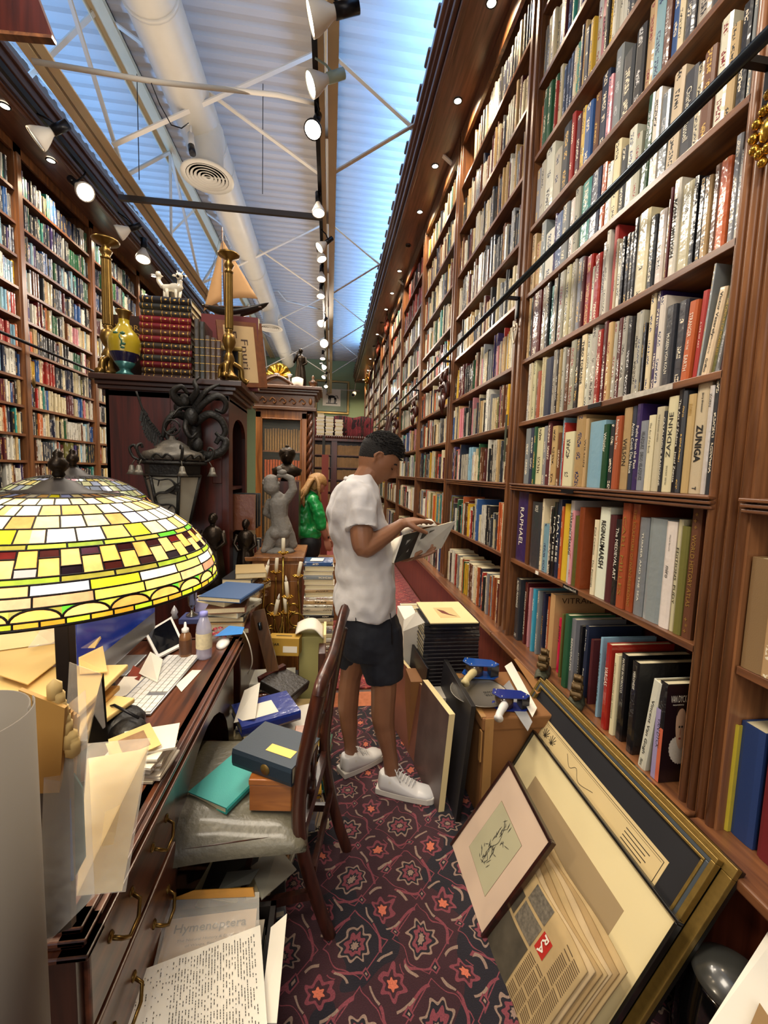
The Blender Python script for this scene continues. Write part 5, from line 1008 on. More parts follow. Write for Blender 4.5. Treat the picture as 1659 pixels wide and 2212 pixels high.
text('The Natural History & Diversity', frame(mid - fyv.normalized() * .025 + Vector((0, 0, .009)), fxv, fyv), (H1 - H0).length * .7, .008, mat('brown_print', '3a2a20', .6, var=0), hy); text('of Wasps, Bees & Ants', frame(mid - fyv.normalized() * .037 + Vector((0, 0, .009)), fxv, fyv), (H1 - H0).length * .5, .007, MATS['brown_print'], hy)
q = [at(325, 2125, Z=.30), at(560, 2090, Z=.30), at(560, 1935, Z=.325), at(365, 1950, Z=.325)]; o = slab('clear_bag', None, None, q, .0008, M_PLAST); o.parent = hy; o.data.transform(Matrix.Translation(-hy.location + Vector((0, 0, .012))))
q = [at(368, 1942, Z=.33), at(552, 1935, Z=.33), at(548, 1916, Z=.345), at(420, 1922, Z=.345)]; tag(slab('yellow_envelope', None, None, q, .012, mat('mustard_envelope', 'b07a20', .5, var=.15, vscale=30)), 'mustard padded envelope edge above the Hymenoptera catalogue', 'envelope')
pr = thing('printed_page', 'large white page printed with a table of text at the bottom left', 'paper', at(420, 2100, Z=.33))
P0, P1, P2, P3 = at(262, 2260, Z=.31), at(580, 2260, Z=.31), at(562, 2003, Z=.325), at(283, 2110, Z=.325)
o = slab('page', None, None, [P0, P1, P2, P3], .002, M_PAPER); o.parent = pr; o.data.transform(Matrix.Translation(-pr.location + Vector((0, 0, .005))))
m = MB(); Pp = lambda u, v: (P0 * (1 - u) * (1 - v) + P1 * u * (1 - v) + P2 * u * v + P3 * (1 - u) * v) + Vector((0, 0, .0078))
for c_ in range(40):
    u = .06 + c_ * .0225; v = .06
    while v < .93:
        l = rnd.uniform(.008, .03)
        if rnd.random() < .62 and (c_ > 10 or rnd.random() < .25): m._add([Pp(u, v), Pp(u + .0065, v), Pp(u + .0065, v + l), Pp(u, v + l)], [(0, 1, 2, 3)])
        v += l + .008
m.build('text_lines', mat('grey_ink', '4a4640', .7, var=0), pr)
for k, (pix, mm, lb) in enumerate((([(560, 2212, 0), (598, 2212, 0), (620, 1975, .02), (585, 2005, .02)], M_PAPER, 'white sheet edge right of the printed page'), ([(565, 1945, .0), (640, 1880, -.1), (600, 1830, -.12), (540, 1870, -.1)], mat('pale_grey_paper', 'a8a698', .6, var=.1), 'pale grey paper under the chair'), ([(430, 1935, -.05), (545, 1900, -.1), (560, 1850, -.1), (460, 1860, -.1)], mat('dark_sheet', '1c1c1e', .4, var=.1), 'black folder under the chair seat'), ([(470, 1925, -.03), (540, 1910, -.05), (560, 1878, -.05), (490, 1885, -.05)], mat('grey_card', '6a6c66', .6, var=.15), 'grey sheet on the black folder under the chair'))):
    sheetp(lb, pix, .29, mm, 'paper_sheet', 'paper', .003)
for k in range(6): lay('%s flat book from the floor in the low pile under the chair' % ORD[k], -.26, 1.42, .001 + k * .03, .028, .30, .24, 'kwgtdc'[k], ang=.2 * (-1) ** k + 3.1, group='low pile under the chair')
# ================================================================ tall furniture down the left of the aisle
M_CAB = wood('cabinet_red', '2a0b05', '4c170c', 'Z', coat=.35, rough=.35); M_OAK = wood('oak_carved', '5a3216', '93602e', 'Z', coat=.25); M_OAKD = wood('oak_dark', '3a2214', '6a4426', 'X', coat=.25)
def put(o, t): o.parent = t; o.data.transform(Matrix.Translation(-t.location)); return o
# ---- red mahogany cabinet (its side to the camera, its open front to the aisle)
cb = thing('cabinet', 'tall dark red mahogany cabinet loaded with old books on top, behind the desk', 'cabinet', (-1.0, 3.15, 0))
m = MB(); m.box((-1.40, 2.86, 0), (-.66, 2.88, 2.02)); m.box((-1.40, 3.42, 0), (-.66, 3.44, 2.02)); m.box((-1.40, 2.86, 0), (-1.38, 3.44, 2.02)); m.box((-1.40, 2.86, .74), (-.68, 3.44, .77)); m.build('carcass', M_CAB, cb)
for z in (1.12, 1.42): MB().box((-1.38, 2.88, z - .02), (-.68, 3.42, z)).build('shelf', M_CAB, cb)
m = MB(); m.box((-.68, 2.86, .0), (-.655, 2.95, 2.0)); m.box((-.68, 3.37, 0), (-.655, 3.44, 2.0))
aro = [(2.95, 2.0), (2.95, 1.78)] + [(3.16 - .21 * math.cos(a * PI / 10), 1.78 + .12 * math.sin(a * PI / 10)) for a in range(11)] + [(3.37, 2.0)]
Mx = Matrix(((0, 0, 1, 0), (1, 0, 0, 0), (0, 1, 0, 0), (0, 0, 0, 1)))
m.prism(aro[::-1], -.68, -.655, M=Mx); m.build('face_frame', M_CAB, cb)
m = MB()
for dx, z0, z1 in ((.0, 1.98, 2.02), (.03, 2.02, 2.045), (.05, 2.045, 2.07), (.09, 2.07, 2.105)): m.box((-1.42 - dx * .5, 2.86 - dx * .7, z0), (-.655 + dx, 3.46, z1))
m.build('cornice', wood('cabinet_top', '241009', '40200f', 'X', coat=.3), cb, bevel=.004)
m = MB(); m.box((-1.02, 2.853, .8), (-1.015, 2.862, 2.0)); m.box((-.70, 2.845, .8), (-.655, 2.862, 1.98)); m.build('side_stile', M_CAB, cb, bevel=.002)
MB().box((-.76, 2.845, 1.45), (-.70, 2.86, 1.62)).build('door_panel', M_CAB, cb, bevel=.004)
for k in range(7): make_book('%s dark folio standing inside the mahogany cabinet' % ORD[k], (-.72, 2.98 + k * .055, (1.121 if k % 2 else .771)), .04, .25, .2, 'dumkgdn'[k], group='dark folios inside the mahogany cabinet')
# ---- leather volumes on top
ZT = 2.107
def leather(label, x0, x1, y, z, t, col, d=.24, group='leather volumes stacked on the mahogany cabinet'):
    L_ = x1 - x0; o = MB(); b = .003
    n = 8; prof = [(0, 0)]
    pr = [(y + .012 - .012 * math.sin(PI * k / n), z + t * k / n) for k in range(n + 1)]
    poly = pr + [(y + d, z + t), (y + d, z + t - b), (y + .02, z + t - b), (y + .02, z + b), (y + d, z + b), (y + d, z)]
    o.prism(poly[::-1], x0, x1, M=Mx4); ob = o.build('leather_volume', mat('leather_' + col, col, .3, coat=.35, var=.3, vscale=30)); tag(ob, label, 'book', group)
    MB().box((x0 + .006, y + .022, z + b), (x1 - .006, y + d - .005, z + t - b)).build('page_block', BK_P, ob)
    m = MB()
    for k in range(6):
        xx = x0 + L_ * (.06 + .176 * k); m.prism([(y + .0125 - .0155 * math.sin(PI * (.08 + .84 * j / n)), z + t * (.08 + .84 * j / n)) for j in range(n + 1)] + [(y + .012, z + t / 2)], xx, xx + .004, M=Mx4)
        if k < 5 and k != 1: m.ball((xx + L_ * .09, y - .0005, z + t / 2), t * .13, 0, 8, (1.5, .12, 1))
    m.build('gilt_tooling', M_INKG, ob)
    return ob
Mx4 = Matrix(((0, 0, 1, 0), (1, 0, 0, 0), (0, 1, 0, 0), (0, 0, 0, 1)))
z = ZT; cols = ['2a1a16', '35281c', '5a1418', '32302a', '5c1a1c', '3a3228', '6a1a20', '4a2a20', '6c1c22', '701a22', '3a342c', '2c2c28', '1f1d1e']
for k, c in enumerate(cols):
    t = .043 if k in (7, 12) else .0385; dx = rnd.uniform(-.006, .006)
    leather('%s leather volume from the bottom of the gilt stack, %s' % (ORD[k], 'dark red' if c[0] in '567' else 'dark'), -1.215 + dx, -.905 + dx, 2.92 + rnd.uniform(-.004, .004), z, t, c); z += t + .001
ZFOX = z
# upright leather volumes
for k in range(5): 
    ob = make_book('%s upright small leather volume right of the gilt banded stack' % ORD[k], (-.875 + k * .034 + .0, 2.93, ZT), .031, (.40, .385, .30, .29, .27)[k], .2, ['3a352c', '2c2a24', '4a3a2c', '4c3a2c', '4a3628'][k], rot=(0, 0, PI / 2), gloss=True, group='upright leather volumes on the mahogany cabinet', plain=True)
    m = MB()
    for q in range(6): m.box((-.0012, -.014, .02 + q * .05), (0, .014, .023 + q * .05))
    m.build('gilt_tooling', M_INKG, ob, world=False)
t = thing('atlas', 'large brown book lettered WORLD HISTORY standing behind the yellow vase', 'book', (-1.35, 3.06, ZT)); MB().box((-1.46, 3.06, ZT), (-1.20, 3.10, ZT + .43)).build('cover', mat('atlas_brown', '2e1a10', .4, var=.2), t)
text('WORLD', frame((-1.315, 3.0585, 2.46), (1, 0, 0), (0, 0, 1)), .22, .035, M_INKG, t); text('HISTORY', frame((-1.315, 3.0585, 2.41), (1, 0, 0), (0, 0, 1)), .24, .035, M_INKG, t)
t = thing('folio', 'big crimson cloth folio leaning behind the right candlestick', 'book', (-.72, 3.12, ZT)); MB().box((-.90, 3.12, ZT), (-.52, 3.16, ZT + .50)).build('cover', mat('crimson_cloth', '5a1218', .6, var=.15), t); MB().box((-.50 - .019, 3.125, ZT + .005), (-.515, 3.155, ZT + .495)).build('page_block', BK_P, t)
t = thing('manuscript_board', 'tall framed board of old script with a marbled border, behind the right candlestick', 'picture', (-.6, 3.02, ZT))
Mb = Matrix.Translation((-.735, 3.03, ZT)) @ Matrix.Rotation(-.10, 4, 'Y') @ Matrix.Rotation(.35, 4, 'Z')
MB().obox(Mb, (0, 0, 0), (.30, .035, .44)).build('board', mat('marbled_border', '6a3c1c', .4, var=.6, vscale=25), t); MB().obox(Mb, (.04, -.002, .03), (.24, 0, .41)).build('parchment', mat('parchment', 'b89c70', .6, var=.15), t)
for k, (tx, hz) in enumerate((('Fabula', .30), ('Fnuri', .2))): text(tx, Mb @ frame((.10 + .07 * k, -.003, .22), (0, 0, -1), (1, 0, 0)), hz, .045, mat('script_ink', '3a2418', .6, var=0), t)
t = thing('small_frame', 'small gilt edged frame with black panel behind the right candlestick', 'picture', (-.8, 2.99, ZT)); picture_frame(t, -.80, -.60, ZT, ZT + .26, 3.01, .03, mat('worn_gilt', '8a7440', .4, .4, var=.3), .02); MB().box((-.77, 3.0, ZT + .03), (-.63, 3.005, ZT + .23)).build('panel', M_BLACK, t)
# candlesticks
def candlestick(label, x, y, h, s):
    t = thing('candlestick', label, 'candlestick', (x, y, ZT)); m = MB()
    m.lathe([(.075 * s, .03), (.06 * s, .045), (.035 * s, .07), (.028 * s, .11), (.042 * s, .15), (.03 * s, .18), (.02 * s, .20), (.034 * s, .22), (.05 * s, .26), (.042 * s, .30), (.022 * s, .315), (.032 * s, .33), (.024 * s, .34)], (x, y, ZT), 20); m.build('base_vase', M_BRASS, t)
    m = MB()
    for k in range(3):
        a = k * 2 * PI / 3 + .5; c, s_ = math.cos(a), math.sin(a); m.tube(bez([(x + .02 * c, y + .02 * s_, ZT + .13), (x + .075 * c, y + .075 * s_, ZT + .10), (x + .085 * c, y + .085 * s_, ZT + .04), (x + .12 * c, y + .12 * s_, ZT + .02)], 6), [.02 * s] * 18 + [.028 * s], 8)
    m.build('scroll_foot', M_BRASS, t)
    vs = MB(); pr = []
    n = 24
    for j in range(9): vs
    z0, z1 = ZT + .34, ZT + h - .12
    def flute(u, v): a = u * 2 * PI; r = (.030 - .004 * v) * s * (1 + .07 * math.cos(12 * a)); return (x + r * math.cos(a), y + r * math.sin(a), z0 + v * (z1 - z0))
    m = MB(); m.sheet(flute, 96, 2); m.build('fluted_shaft', M_BRASS, t)
    MB().lathe([(.024 * s, 0), (.034 * s, .012), (.022 * s, .022), (.03 * s, .04), (.038 * s, .055), (.022 * s, .075), (.03 * s, .09), (.075 * s, .108), (.08 * s, .118), (.07 * s, .116), (.01, .10)], (x, y, z1), 22).build('drip_pan', M_BRASS, t)
candlestick('tall fluted brass candlestick at the left end of the mahogany cabinet top', -1.44, 3.0, .86, 1.0)
candlestick('tall fluted brass candlestick at the right end of the mahogany cabinet top', -.665, 2.90, .80, .85)
v = thing('vase', 'yellow enamelled vase with dark blue foot band beside the left candlestick', 'vase', (-1.285, 2.87, ZT)); c_ = (-1.285, 2.87, ZT)
MB().lathe([(.05, 0), (.052, .012), (.03, .03), (.034, .045), (.06, .08)], c_, 28).build('foot', mat('enamel_teal', '2a5a58', .25, .3, var=.3, vscale=40), v); MB().lathe([(.06, .08), (.075, .11), (.083, .135)], c_, 28, cap=False).build('blue_band', mat('enamel_navy', '191a3a', .2, .2, var=.4, vscale=60, coat=.5), v)
MB().lathe([(.083, .135), (.092, .19), (.09, .22), (.075, .255), (.045, .29), (.030, .32), (.030, .34)], c_, 28, cap=False).build('vase_body', mat('enamel_yellow', 'a08a1c', .2, .1, var=.25, vscale=18, coat=.6), v); MB().lathe([(.030, .34), (.034, .37), (.045, .385), (.046, .392), (.03, .39)], c_, 28, cap=False).build('neck', M_BRASS, v)
m = MB(); m.tube(bez([(-1.27, 2.787, ZT + .16), (-1.262, 2.782, ZT + .19), (-1.275, 2.785, ZT + .22), (-1.262, 2.80, ZT + .25)], 5), .005, 6)
for k in range(7): m.ball((-1.27 + rnd.uniform(-.03, .03), 2.786 + rnd.uniform(0, .008), ZT + .19 + rnd.uniform(-.04, .05)), .012, 0, 6, (1.4, .4, .7))
m.build('flower_motif', mat('enamel_leaf', '2e5a44', .3, var=.3), v)
# china goat figurine
fx_ = thing('goat_figurine', 'white china figurine of a pair of goats on the gilt banded stack', 'figurine', (-1.05, 3.02, ZFOX)); x, y, z = -1.05, 3.02, ZFOX
MB().ball((x, y, z + .008), .075, 0, 16, (1.1, .7, .16)).build('base', mat('china_white', 'd8d0bc', .2, var=.1, coat=.8), fx_)
m = MB(); m.tube(bez([(x - .055, y, z + .085), (x - .01, y, z + .09), (x + .04, y, z + .10), (x + .052, y - .01, z + .14)], 5), [.022] * 6 + [.027] * 6 + [.016] * 4, 10); m.ball((x + .05, y - .02, z + .158), .022, 0, 10, (1, 1.4, 1))
for a in (-.05, -.03, .025, .045): m.tube([(x + a, y + (.012 if a < -.04 or a > .03 else -.012), z + .08), (x + a, y, z + .02)], [.012, .008], 8)
for s in (-1, 1): m.ball((x + .05 + s * .030, y - .01, z + .165), .014, 0, 8, (1.3, .4, .6)); m.tube([(x + .05 + s * .01, y - .01, z + .175), (x + .05 + s * .02, y, z + .2)], [.005, .002], 6)
m.tube(bez([(x - .06, y, z + .09), (x - .085, y, z + .13), (x - .075, y, z + .165)], 5), [.014] * 10 + [.02], 8); m.ball((x - .082, y - .01, z + .165), .018, 0, 8); m.build('goats', MATS['china_white'], fx_)
m = MB(); m.ball((x + .05, y - .042, z + .15), .010, 0, 8); m.ball((x + .036, y - .034, z + .165), .008, 0, 6); [m.ball((x + a, y, z + .022), .011, 0, 8) for a in (-.05, -.03, .025, .045)]; m.ball((x + .078, y - .012, z + .163), .009, 0, 6); m.build('black_markings', M_BLACK, fx_)
# sailing ship model
sh = thing('ship_model', 'model sailing boat with tan sails standing behind the right candlestick', 'model', (-.74, 3.35, 2.62))
x0, y0, z0 = -.73, 3.35, 2.72
def hull(u, v):
    a = (u - .5) * 2; w = .05 * (1 - a * a) ** .6; th_ = (v - .5) * PI; return (x0 + a * .24 + .01, y0 + w * math.sin(th_), z0 - .045 * (1 - a * a) ** .5 * math.cos(th_) + .03 * a * a + .05 * max(0, a))
m = MB(); m.sheet(hull, 24, 8); m.build('hull', mat('hull_black', '1a1410', .35, var=.2), sh, solid=.004)
m = MB(); m.bar((x0 - .2, y0, z0 + .01), (x0 + .2, y0, z0 + .035), .06, .006); m.build('deck', M_OAKD, sh)
m = MB(); m.tube([(x0 - .07, y0, z0), (x0 - .085, y0, z0 + .58)], .005, 8); m.tube([(x0 + .05, y0, z0 + .03), (x0 + .16, y0, z0 + .05)], .004, 6); m.build('mast', M_OAKD, sh)
SAIL = mat('sail_cloth', 'b98f60', .8, var=.15, vscale=12)
def tri(a, b, c, bulge):
    a, b, c = Vector(a), Vector(b), Vector(c); mm = MB()
    mm.sheet(lambda u, v: (a * (1 - v) + (b * (1 - u) + c * u) * v) + Vector((0, bulge * math.sin(PI * u) * v, 0)), 8, 8); return mm
tri((x0 - .085, y0, z0 + .50), (x0 - .07, y0, z0 + .07), (x0 + .17, y0, z0 + .10), -.03).build('main_sail', SAIL, sh, solid=.002); tri((x0 - .088, y0, z0 + .48), (x0 - .22, y0, z0 - .02), (x0 - .09, y0, z0 + .06), -.02).build('fore_sail', SAIL, sh, solid=.002)
m = MB()
for dx in (-.22, .16, .2): m.tube([(x0 - .086, y0, z0 + .57), (x0 + dx, y0, z0 + .03)], .0012, 4)
m.build('rigging', M_BLACK, sh); MB().box((x0 - .03, y0 - .03, ZT), (x0 + .05, y0 + .03, z0 - .03)).build('stand', M_OAKD, sh)
# ---- bracket and dragon lantern on the cabinet side
br = thing('wall_bracket', 'ornate dark metal leaf and scroll bracket fixed to the mahogany cabinet side', 'bracket', (-.8, 2.8, 1.8)); yb = 2.80
def B(px, py, dy=0): return at(px, py, Y=yb - dy)
def scroll(m, pts, r0, r1, n=6): p = bez([B(x, y, d) for x, y, d in pts], n); k = len(p); m.tube(p, [r0 + (r1 - r0) * i / (k - 1) for i in range(k)], 8, flat=1.3)
m = MB()
for pts, a, b in (([(415, 900, .02), (440, 870, .06), (470, 855, .06), (488, 870, .04), (482, 890, .03), (465, 885, .03)], .022, .010), ([(420, 915, .02), (450, 895, .05), (475, 905, .04), (487, 930, .03), (478, 945, .03), (466, 935, .03)], .022, .009), ([(425, 980, .0), (450, 985, .04), (478, 975, .04), (488, 955, .03), (476, 945, .03), (466, 958, .03)], .026, .012),
                  ([(405, 880, .04), (380, 862, .10), (375, 845, .12), (392, 835, .12), (405, 850, .1)], .024, .010), ([(400, 900, .05), (378, 895, .12), (358, 915, .14), (352, 945, .14)], .022, .007), ([(405, 905, .05), (400, 925, .12), (412, 945, .12), (425, 935, .1)], .02, .007), ([(410, 870, .03), (425, 845, .08), (420, 825, .08), (430, 815, .06)], .022, .006), ([(415, 890, .03), (440, 850, .08), (462, 835, .06), (475, 830, .05)], .018, .005),
                  ([(415, 880, .0), (420, 940, .0), (415, 990, 0), (400, 1010, 0)], .035, .03), ([(380, 925, .1), (360, 940, .12), (372, 955, .12), (385, 945, .12)], .012, .006)): scroll(m, pts, a, b)
for px, py, r in ((398, 865, .035), (412, 900, .045), (385, 880, .028), (372, 850, .02), (425, 960, .04)): m.ball(B(px, py, .07), r, 0, 10, (1, .7, 1.2))
m.build('scrollwork', M_DARKM, br)
lf = MB()                                            # palm leaf
base = [B(294, 845, .15), B(315, 900, .13), B(335, 925, .12), (B(370, 985, .1))]; sp_ = bez(base, 6); lf.tube(sp_, .006, 6)
for i in range(4, len(sp_) - 1, 1):
    for s in (-1, 1):
        q = sp_[i]; e = q + Vector((s * .05 * (1 if s > 0 else .5) - .01 * s, -.01, -.05 - .05 * (s < 0))) * (1 - abs(i - 10) * .05); lf.bar(q, e, .016, .002, up=(0, 1, 0))
lf.build('palm_leaf', M_DARKM, br)
ln = thing('lantern', 'dark metal hanging lantern with milky panels and a coiled dragon, bells at its corners', 'lantern', (-.92, 2.6, 1.2)); LX, LY, LZ = -.925, 2.62, 1.2
MILK = mat('milk_glass', '9a988a', .25, var=.15, vscale=6)
m = MB(); ring = lambda r, z, sq=.9: [(LX + r * math.cos(a), LY + r * sq * math.sin(a), z) for a in [k * PI / 3 for k in range(6)]]
levels = [(.06, 1.17), (.085, 1.18), (.155, 1.50), (.16, 1.56), (.185, 1.565), (.19, 1.585)]
vs = []; fs = []
R6 = [ring(r, z) for r, z in levels]
for i in range(len(R6) - 1):
    for k in range(6):
        a, b, c, d = R6[i][k], R6[i][(k + 1) % 6], R6[i + 1][(k + 1) % 6], R6[i + 1][k]
        if i in (1,): continue
        m._add([a, b, c, d], [(0, 1, 2, 3)])
for k in range(6): m.tube([R6[1][k], R6[2][k]], .010, 8); m.tube([R6[0][k], (LX, LY, 1.14)], .006, 6)
for z, r in ((1.18, .088), (1.50, .158), (1.572, .19)): m.tube(ring(r, z) + ring(r, z)[:1], .009, 8)
m.build('lantern_frame', M_DARKM, ln)
m = MB()
for k in range(6): m._add([Vector(p) * 1 for p in (R6[1][k], R6[1][(k + 1) % 6], R6[2][(k + 1) % 6], R6[2][k])], [(0, 1, 2, 3)])
m.build('glass_panel', MILK, ln)
MB().lathe([(.19, 1.59), (.165, 1.635), (.10, 1.655), (.095, 1.67), (.05, 1.70), (.02, 1.71), (.012, 1.73)], (LX, LY, 0), 6, squash=.9).build('roof', mat('lantern_roof', '55514a', .45, .5, var=.3, vscale=20, bump=.3), ln)
m = MB()
for k in range(6):
    a = k * PI / 3; c, s = math.cos(a), math.sin(a) * .9
    m.tube(bez([(LX + .17 * c, LY + .17 * s, 1.58), (LX + .215 * c, LY + .215 * s, 1.60), (LX + .235 * c, LY + .235 * s, 1.65), (LX + .21 * c, LY + .21 * s, 1.67), (LX + .20 * c, LY + .20 * s, 1.65)], 5), .008, 6)
    a2 = a + PI / 6; c, s = math.cos(a2), math.sin(a2) * .9
    for sg in (-1, 1): m.tube(bez([(LX + .163 * c, LY + .165 * s, 1.60), (LX + .175 * c - sg * .03 * s, LY + .175 * s + sg * .03 * c, 1.62), (LX + .165 * c - sg * .06 * s, LY + .168 * s + sg * .06 * c, 1.60), (LX + .16 * c - sg * .05 * s, LY + .165 * s + sg * .05 * c, 1.585)], 5), .006, 6)
m.build('scroll_crest', M_DARKM, ln)
for k in (0, 2, 3, 4, 5):
    a = k * PI / 3; c, s = math.cos(a), math.sin(a) * .9; p = (LX + .225 * c, LY + .225 * s, 1.50)
    b = MB(); b.lathe([(.006, .055), (.012, .05), (.018, .02), (.03, .0), (.026, .0), (.012, .04)], p, 16); b.tube([(p[0], p[1], 1.555), (LX + .2 * c, LY + .2 * s, 1.60)], .003, 6); b.build('bell', mat('bell_metal', '6a665c', .5, .5, var=.2), ln)
m = MB(); f_ = lambda x, z: (LX + x, LY - (.078 + (z - 1.18) * .20) * .98 - .012, z)     # dragon coiled on the front panels
m.tube(bez([f_(-.07, 1.49), f_(-.02, 1.475), f_(.035, 1.48), f_(.06, 1.445), f_(.03, 1.41), f_(-.03, 1.40), f_(-.055, 1.37), f_(-.03, 1.335), f_(.03, 1.335), f_(.055, 1.30), f_(.03, 1.26), f_(-.01, 1.25)], 5), [.006 + .006 * math.sin(PI * k / 55) for k in range(56)], 6, flat=.5)
for q, l in (((-.02, 1.475), (-.03, 1.44)), ((.05, 1.47), (.085, 1.445)), ((-.04, 1.335), (-.055, 1.30)), ((.03, 1.33), (.0, 1.295)), ((-.06, 1.49), (-.09, 1.475))): m.tube([f_(*q), f_(*l)], [.005, .002], 6)
m._add([f_(.0, 1.41), f_(.085, 1.465), f_(.075, 1.43), f_(.09, 1.42), f_(.06, 1.405), f_(.065, 1.39)], [(0, 5, 4, 3, 2, 1)]); m.build('dragon', M_DARKM, ln)
m = MB()
for k in range(9): c = (LX + (.008 if k % 2 else -.008), LY, 1.73 + k * .017); m.tube([(c[0], c[1] - .006, c[2]), (c[0] + .008, c[1], c[2] + .008), (c[0], c[1] + .006, c[2] + .016)], .003, 5)
m.tube(bez([(LX, LY, 1.84), (LX + .03, LY + .05, 1.90), (LX + .08, LY + .14, 1.92), (LX + .12, LY + .17, 1.90)], 5), .006, 6)
pp = []
for k in range(13): a = k * 2 * PI / 12; pp.append((LX + .045 * math.cos(a), LY, 1.78 + .045 * math.sin(a)))
m.tube(pp, .005, 6); m.build('chain', M_DARKM, ln)
# ---- cherub on wooden cabinet, far cabinet
oc = thing('oak_stand', 'low light oak cabinet carrying the grey cherub statue', 'cabinet', (-.36, 3.2, 0))
m = MB(); m.box((-.56, 2.93, 0), (-.20, 3.40, .92)); m.build('body', M_OAK, oc); MB().box((-.58, 2.91, .92), (-.17, 3.42, .95)).build('top', M_OAK, oc, bevel=.004)
m = MB(); m.box((-.56, 2.915, .78), (-.20, 2.93, .90)); m.box((-.27, 2.915, .0), (-.20, 2.93, .78)); m.box((-.56, 2.915, .0), (-.50, 2.93, .78)); m.build('front_frame', M_OAK, oc, bevel=.003); MB().box((-.205, 2.95, .05), (-.19, 3.38, .88)).build('side_panel', M_OAKD, oc, bevel=.006)
def skin_body(name, verts, edges, m_, parent, sub=2, root=0):
    """one continuous surface grown over joints: verts = [(x,y,z,r) or (x,y,z,rx,ry)]"""
    me = bpy.data.meshes.new(name); me.from_pydata([v[:3] for v in verts], edges, []); me.materials.append(m_); o = bpy.data.objects.new(name, me); COL.objects.link(o)
    md = o.modifiers.new('skin', 'SKIN'); md.use_smooth_shade = True; sv = me.skin_vertices[0].data
    for i, v in enumerate(verts): sv[i].radius = (v[3], v[4] if len(v) > 4 else v[3])
    sv[root].use_root = True; md.branch_smoothing = .6
    md2 = o.modifiers.new('sub', 'SUBSURF'); md2.levels = sub; md2.render_levels = sub
    dg = bpy.context.evaluated_depsgraph_get(); nm = bpy.data.meshes.new_from_object(o.evaluated_get(dg)); o.modifiers.clear(); o.data = nm; nm.name = name
    for p in nm.polygons: p.use_smooth = True
    if parent: nm.transform(Matrix.Translation(-parent.location)); o.parent = parent
    return o
st = thing('cherub_statue', 'grey stone statue of a kneeling cherub with raised arm on the oak cabinet', 'statue', (-.37, 3.12, .95)); X, Y, Z = -.365, 3.12, .95
V = [(X + .02, Y, Z + .17, .075, .06), (X + .0, Y, Z + .26, .06, .05), (X - .005, Y, Z + .35, .068, .05), (X - .01, Y, Z + .40, .045), (X - .04, Y - .005, Z + .43, .028), (X - .055, Y - .01, Z + .475, .052), (X - .06, Y - .01, Z + .52, .045),
     (X + .055, Y, Z + .39, .034), (X + .10, Y - .01, Z + .46, .030), (X + .085, Y - .01, Z + .54, .024), (X + .03, Y - .02, Z + .565, .018), (X + .0, Y - .02, Z + .56, .018),
     (X - .07, Y + .02, Z + .36, .03), (X - .10, Y + .04, Z + .28, .024), (X - .05, Y + .07, Z + .24, .02),
     (X - .04, Y - .01, Z + .12, .05), (X - .075, Y - .03, Z + .04, .036), (X - .10, Y - .06, Z + .018, .022), (X + .06, Y + .02, Z + .11, .05), (X + .10, Y + .02, Z + .05, .034), (X + .05, Y + .08, Z + .02, .022)]
E_ = [(0, 1), (1, 2), (2, 3), (3, 4), (4, 5), (5, 6), (2, 7), (7, 8), (8, 9), (9, 10), (10, 11), (2, 12), (12, 13), (13, 14), (0, 15), (15, 16), (16, 17), (0, 18), (18, 19), (19, 20)]
mc = MB()
def lb(m, pts, n=12):
    ps = [Vector(p) for p, r in pts]; m.tube(ps, [r for p, r in pts], n)
    for p, r in pts: m.ball(p, r, 0, 12)
SC_ = {5: 1.15, 6: 1.1, 0: 1.05, 15: 1.2, 18: 1.2, 16: 1.2}
for a_, b_e in E_: lb(mc, [(V[q][:3], V[q][3] * SC_.get(q, 1.05)) for q in (a_, b_e)])
mc.ball((X - .02, Y - .045, Z + .14), .045, 0, 12); mc.ball((X + .04, Y - .04, Z + .14), .045, 0, 12)
_o = mc.build('body', M_STONE, None); _m = _o.modifiers.new('r', 'REMESH'); _m.mode = 'VOXEL'; _m.voxel_size = .006; _m = _o.modifiers.new('s', 'SMOOTH'); _m.iterations = 4
_n = bpy.data.meshes.new_from_object(_o.evaluated_get(bpy.context.evaluated_depsgraph_get())); _o.modifiers.clear(); _o.data = _n; _n.polygons.foreach_set('use_smooth', [True] * len(_n.polygons)); _n.transform(Matrix.Translation(-st.location)); _o.parent = st; m = MB()
for k in range(22): a = rnd.uniform(0, 2 * PI); e = rnd.uniform(-.2, 1.4); m.ball((X - .058 + .054 * math.cos(a) * math.cos(e), Y + .008 + .054 * math.sin(a) * math.cos(e), Z + .50 + .054 * math.sin(e)), .014, 0, 8)
m.build('curls', M_STONE, st); m = MB(); m.ball((X + .02, Y - .02, Z + .585), .028, 0, 10, (1.3, 1, .8)); m.ball((X + .0, Y - .02, Z + .61), .02, 0, 8); m.build('grape_bunch', M_STONE, st)
m = MB(); m.ball((X + .02, Y, Z + .10), .07, 0, 14, (1, .9, 1.4)); m.ball((X + .0, Y, Z + .0), .12, 0, 16, (1, .8, .35)); m.v = [(a, b, max(c, Z + .0)) for a, b, c in m.v]; m.build('rock_base', M_STONE, st)
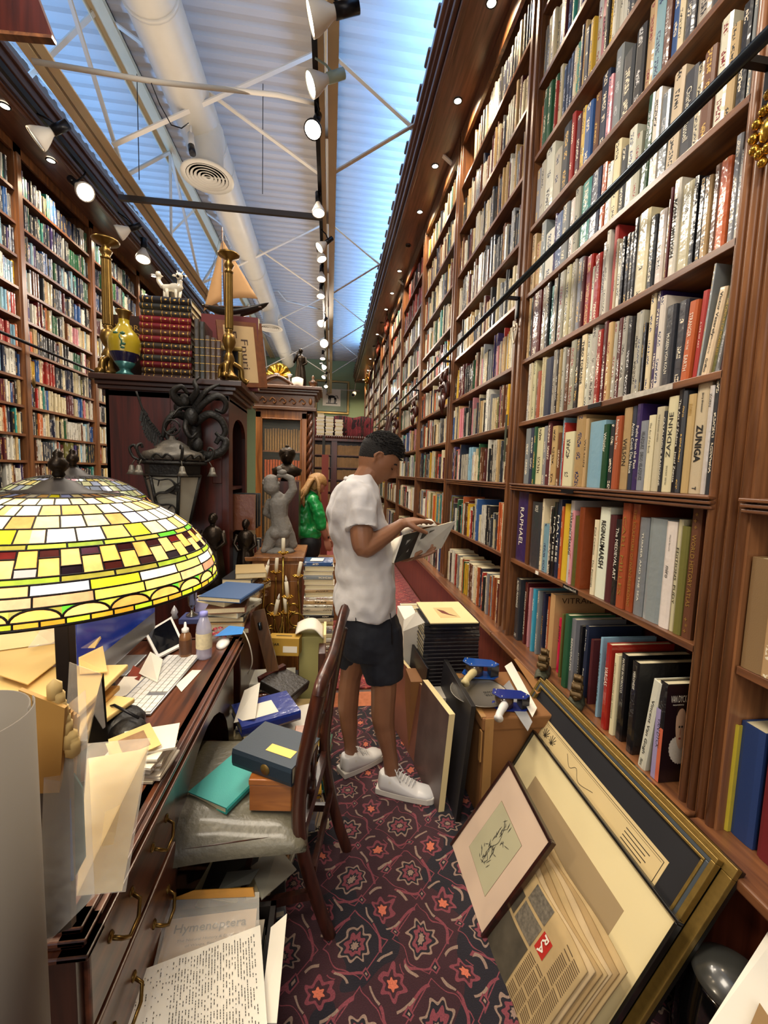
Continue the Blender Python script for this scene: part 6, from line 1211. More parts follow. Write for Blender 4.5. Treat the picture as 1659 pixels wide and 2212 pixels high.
def figure(label, x, y, z, h, m_, robe=True, arm=1, name='bronze_statue'):
    t = thing(name, label, 'statue', (x, y, z)); k = h / 1.75
    P_ = lambda a, b, c: (x + a * k, y + b * k, z + c * k)
    prof = [(.30, 0), (.30, .05), (.22, .08), (.25, .12), (.24, .4), (.2, .8), (.16, 1.02), (.20, 1.2), (.21, 1.35), (.14, 1.45), (.06, 1.5)]
    def rob(u, v):
        i = v * (len(prof) - 1); a = int(min(i, len(prof) - 2)); f = i - a; r = prof[a][0] * (1 - f) + prof[a + 1][0] * f; zz = prof[a][1] * (1 - f) + prof[a + 1][1] * f
        an = u * 2 * PI; r *= 1 + (.09 * math.sin(7 * an + zz * 2) if .12 < zz < 1.1 else 0); return P_(r * math.cos(an), r * .75 * math.sin(an), zz)
    mm = MB(); mm.sheet(rob, 48, 20); mm.tube([P_(0, 0, 1.45), P_(0, -.02, 1.56)], .055 * k, 10); mm.build('robed_body', m_, t)
    mm = MB(); mm.ball(P_(0, -.03, 1.64), .10 * k, 0, 14, (.85, 1, 1.2)); mm.ball(P_(0, .03, 1.67), .105 * k, 0, 12, (.95, .9, 1)); mm.ball(P_(0, -.13, 1.63), .02 * k, 0, 8); mm.build('head', m_, t)
    mm = MB(); mm.tube([P_(-.19, 0, 1.38), P_(-.27, -.06, 1.15), P_(-.15, -.16, 1.42 if arm > 1 else 1.0), P_(-.08, -.14, 1.62 if arm > 1 else 1.02)], [.06 * k, .05 * k, .04 * k, .03 * k], 10); mm.tube([P_(.19, 0, 1.38), P_(.26, -.04, 1.12), P_(.10, -.2, 1.0)], [.06 * k, .05 * k, .035 * k], 10); mm.build('arms', m_, t)
    return t
figure('dark bronze figure of a stooping woman behind the far desk corner', -.72, 2.70, .765, .50, M_BRONZE, arm=1)
figure('dark bronze cloaked figure at the foot of the mahogany cabinet', -.57, 2.95, .72, .48, M_BRONZE)
tag(MB().box((-.80, 2.60, 0), (-.49, 2.84, .72)).build('side_cabinet', M_CAB, bevel=.004), 'low dark red cupboard under the bronze figures', 'cabinet')
tag(MB().box((-.66, 2.87, 0), (-.585, 3.40, .72)).build('plinth', M_CAB), 'dark wooden plinth beside the oak cabinet', 'plinth')
tag(MB().box((-.60, 2.05, 0), (-.42, 2.58, .74)).build('low_bookcase', M_DKW, bevel=.004), 'low dark stand at the far end of the desk holding heaped books', 'cabinet')
# head bust behind the cherub
bu = thing('bust', 'dark bronze hooded bust standing behind the cherub statue', 'bust', (-.40, 4.0, 1.45)); x, y, z = -.40, 4.0, 1.45
m = MB(); m.lathe([(.06, 0), (.05, .03), (.13, .06), (.14, .11), (.06, .15), (.04, .17)], (x, y, z), 20, squash=.7); m.ball((x, y, z + .23), .075, 0, 14, (.85, 1, 1.1)); m.ball((x, y + .01, z + .255), .08, 0, 12, (1, 1, .8)); m.ball((x, y, z + .32), .018, 0, 8); m.ball((x + .005, y - .078, z + .225), .014, 0, 8); m.build('bronze_head', M_BRONZE, bu)
tag(MB().box((-.52, 3.9, 0), (-.28, 4.15, 1.45)).build('pedestal', M_DKW), 'dark pedestal behind the cherub', 'pedestal')
# ---- carved oak bookcase with glass door
gc = thing('glazed_bookcase', 'tall carved oak bookcase with glass door and twisted columns at the far left', 'bookcase', (-.5, 5.2, 0))
m = MB(); m.box((-.86, 5.08, 0), (-.84, 5.45, 2.28)); m.box((-.22, 5.08, 0), (-.20, 5.45, 2.28)); m.box((-.86, 5.43, 0), (-.2, 5.45, 2.28)); m.box((-.86, 5.05, 0), (-.2, 5.45, .6)); m.build('carcass', M_OAKD, gc)
m = MB()
for a, b in (((-.86, 5.02, .6), (-.80, 5.06, 2.22)), ((-.34, 5.02, .6), (-.28, 5.06, 2.22)), ((-.86, 5.02, 2.15), (-.28, 5.06, 2.24)), ((-.86, 5.02, .58), (-.28, 5.06, .68))): m.box(a, b)
for a, b in (((-.80, 5.01, .68), (-.785, 5.05, 2.15)), ((-.355, 5.01, .68), (-.34, 5.05, 2.15)), ((-.80, 5.01, 2.135), (-.34, 5.05, 2.15))): m.box(a, b)
dr = m.build('door', wood('oak_warm', '6a3c18', 'a86c34', 'Z', coat=.3), gc, bevel=.004)
MB().box((-.785, 5.035, .68), (-.355, 5.038, 2.135)).build('glass_pane', mat('cabinet_glass', 'c8d0c8', .03, var=0, alpha=.04), dr)
for z in (.72, 1.12, 1.44, 1.78): MB().box((-.84, 5.07, z - .02), (-.3, 5.43, z)).build('shelf', M_OAK, gc)
m = MB(); N = 120
for i in range(1): m.tube([(-.245 + .016 * math.cos(k * .42), 5.04 + .016 * math.sin(k * .42), .62 + 1.6 * k / N) for k in range(N + 1)], .022, 10); m.tube([(-.245 - .016 * math.cos(k * .42), 5.04 - .016 * math.sin(k * .42), .62 + 1.6 * k / N) for k in range(N + 1)], .022, 10)
m.build('twisted_column', wood('column_wood', '3a1c10', '6a3a20', 'Z', coat=.6, rough=.2), gc)
m = MB()
for dx, z0, z1 in ((.02, 2.24, 2.28), (.0, 2.28, 2.42), (.03, 2.42, 2.45), (.05, 2.45, 2.475), (.08, 2.475, 2.51)): m.box((-.87 - dx, 5.0 - dx, z0), (-.19 + dx, 5.46, z1))
m.build('entablature', M_OAKD, gc, bevel=.005)
m = MB()
for k in range(5): cx_ = -.76 + k * .11; m.tube(bez([(cx_ - .05, 4.995, 2.34), (cx_ - .02, 4.99, 2.375), (cx_ + .02, 4.99, 2.34), (cx_, 4.99, 2.315), (cx_ - .01, 4.99, 2.335)], 5), .008, 6)
m.ball((-.24, 4.99, 2.35), .03, 0, 10, (.7, .4, 1.3)); m.build('carved_frieze', M_OAK, gc)
m = MB(); m.prism([(-.85, 2.51), (-.40, 2.51), (-.46, 2.56), (-.52, 2.60), (-.62, 2.645), (-.70, 2.64), (-.78, 2.60), (-.83, 2.55)], -5.06, -5.02, M=Matrix(((1, 0, 0, 0), (0, 0, -1, 0), (0, 1, 0, 0), (0, 0, 0, 1))))
for s in (-1, 1): m.tube(bez([(-.62, 5.0, 2.62), (-.62 + s * .06, 4.99, 2.60), (-.62 + s * .13, 4.99, 2.56), (-.62 + s * .17, 4.99, 2.53), (-.62 + s * .14, 4.99, 2.52)], 5), .016, 8)
m.build('pediment', M_OAKD, gc)
gs = []
for zi, (z, cs, n) in enumerate(((1.78, '8a6a3a 6a5030 7a5c34', 14), (1.44, '9a4018 a84a1c 8a3414', 13), (1.12, '5a4428 6a5430 4a3820', 14), (.72, '5a3020 3a2a20 6a5030', 12))):
    cs = cs.split(); x = -.775
    gs.append((x, z, n, cs, (.26, .24, .25, .3)[zi]))
mm = MB()
for x, z, n, cs, hh in gs:
    w = .42 / n
    for k in range(n): h_ = hh * rnd.uniform(.95, 1); pr_ = [(x + w * (k + .5) - (w - .006) / 2 * math.cos(PI * j / 8), 5.095 - .012 * math.sin(PI * j / 8)) for j in range(9)]; mm.prism(pr_ + [(x + w * (k + .97), 5.25), (x + w * (k + .03), 5.25)], z, z + h_, m={1.78: 0, 1.44: 1, 1.12: 2, .72: 0}[z])
tag(mm.build('leather_sets', [mat('tan_calf', '9a7440', .4, var=.5, vscale=70), mat('orange_calf', 'c05a26', .4, var=.4, vscale=50), mat('brown_calf', '86663a', .4, var=.5, vscale=70)]), 'rows of brown and orange leather sets behind the glass door', 'books', kind='stuff')
lady = figure('dark bronze robed statue with raised hand on the carved oak bookcase', -.37, 5.15, 2.51, .47, M_BRONZE, arm=2)
t = thing('shell_ornament', 'large gilt fan shaped ornament on the carved oak bookcase', 'ornament', (-.63, 5.22, 2.6)); m = MB()
m.sheet(lambda u, v: (-.63 + .15 * v * math.cos(PI * u) * (1 + .0), 5.22 - .05 * v * (1 - v) - .01 * math.sin(u * PI * 9), 2.65 + .17 * v * math.sin(PI * u)), 36, 6); m.build('shell', M_GOLD, t, solid=.004); MB().lathe([(.05, 2.51), (.03, 2.55), (.04, 2.66), (.01, 2.67)], (-.63, 5.22, 0), 14).build('shell_foot', M_GOLD, t)
for k, px in enumerate((598, 625)):
    p = at(px, 828, Y=5.1); t = thing('glass_candle_holder', ('left' if k == 0 else 'right') + ' small cut glass candle holder on the carved oak bookcase', 'candle holder', (p.x, 5.1, 2.52)); MB().lathe([(.03, 0), (.012, .02), (.01, .12), (.035, .15), (.03, .155), (.008, .14)], (p.x, 5.1, 2.512), 14).build('holder', MATS['crystal'], t)
t = thing('open_book', 'small open white book propped beside the bronze statue', 'book', (-.42, 5.04, 2.512)); MB().sheet(lambda u, v: (-.46 + .13 * u, 5.02 + .05 * v, 2.515 + .10 * v + .02 * math.sin(PI * u)), 10, 2).build('pages', mat('pale_pages', 'd8c8b8', .7, var=.05), t, solid=.012)
t = thing('finial', 'turned wooden urn finial on the right corner of the oak bookcase', 'finial', (-.22, 5.1, 2.51)); MB().lathe([(.05, 0), (.03, .02), (.045, .06), (.055, .08), (.02, .1), (.012, .12), (.02, .14), (.004, .16)], (-.22, 5.1, 2.51), 18).build('urn', M_OAKD, t)
t = thing('electric_candle', 'glowing candle lamp left of the gilt ornament', 'lamp', at(557, 800, Y=4.9)); p = at(557, 800, Y=4.9); MB().tube([(p.x, p.y, 2.5), (p.x, p.y, p.z + .12)], .018, 12).build('candle_tube', M_PAPER, t); MB().ball((p.x, p.y, p.z + .17), .035, 0, 12, (1, 1, 1.4)).build('bulb', M_GLOW, t); lamp('POINT', (p.x, p.y - .05, p.z + .2), 4, WARM, .04)
# ---- far bookcase across the back with stacks on it
bc = thing('back_bookcase', 'dark open bookcase across the back of the shop full of brown sets', 'bookcase', (.1, 9.3, 0))
xa, xb = at(676, 960, Y=9.0).x, at(800, 960, Y=9.0).x; zt_ = at(730, 948, Y=9.0).z
m = MB(); m.box((xa, 9.0, 0), (xa + .04, 9.35, zt_)); m.box((xb - .04, 9.0, 0), (xb, 9.35, zt_)); m.box((xa, 9.3, 0), (xb, 9.35, zt_)); m.box((xa - .03, 8.96, zt_ - .05), (xb + .03, 9.36, zt_)); m.box(((xa + xb) / 2 - .22, 8.98, 0), ((xa + xb) / 2 - .10, 9.3, zt_ - .05)); m.build('carcass', M_DKW, bc)
m = MB(); 
for k in range(26): m.ball((xa + .02 + k * (xb - xa) / 26, 8.97, zt_ + .03), .03, 0, 8, (1, .5, 1.4))
m.build('fretwork_crest', M_DKW, bc)
zz = [zt_ - .08 - .26 * k for k in range(1, 8)]
for z in zz: MB().box((xa, 9.0, z - .02), (xb, 9.3, z)).build('shelf', M_DKW, bc)
V_ = []
for zi, z in enumerate(zz):
    for (a, b) in ((xa + .045, (xa + xb) / 2 - .225), ((xa + xb) / 2 - .095, xb - .045)):
        x = a; n = 0
        col = rnd.choice(['8a6a3c', '6a5030', '7a5a34', '5a2018', 'a08050', '5a4a38']); mm = MB()
        while x < b - .03: w = rnd.uniform(.028, .036); mm.box((x, 9.02, z), (x + w - .003, 9.2, z + rnd.uniform(.2, .215))); x += w
        V_.append((mm, col))
al = MB()
for mm, col in V_: al._add(mm.v, mm.f, 0)
tag(al.build('rows_of_books', mat('brown_sets', '7a5c38', .5, var=.5, vscale=9)), 'countless small brown leather sets in the dark bookcase at the back', 'books', kind='stuff')
t = tag(MB().sheet(lambda u, v: (xa - .02 + (xb - xa + .1) * u, 9.34 + .02 * math.sin(u * 30), zt_ + .02 + .50 * v + .02 * math.sin(u * 17)), 40, 3).build('hanging_textile', carpet_mat('textile', '6a1420', '2a1018', '8a2430', '3a2a20', 5), solid=.01), 'dark red patterned textile draped behind the book stacks at the back', 'textile')
mm = MB()
for s in range(3):
    z = zt_ + .06; p0 = at(692 + s * 20, 940, Y=9.1).x
    for k in range((17, 15, 13)[s]): a = rnd.uniform(-.01, .01); mm.box((p0 - .085 + a, 9.02, z), (p0 + .075 + a, 9.2, z + .021), k % 3); mm.box((p0 - .08 + a, 9.025, z + .021), (p0 + .07 + a, 9.2, z + .026), 3); z += .027
tag(mm.build('stacked_paperbacks', [mat('pb0', 'd8cfb8', .6, var=.05), mat('pb1', 'c8b890', .6, var=.05), mat('pb2', 'd0c8b8', .6, var=.05), M_BLACK]), 'three stacks of pale paperbacks on the back bookcase', 'books', kind='stuff')
MB().box((xa, 9.0, zt_), (xb, 9.2, zt_ + .06)).build('plinth_board', M_DKW, bc)
tag(MB().box((-.10, 5.15, .0), (-.07, 5.6, 1.98)).build('dark_screen', mat('dark_board', '16140f', .5, var=.1)), 'dark tall panel leaning right of the twisted column', 'panel')
tag(MB().box((-.10, 5.02, .0), (-.02, 5.10, 1.75)).build('red_banner', mat('dull_red', '6a2a22', .7, var=.1)), 'dull red post right of the twisted column', 'post')
t = thing('leaning_ladder', 'dark wooden ladder leaning against the right bookcases behind the man', 'ladder', (.6, 7.1, 0))
for dy in (0, .38): MB().bar((.50, 7.0 + dy, .012), (1.0, 7.0 + dy, 2.55), .03, .07, up=(0, 1, 0)).build('ladder_rail', M_DKW, t)
for k in range(8): f = .1 + k * .11; MB().bar((.50 + .5 * f, 7.0, 2.55 * f), (.50 + .5 * f, 7.38, 2.55 * f), .07, .02).build('rung', M_DKW, t)
# ---- brass candelabra in front of the oak cabinet
cd = thing('candelabra', 'tangled brass candelabra with white candle tubes on the floor piles', 'candelabra', (-.30, 2.78, .3)); X, Y = -.297, 2.78
G_ = mat('bright_brass', '9a7a38', .25, .95, var=.2)
m = MB(); m.tube([(X, Y, .30), (X, Y, .98)], .008, 10)
arms = [(-.14, .72, .76), (.0, .98, 1.0), (-.05, .84, .86), (.10, .83, .85), (-.10, .83, .85), (.05, .74, .76), (-.03, .62, .64), (.03, .60, .62)]
pans = []
for k, (dx, za, zb) in enumerate(arms):
    a = k * .9; dy = -.08 + .12 * math.sin(a); e = (X + dx, Y + (dy if dx else 0), zb)
    if dx: m.tube(bez([(X, Y, .46 + .02 * k), (X + dx * .5, Y + dy * .5, .42), (X + dx * 1.1, Y + dy, .55), (X + dx, Y + dy, zb - .02)], 8), .006, 7)
    pans.append(e)
for s in (-1, 1):
    for zc_, r in ((.56, .045), (.47, .035), (.64, .03)):
        m.tube([(X + s * (.03 + r * 1.4) + r * math.cos(q * PI / 7), Y - .03, zc_ + r * math.sin(q * PI / 7)) for q in range(13)], .007, 7)
m.build('scroll_arm', G_, cd)
for k, (x, y, z) in enumerate(pans):
    mm = MB(); mm.lathe([(.004, -.01), (.012, -.005), (.03, .006), (.034, .012), (.03, .01), (.01, 0)], (x, y, z), 16)
    for q in range(8): an = q * PI / 4; mm.ball((x + .031 * math.cos(an), y + .031 * math.sin(an), z + .01), .008, 0, 6, (1, 1, .5))
    mm.build('drip_pan', M_GOLD, cd)
    tl = (rnd.uniform(-.25, .25) if k not in (1,) else 0); d_ = Vector((math.sin(tl), 0, math.cos(tl))); b_ = Vector((x, y, z + .004)); MB().tube([b_, b_ + d_ * .05, b_ + d_ * .10], [.0115, .0125, .0115], 12).build('candle_tube', mat('candle_ivory', 'cfc6ae', .5, var=.1), cd)
    if k in (4, 5, 6): MB().tube([b_ + d_ * .10, b_ + d_ * .115, b_ + d_ * .14], [.006, .008, .001], 8).build('bulb', mat('frosted_bulb', 'd8d4c8', .2, var=0), cd)
# ---- tall floor stack of books right of the oak cabinet
z = .013
for k in range(30):
    t = rnd.uniform(.022, .036); c = 'kwctwcwdwmwcgwtckwcwtwctwcgwcb'[k]
    lay('%s book from the floor in the tall stack beside the oak cabinet' % ORD[k], -.065 + rnd.uniform(-.008, .008), 3.05, z, t, .21, .16, c, ang=rnd.choice([1.57, 1.57, -1.57]) + rnd.uniform(-.06, .06), group='tall floor stack beside the oak cabinet'); z += t + .001
z2 = .013
for k in range(0): t = rnd.uniform(.025, .036); lay('%s book from the floor in the second stack behind the tall one' % ORD[k], -.08, 3.42, z2, t, .2, .15, rnd.choice('wctwcg'), ang=1.57 + rnd.uniform(-.1, .1), group='second floor stack behind the tall one'); z2 += t + .001
p = at(685, 1218, Z=z + .003); tag(slab('leaflet', None, None, [(-.13, 2.98, z + .002), (-.04, 2.98, z + .002), (-.03, 3.07, z + .002), (-.12, 3.08, z + .002)], .002, M_PAPER), 'white leaflet on the blue book topping the tall floor stack', 'paper')
# ================================================================ foreground right
CAR = mat('kraft_carton', '85592f', .7, var=.1, vscale=5); 
bx = thing('carton', 'big brown cardboard carton with taped lid beside the right bookcase', 'box', (.87, 1.85, 0))
m = MB(); m.box((.69, 1.66, .012), (1.04, 2.06, .44)); m.build('carton_body', CAR, bx, bevel=.006); m = MB(); m.box((.68, 1.65, .44), (1.045, 2.07, .50)); m.build('lid', CAR, bx, bevel=.008)
m = MB(); m.box((.675, 1.648, .30), (.682, 1.67, .44)); m.box((.676, 1.66, .495), (.70, 2.06, .5025)); m.box((.69, 1.6455, .012), (.73, 1.6495, .50)); m.build('packing_tape', mat('clear_tape', 'a47a48', .15, var=.1, coat=1), bx)
def tape_gun(label, p, ang, cb, ch, s=1.0):
    t = thing('tape_dispenser', label, 'tape dispenser', p); Mt = Matrix.Translation(p) @ Matrix.Rotation(ang, 4, 'Z') @ Matrix.Rotation(PI / 2, 4, 'X') @ Matrix.Scale(s, 4)
    R3 = Mt.to_3x3(); W_ = lambda x, y, z: Mt @ Vector((x, y, z))
    Ms = Matrix.Translation(p) @ Matrix.Rotation(ang, 4, 'Z') @ Matrix.Scale(s, 4)
    pl = [(-.06, .045), (-.075, .01), (-.05, -.03), (.06, -.035), (.085, -.01), (.06, .03)]
    MB().prism(pl, .056, .062, M=Ms).build('side_plate', cb, t, bevel=.0015); MB().prism(pl, .0, .005, M=Ms).build('lower_plate', cb, t)
    mm = MB(); mm.lathe([(.018, .006), (.040, .006), (.040, .054), (.018, .054), (.018, .006)], Ms @ Vector((-.02, .01, 0)), 24, M=Ms.to_3x3()); mm.build('tape_roll', mat('brown_tape_roll', '4a3828', .2, var=.3, vscale=60, coat=.6), t)
    mm = MB(); pts = [Ms @ Vector(q) for q in ((-.03, -.03, .03), (-.05, -.06, .03), (-.075, -.10, .028), (-.085, -.125, .026))]; mm.tube(bez(pts, 5), [.017 * s] * 6 + [.015 * s] * 9 + [.019 * s], 12); mm.build('grip', ch, t)
    mm = MB(); mm.prism([(.045, -.03), (.085, -.012), (.07, .028), (.04, .02)], .006, .056, M=Ms); mm.build('brake_housing', mat('smoked_metal', '3a3a3e', .2, .6, var=.2), t, bevel=.002)
    mm = MB(); [mm.ball(Ms @ Vector((q[0] * .82, q[1] * .75, .0635)), .003 * s, 0, 6) for q in pl[:5]]; mm.build('rivets', M_KEY, t)
    return t
pz = .503; pl_ = at(1035, 1500, Z=pz)
tag(MB().lathe([(.001, .004), (.09, .002), (.135, .012), (.14, .018), (.135, .016), (.09, .006)], (pl_.x, pl_.y - .0, pz), 36).build('metal_plate', mat('dull_silver', '9a9488', .3, .8, var=.1)), 'round dull silver tray on the carton lid', 'tray')
tape_gun('blue and cream tape dispenser lying on the silver tray', at(1035, 1455, Z=pz + .03) - Vector((0, 0, .01)), -.15, mat('blue_plastic', '1a4a98', .25, var=.03, coat=.5), mat('cream_plastic', 'd0bf8a', .4, var=.05), 1.15)
tape_gun('dark blue and white tape dispenser at the front of the carton lid', at(1100, 1520, Z=pz + .02) - Vector((0, 0, .018)), -.1, mat('navy_plastic', '182a78', .25, var=.03, coat=.5), MATS['white_plastic'], 1.05)
t = thing('paperback', 'white booklet lettered SWANS WATER lying upside down on the carton', 'book', at(1065, 1510, Z=pz)); q = [at(1045, 1520, Z=pz), at(1110, 1512, Z=pz), at(1085, 1483, Z=pz), at(1020, 1488, Z=pz)]; put(slab('cover', None, None, q, .004, M_PAPER), t)
cc = sum(q, Vector()) / 4 + Vector((-.01, .0, .006)); fx2 = (q[0] - q[1]); fy2 = (q[1] - q[2]); text('SWANS', frame(cc + fy2.normalized() * .012 * -1, fx2, fy2), .07, .018, M_INK, t, bold=.02); text('WATER', frame(cc + fy2.normalized() * .012, fx2, fy2), .075, .018, M_INK, t, bold=.02)
for k, (pix, z, mm, lb) in enumerate((([(1090, 1440), (1150, 1550), (1160, 1530), (1105, 1430)], .52, M_PAPER, 'white paper strip behind the tape dispensers'), ([(1110, 1425), (1160, 1500), (1175, 1490), (1130, 1415)], .53, M_CARD, 'folded brown paper between the carton and the ledge'), ([(1080, 1490), (1140, 1580), (1150, 1560), (1100, 1470)], .506, mat('film_grey', 'a0a0a0', .1, var=.3, coat=1), 'crumpled shiny wrapper on the carton lid'))):
    slab('paper_scrap', lb, 'paper', [at(x, y, Z=z) for x, y in pix], .002, mm)
def lay_f(*a, **k): o = lay(*a, **k); o['category'] = 'folio'; o.name = 'slim_book'; return o
# stack of dark slim volumes carrying the mounted print
z = .013
for k in range(30):
    tt = .0225; a = rnd.uniform(-.03, .03)
    ob = lay_f('%s slim dark volume from the floor, under the boat print' % ORD[k], .72 + rnd.uniform(-.004, .004), 2.40, z, tt, .33, .26, '16151e', ang=PI / 2 + a * .4, gloss=True, plain=True, group='slim dark volumes under the mounted print'); z += tt + .0005
t = thing('mounted_print', 'cream mounted print of a reddish boat lying on the dark stack', 'print', (.72, 2.4, z)); MB().box((.575, 2.205, z + .0), (.855, 2.585, z + .018)).build('lower_folder', M_BLACK, t); z += .019
MB().box((.57, 2.20, z), (.85, 2.58, z + .006)).build('mount', M_CREAMP, t); MB().box((.65, 2.28, z + .006), (.77, 2.46, z + .0068)).build('print_paper', mat('print_tan', 'cdb27a', .6, var=.1), t)
m = MB(); m.prism([(.665, 2.43), (.68, 2.36), (.72, 2.32), (.755, 2.30), (.72, 2.34), (.70, 2.40)], z + .0068, z + .0078); m.build('boat_drawing', mat('red_brown_print', '6a2a18', .6, var=.3), t)
# envelopes, boxes and books standing between the man and the stack
t = thing('magazine_box', 'white box of papers standing left of the mounted print', 'box', (.52, 2.55, 0)); MB().box((.47, 2.45, .012), (.57, 2.72, .66)).build('box_body', M_PAPER, t, bevel=.003)
sl = slab('label_card', 'white typed card sticking out beside the dark stack', 'card', [at(870, 1365, Y=2.2), at(918, 1345, Y=2.2), at(900, 1322, Y=2.25), at(872, 1340, Y=2.25)], .003, M_PAPER)
t = thing('cut_carton', 'small open tan carton below the typed card', 'box', (.5, 2.2, 0)); MB().box((.46, 2.14, .012), (.56, 2.30, .42)).build('carton_body', CAR, t)
def lean_board(label, name, cat, a, b, hgt, th, m_, m2, dx=.12, z0=.013):
    """board standing on edge from a to b (floor points), leaning toward +x"""
    a, b = Vector((*a, z0)), Vector((*b, z0)); u = (b - a); up = Vector((dx, 0, hgt)); n = u.cross(up).normalized() * th
    if n.x < 0: n = -n
    t = thing(name, label, cat, a); mm = MB(); vs = [a, b, b + up, a + up, a + n, b + n, b + up + n, a + up + n]; mm._add(vs, [(0, 1, 2, 3), (7, 6, 5, 4), (0, 4, 5, 1), (1, 5, 6, 2), (2, 6, 7, 3), (3, 7, 4, 0)]); mm.build('board', m2, t, bevel=.001)
    o = n.normalized() * -.0015; k = .0; mm = MB(); mm._add([a + o, b + o, b + up + o, a + up + o, a, b, b + up, a + up], [(0, 1, 2, 3), (7, 6, 5, 4), (0, 4, 5, 1), (1, 5, 6, 2), (2, 6, 7, 3), (3, 7, 4, 0)]); mm.build('cover', m_, t); return t
def pattern(name, c1, c2, sc): return mat(name, c1, .4, var=.55, vscale=sc)
lean_board('large folio with a reddish landscape cover standing nearest the man', 'folio', 'book', (.475, 2.06), (.40, 2.45), .40, .02, pattern('landscape_cover', '8a5a48', '', 4), M_CREAMP, .05)
lean_board('grey brown picture book standing on edge beside the white sneaker', 'folio', 'book', (.52, 1.72), (.47, 2.04), .47, .03, pattern('grey_etching', '5a4a44', '', 9), M_CREAMP, .03)
lean_board('black framed canvas standing behind the grey picture book', 'canvas', 'picture', (.585, 1.66), (.59, 2.12), .54, .02, mat('charcoal_board', '26252a', .45, var=.1), mat('black_edge', '100e0e', .5), .045)
lean_board('black portfolio edge between the folios', 'portfolio', 'folder', (.50, 2.10), (.48, 2.42), .50, .012, M_BLACK, M_BLACK, .04)
m = MB().box((.575, 2.0, .013), (.66, 2.12, .40)); tag(m.build('white_cassette_box', mat('off_white_card', 'b8b0a0', .6, var=.4, vscale=12)), 'pile of white and black cards between the canvas and the carton', 'cards')
p = at(860, 1790, Z=.3)
for k, (px, py, h) in enumerate(((770, 1230, .30), (800, 1235, .30), (810, 1240, .26))):
    pass
for k in range(4):
    p = at(868 + k * 10, 1330 + k * 6, Y=3.0); lean_board('%s pale book leaning on the base cabinet beyond the mounted print' % ORD[k], 'leaning_book', 'book', (.62 + k * .09, 2.85 - .02 * k), (.60 + k * .09, 3.12), .36 + .02 * k, .02, (M_CREAMP, M_PAPER, M_ENV2, mat('olive_cover', '5a5038', .5, var=.2))[k], M_CREAMP, .10)
t = thing('pale_box', 'two pale book spines on the floor shelf left of the leaning boards', 'books', (.55, 3.5, 0))
for k in range(3): make_book('%s pale spine standing low against the base cabinet behind the man' % ORD[k], (.62, 3.35 + k * .05, .013), .042, .42, .2, 'ctw'[k], group='pale spines low behind the man')
bpy.data.objects.remove(t)
# ---- leaning frames
PO = Vector((1.05, 1.357, .566)); up_ = Vector((1.05 - .72, 0, .566)).normalized(); al_ = Vector((0, -1, -.02)).normalized(); nn = al_.cross(up_).normalized()
if nn.x > 0: nn = -nn
GILT = mat('gilt_frame', '8a7038', .35, .6, var=.3, vscale=60); BLK = mat('black_frame', '14120f', .3, coat=.4, var=.1); MATB = mat('black_mat_board', '1b1b1f', .55, var=.05)
def onplane(px, py, off):
    r = BAS @ Vector((px - CX, -(py - CY), -F)); o = PO + nn * off; e = Vector((0, 0, EYE)); t = (o - e).dot(nn) / r.dot(nn); return e + r * t
def rect_on(u0, u1, v0, v1, off, th, mm=None, m=0):
    """box on the leaning plane: u along the shelf toward the viewer, v up the slope, off = distance in front"""
    mm = mm or MB(); mm.obox(Matrix.Translation(PO) @ Matrix((al_, up_, nn)).transposed().to_4x4(), (u0, v0, off), (u1, v1, off + th), m); return mm
def uv(px, py, off): q = onplane(px, py, off) - PO; return q.dot(al_), q.dot(up_)
def frame_on(t, u0, u1, v0, v1, off, fw, th, m_, nm='frame'):
    mm = MB()
    for a in ((u0, u1, v1 - fw, v1), (u0, u1, v0, v0 + fw), (u0, u0 + fw, v0 + fw, v1 - fw), (u1 - fw, u1, v0 + fw, v1 - fw)): rect_on(*a, off, th, mm)
    return mm.build(nm, m_, t, bevel=.002)
L0, L1 = -.47, .475
t = thing('framed_picture', 'gold and black frame at the very back of the leaning stack, only its edges showing', 'picture', PO)
rect_on(L0 + .01, L1 + .03, -.655, .012, -.032, .012).build('backing', BLK, t); frame_on(t, L0 + .01, L1 + .03, -.655, .012, -.02, .03, .018, GILT)
t = thing('framed_picture', 'large gold frame with black mat and map print, leaning on the ledge', 'picture', PO)
frame_on(t, L0, L1, -.655, .0, .0, .014, .022, GILT, 'outer_gilt'); frame_on(t, L0 + .014, L1 - .014, -.64, -.014, .0, .012, .018, mat('blue_grey_frame', '4a5258', .35, .3, var=.1), 'blue_band'); frame_on(t, L0 + .026, L1 - .026, -.63, -.026, .0, .008, .02, GILT, 'inner_gilt')
rect_on(L0 + .01, L1 - .01, -.645, -.01, .0, .006).build('black_mat', MATB, t)
u0, v0 = uv(1178, 1552, .007); u1, v1 = uv(1437, 1873, .007)
rect_on(u0, u1, v1 - .16, max(v0, v1), .006, .0012).build('map_print', mat('parchment_print', 'cdb684', .5, var=.06), t); vt_ = max(v0, v1)
m = MB()
for a in ((u0 + .01, u1 - .01, vt_ - .012, vt_ - .010), (u0 + .01, u0 + .012, vt_ - .15, vt_ - .01), (u1 - .012, u1 - .01, vt_ - .15, vt_ - .01), (u0 + .016, u1 - .016, vt_ - .018, vt_ - .017)): rect_on(*a, .0072, .0003, m)
Q = lambda u, v, o=.0078: PO + al_ * u + up_ * v + nn * o
for cxu in (u0 + .05, u0 + .10):
    for k in range(9): a = k * .7; m.tube([Q(cxu, vt_ - .06), Q(cxu + .022 * math.cos(a), vt_ - .045 + .02 * math.sin(a))], .0014, 5)
m.tube(bez([Q(u0 + .2, vt_ - .03), Q(u0 + .24, vt_ - .06), Q(u0 + .27, vt_ - .04), Q(u0 + .31, vt_ - .07), Q(u0 + .38, vt_ - .05)], 6), .0009, 5)
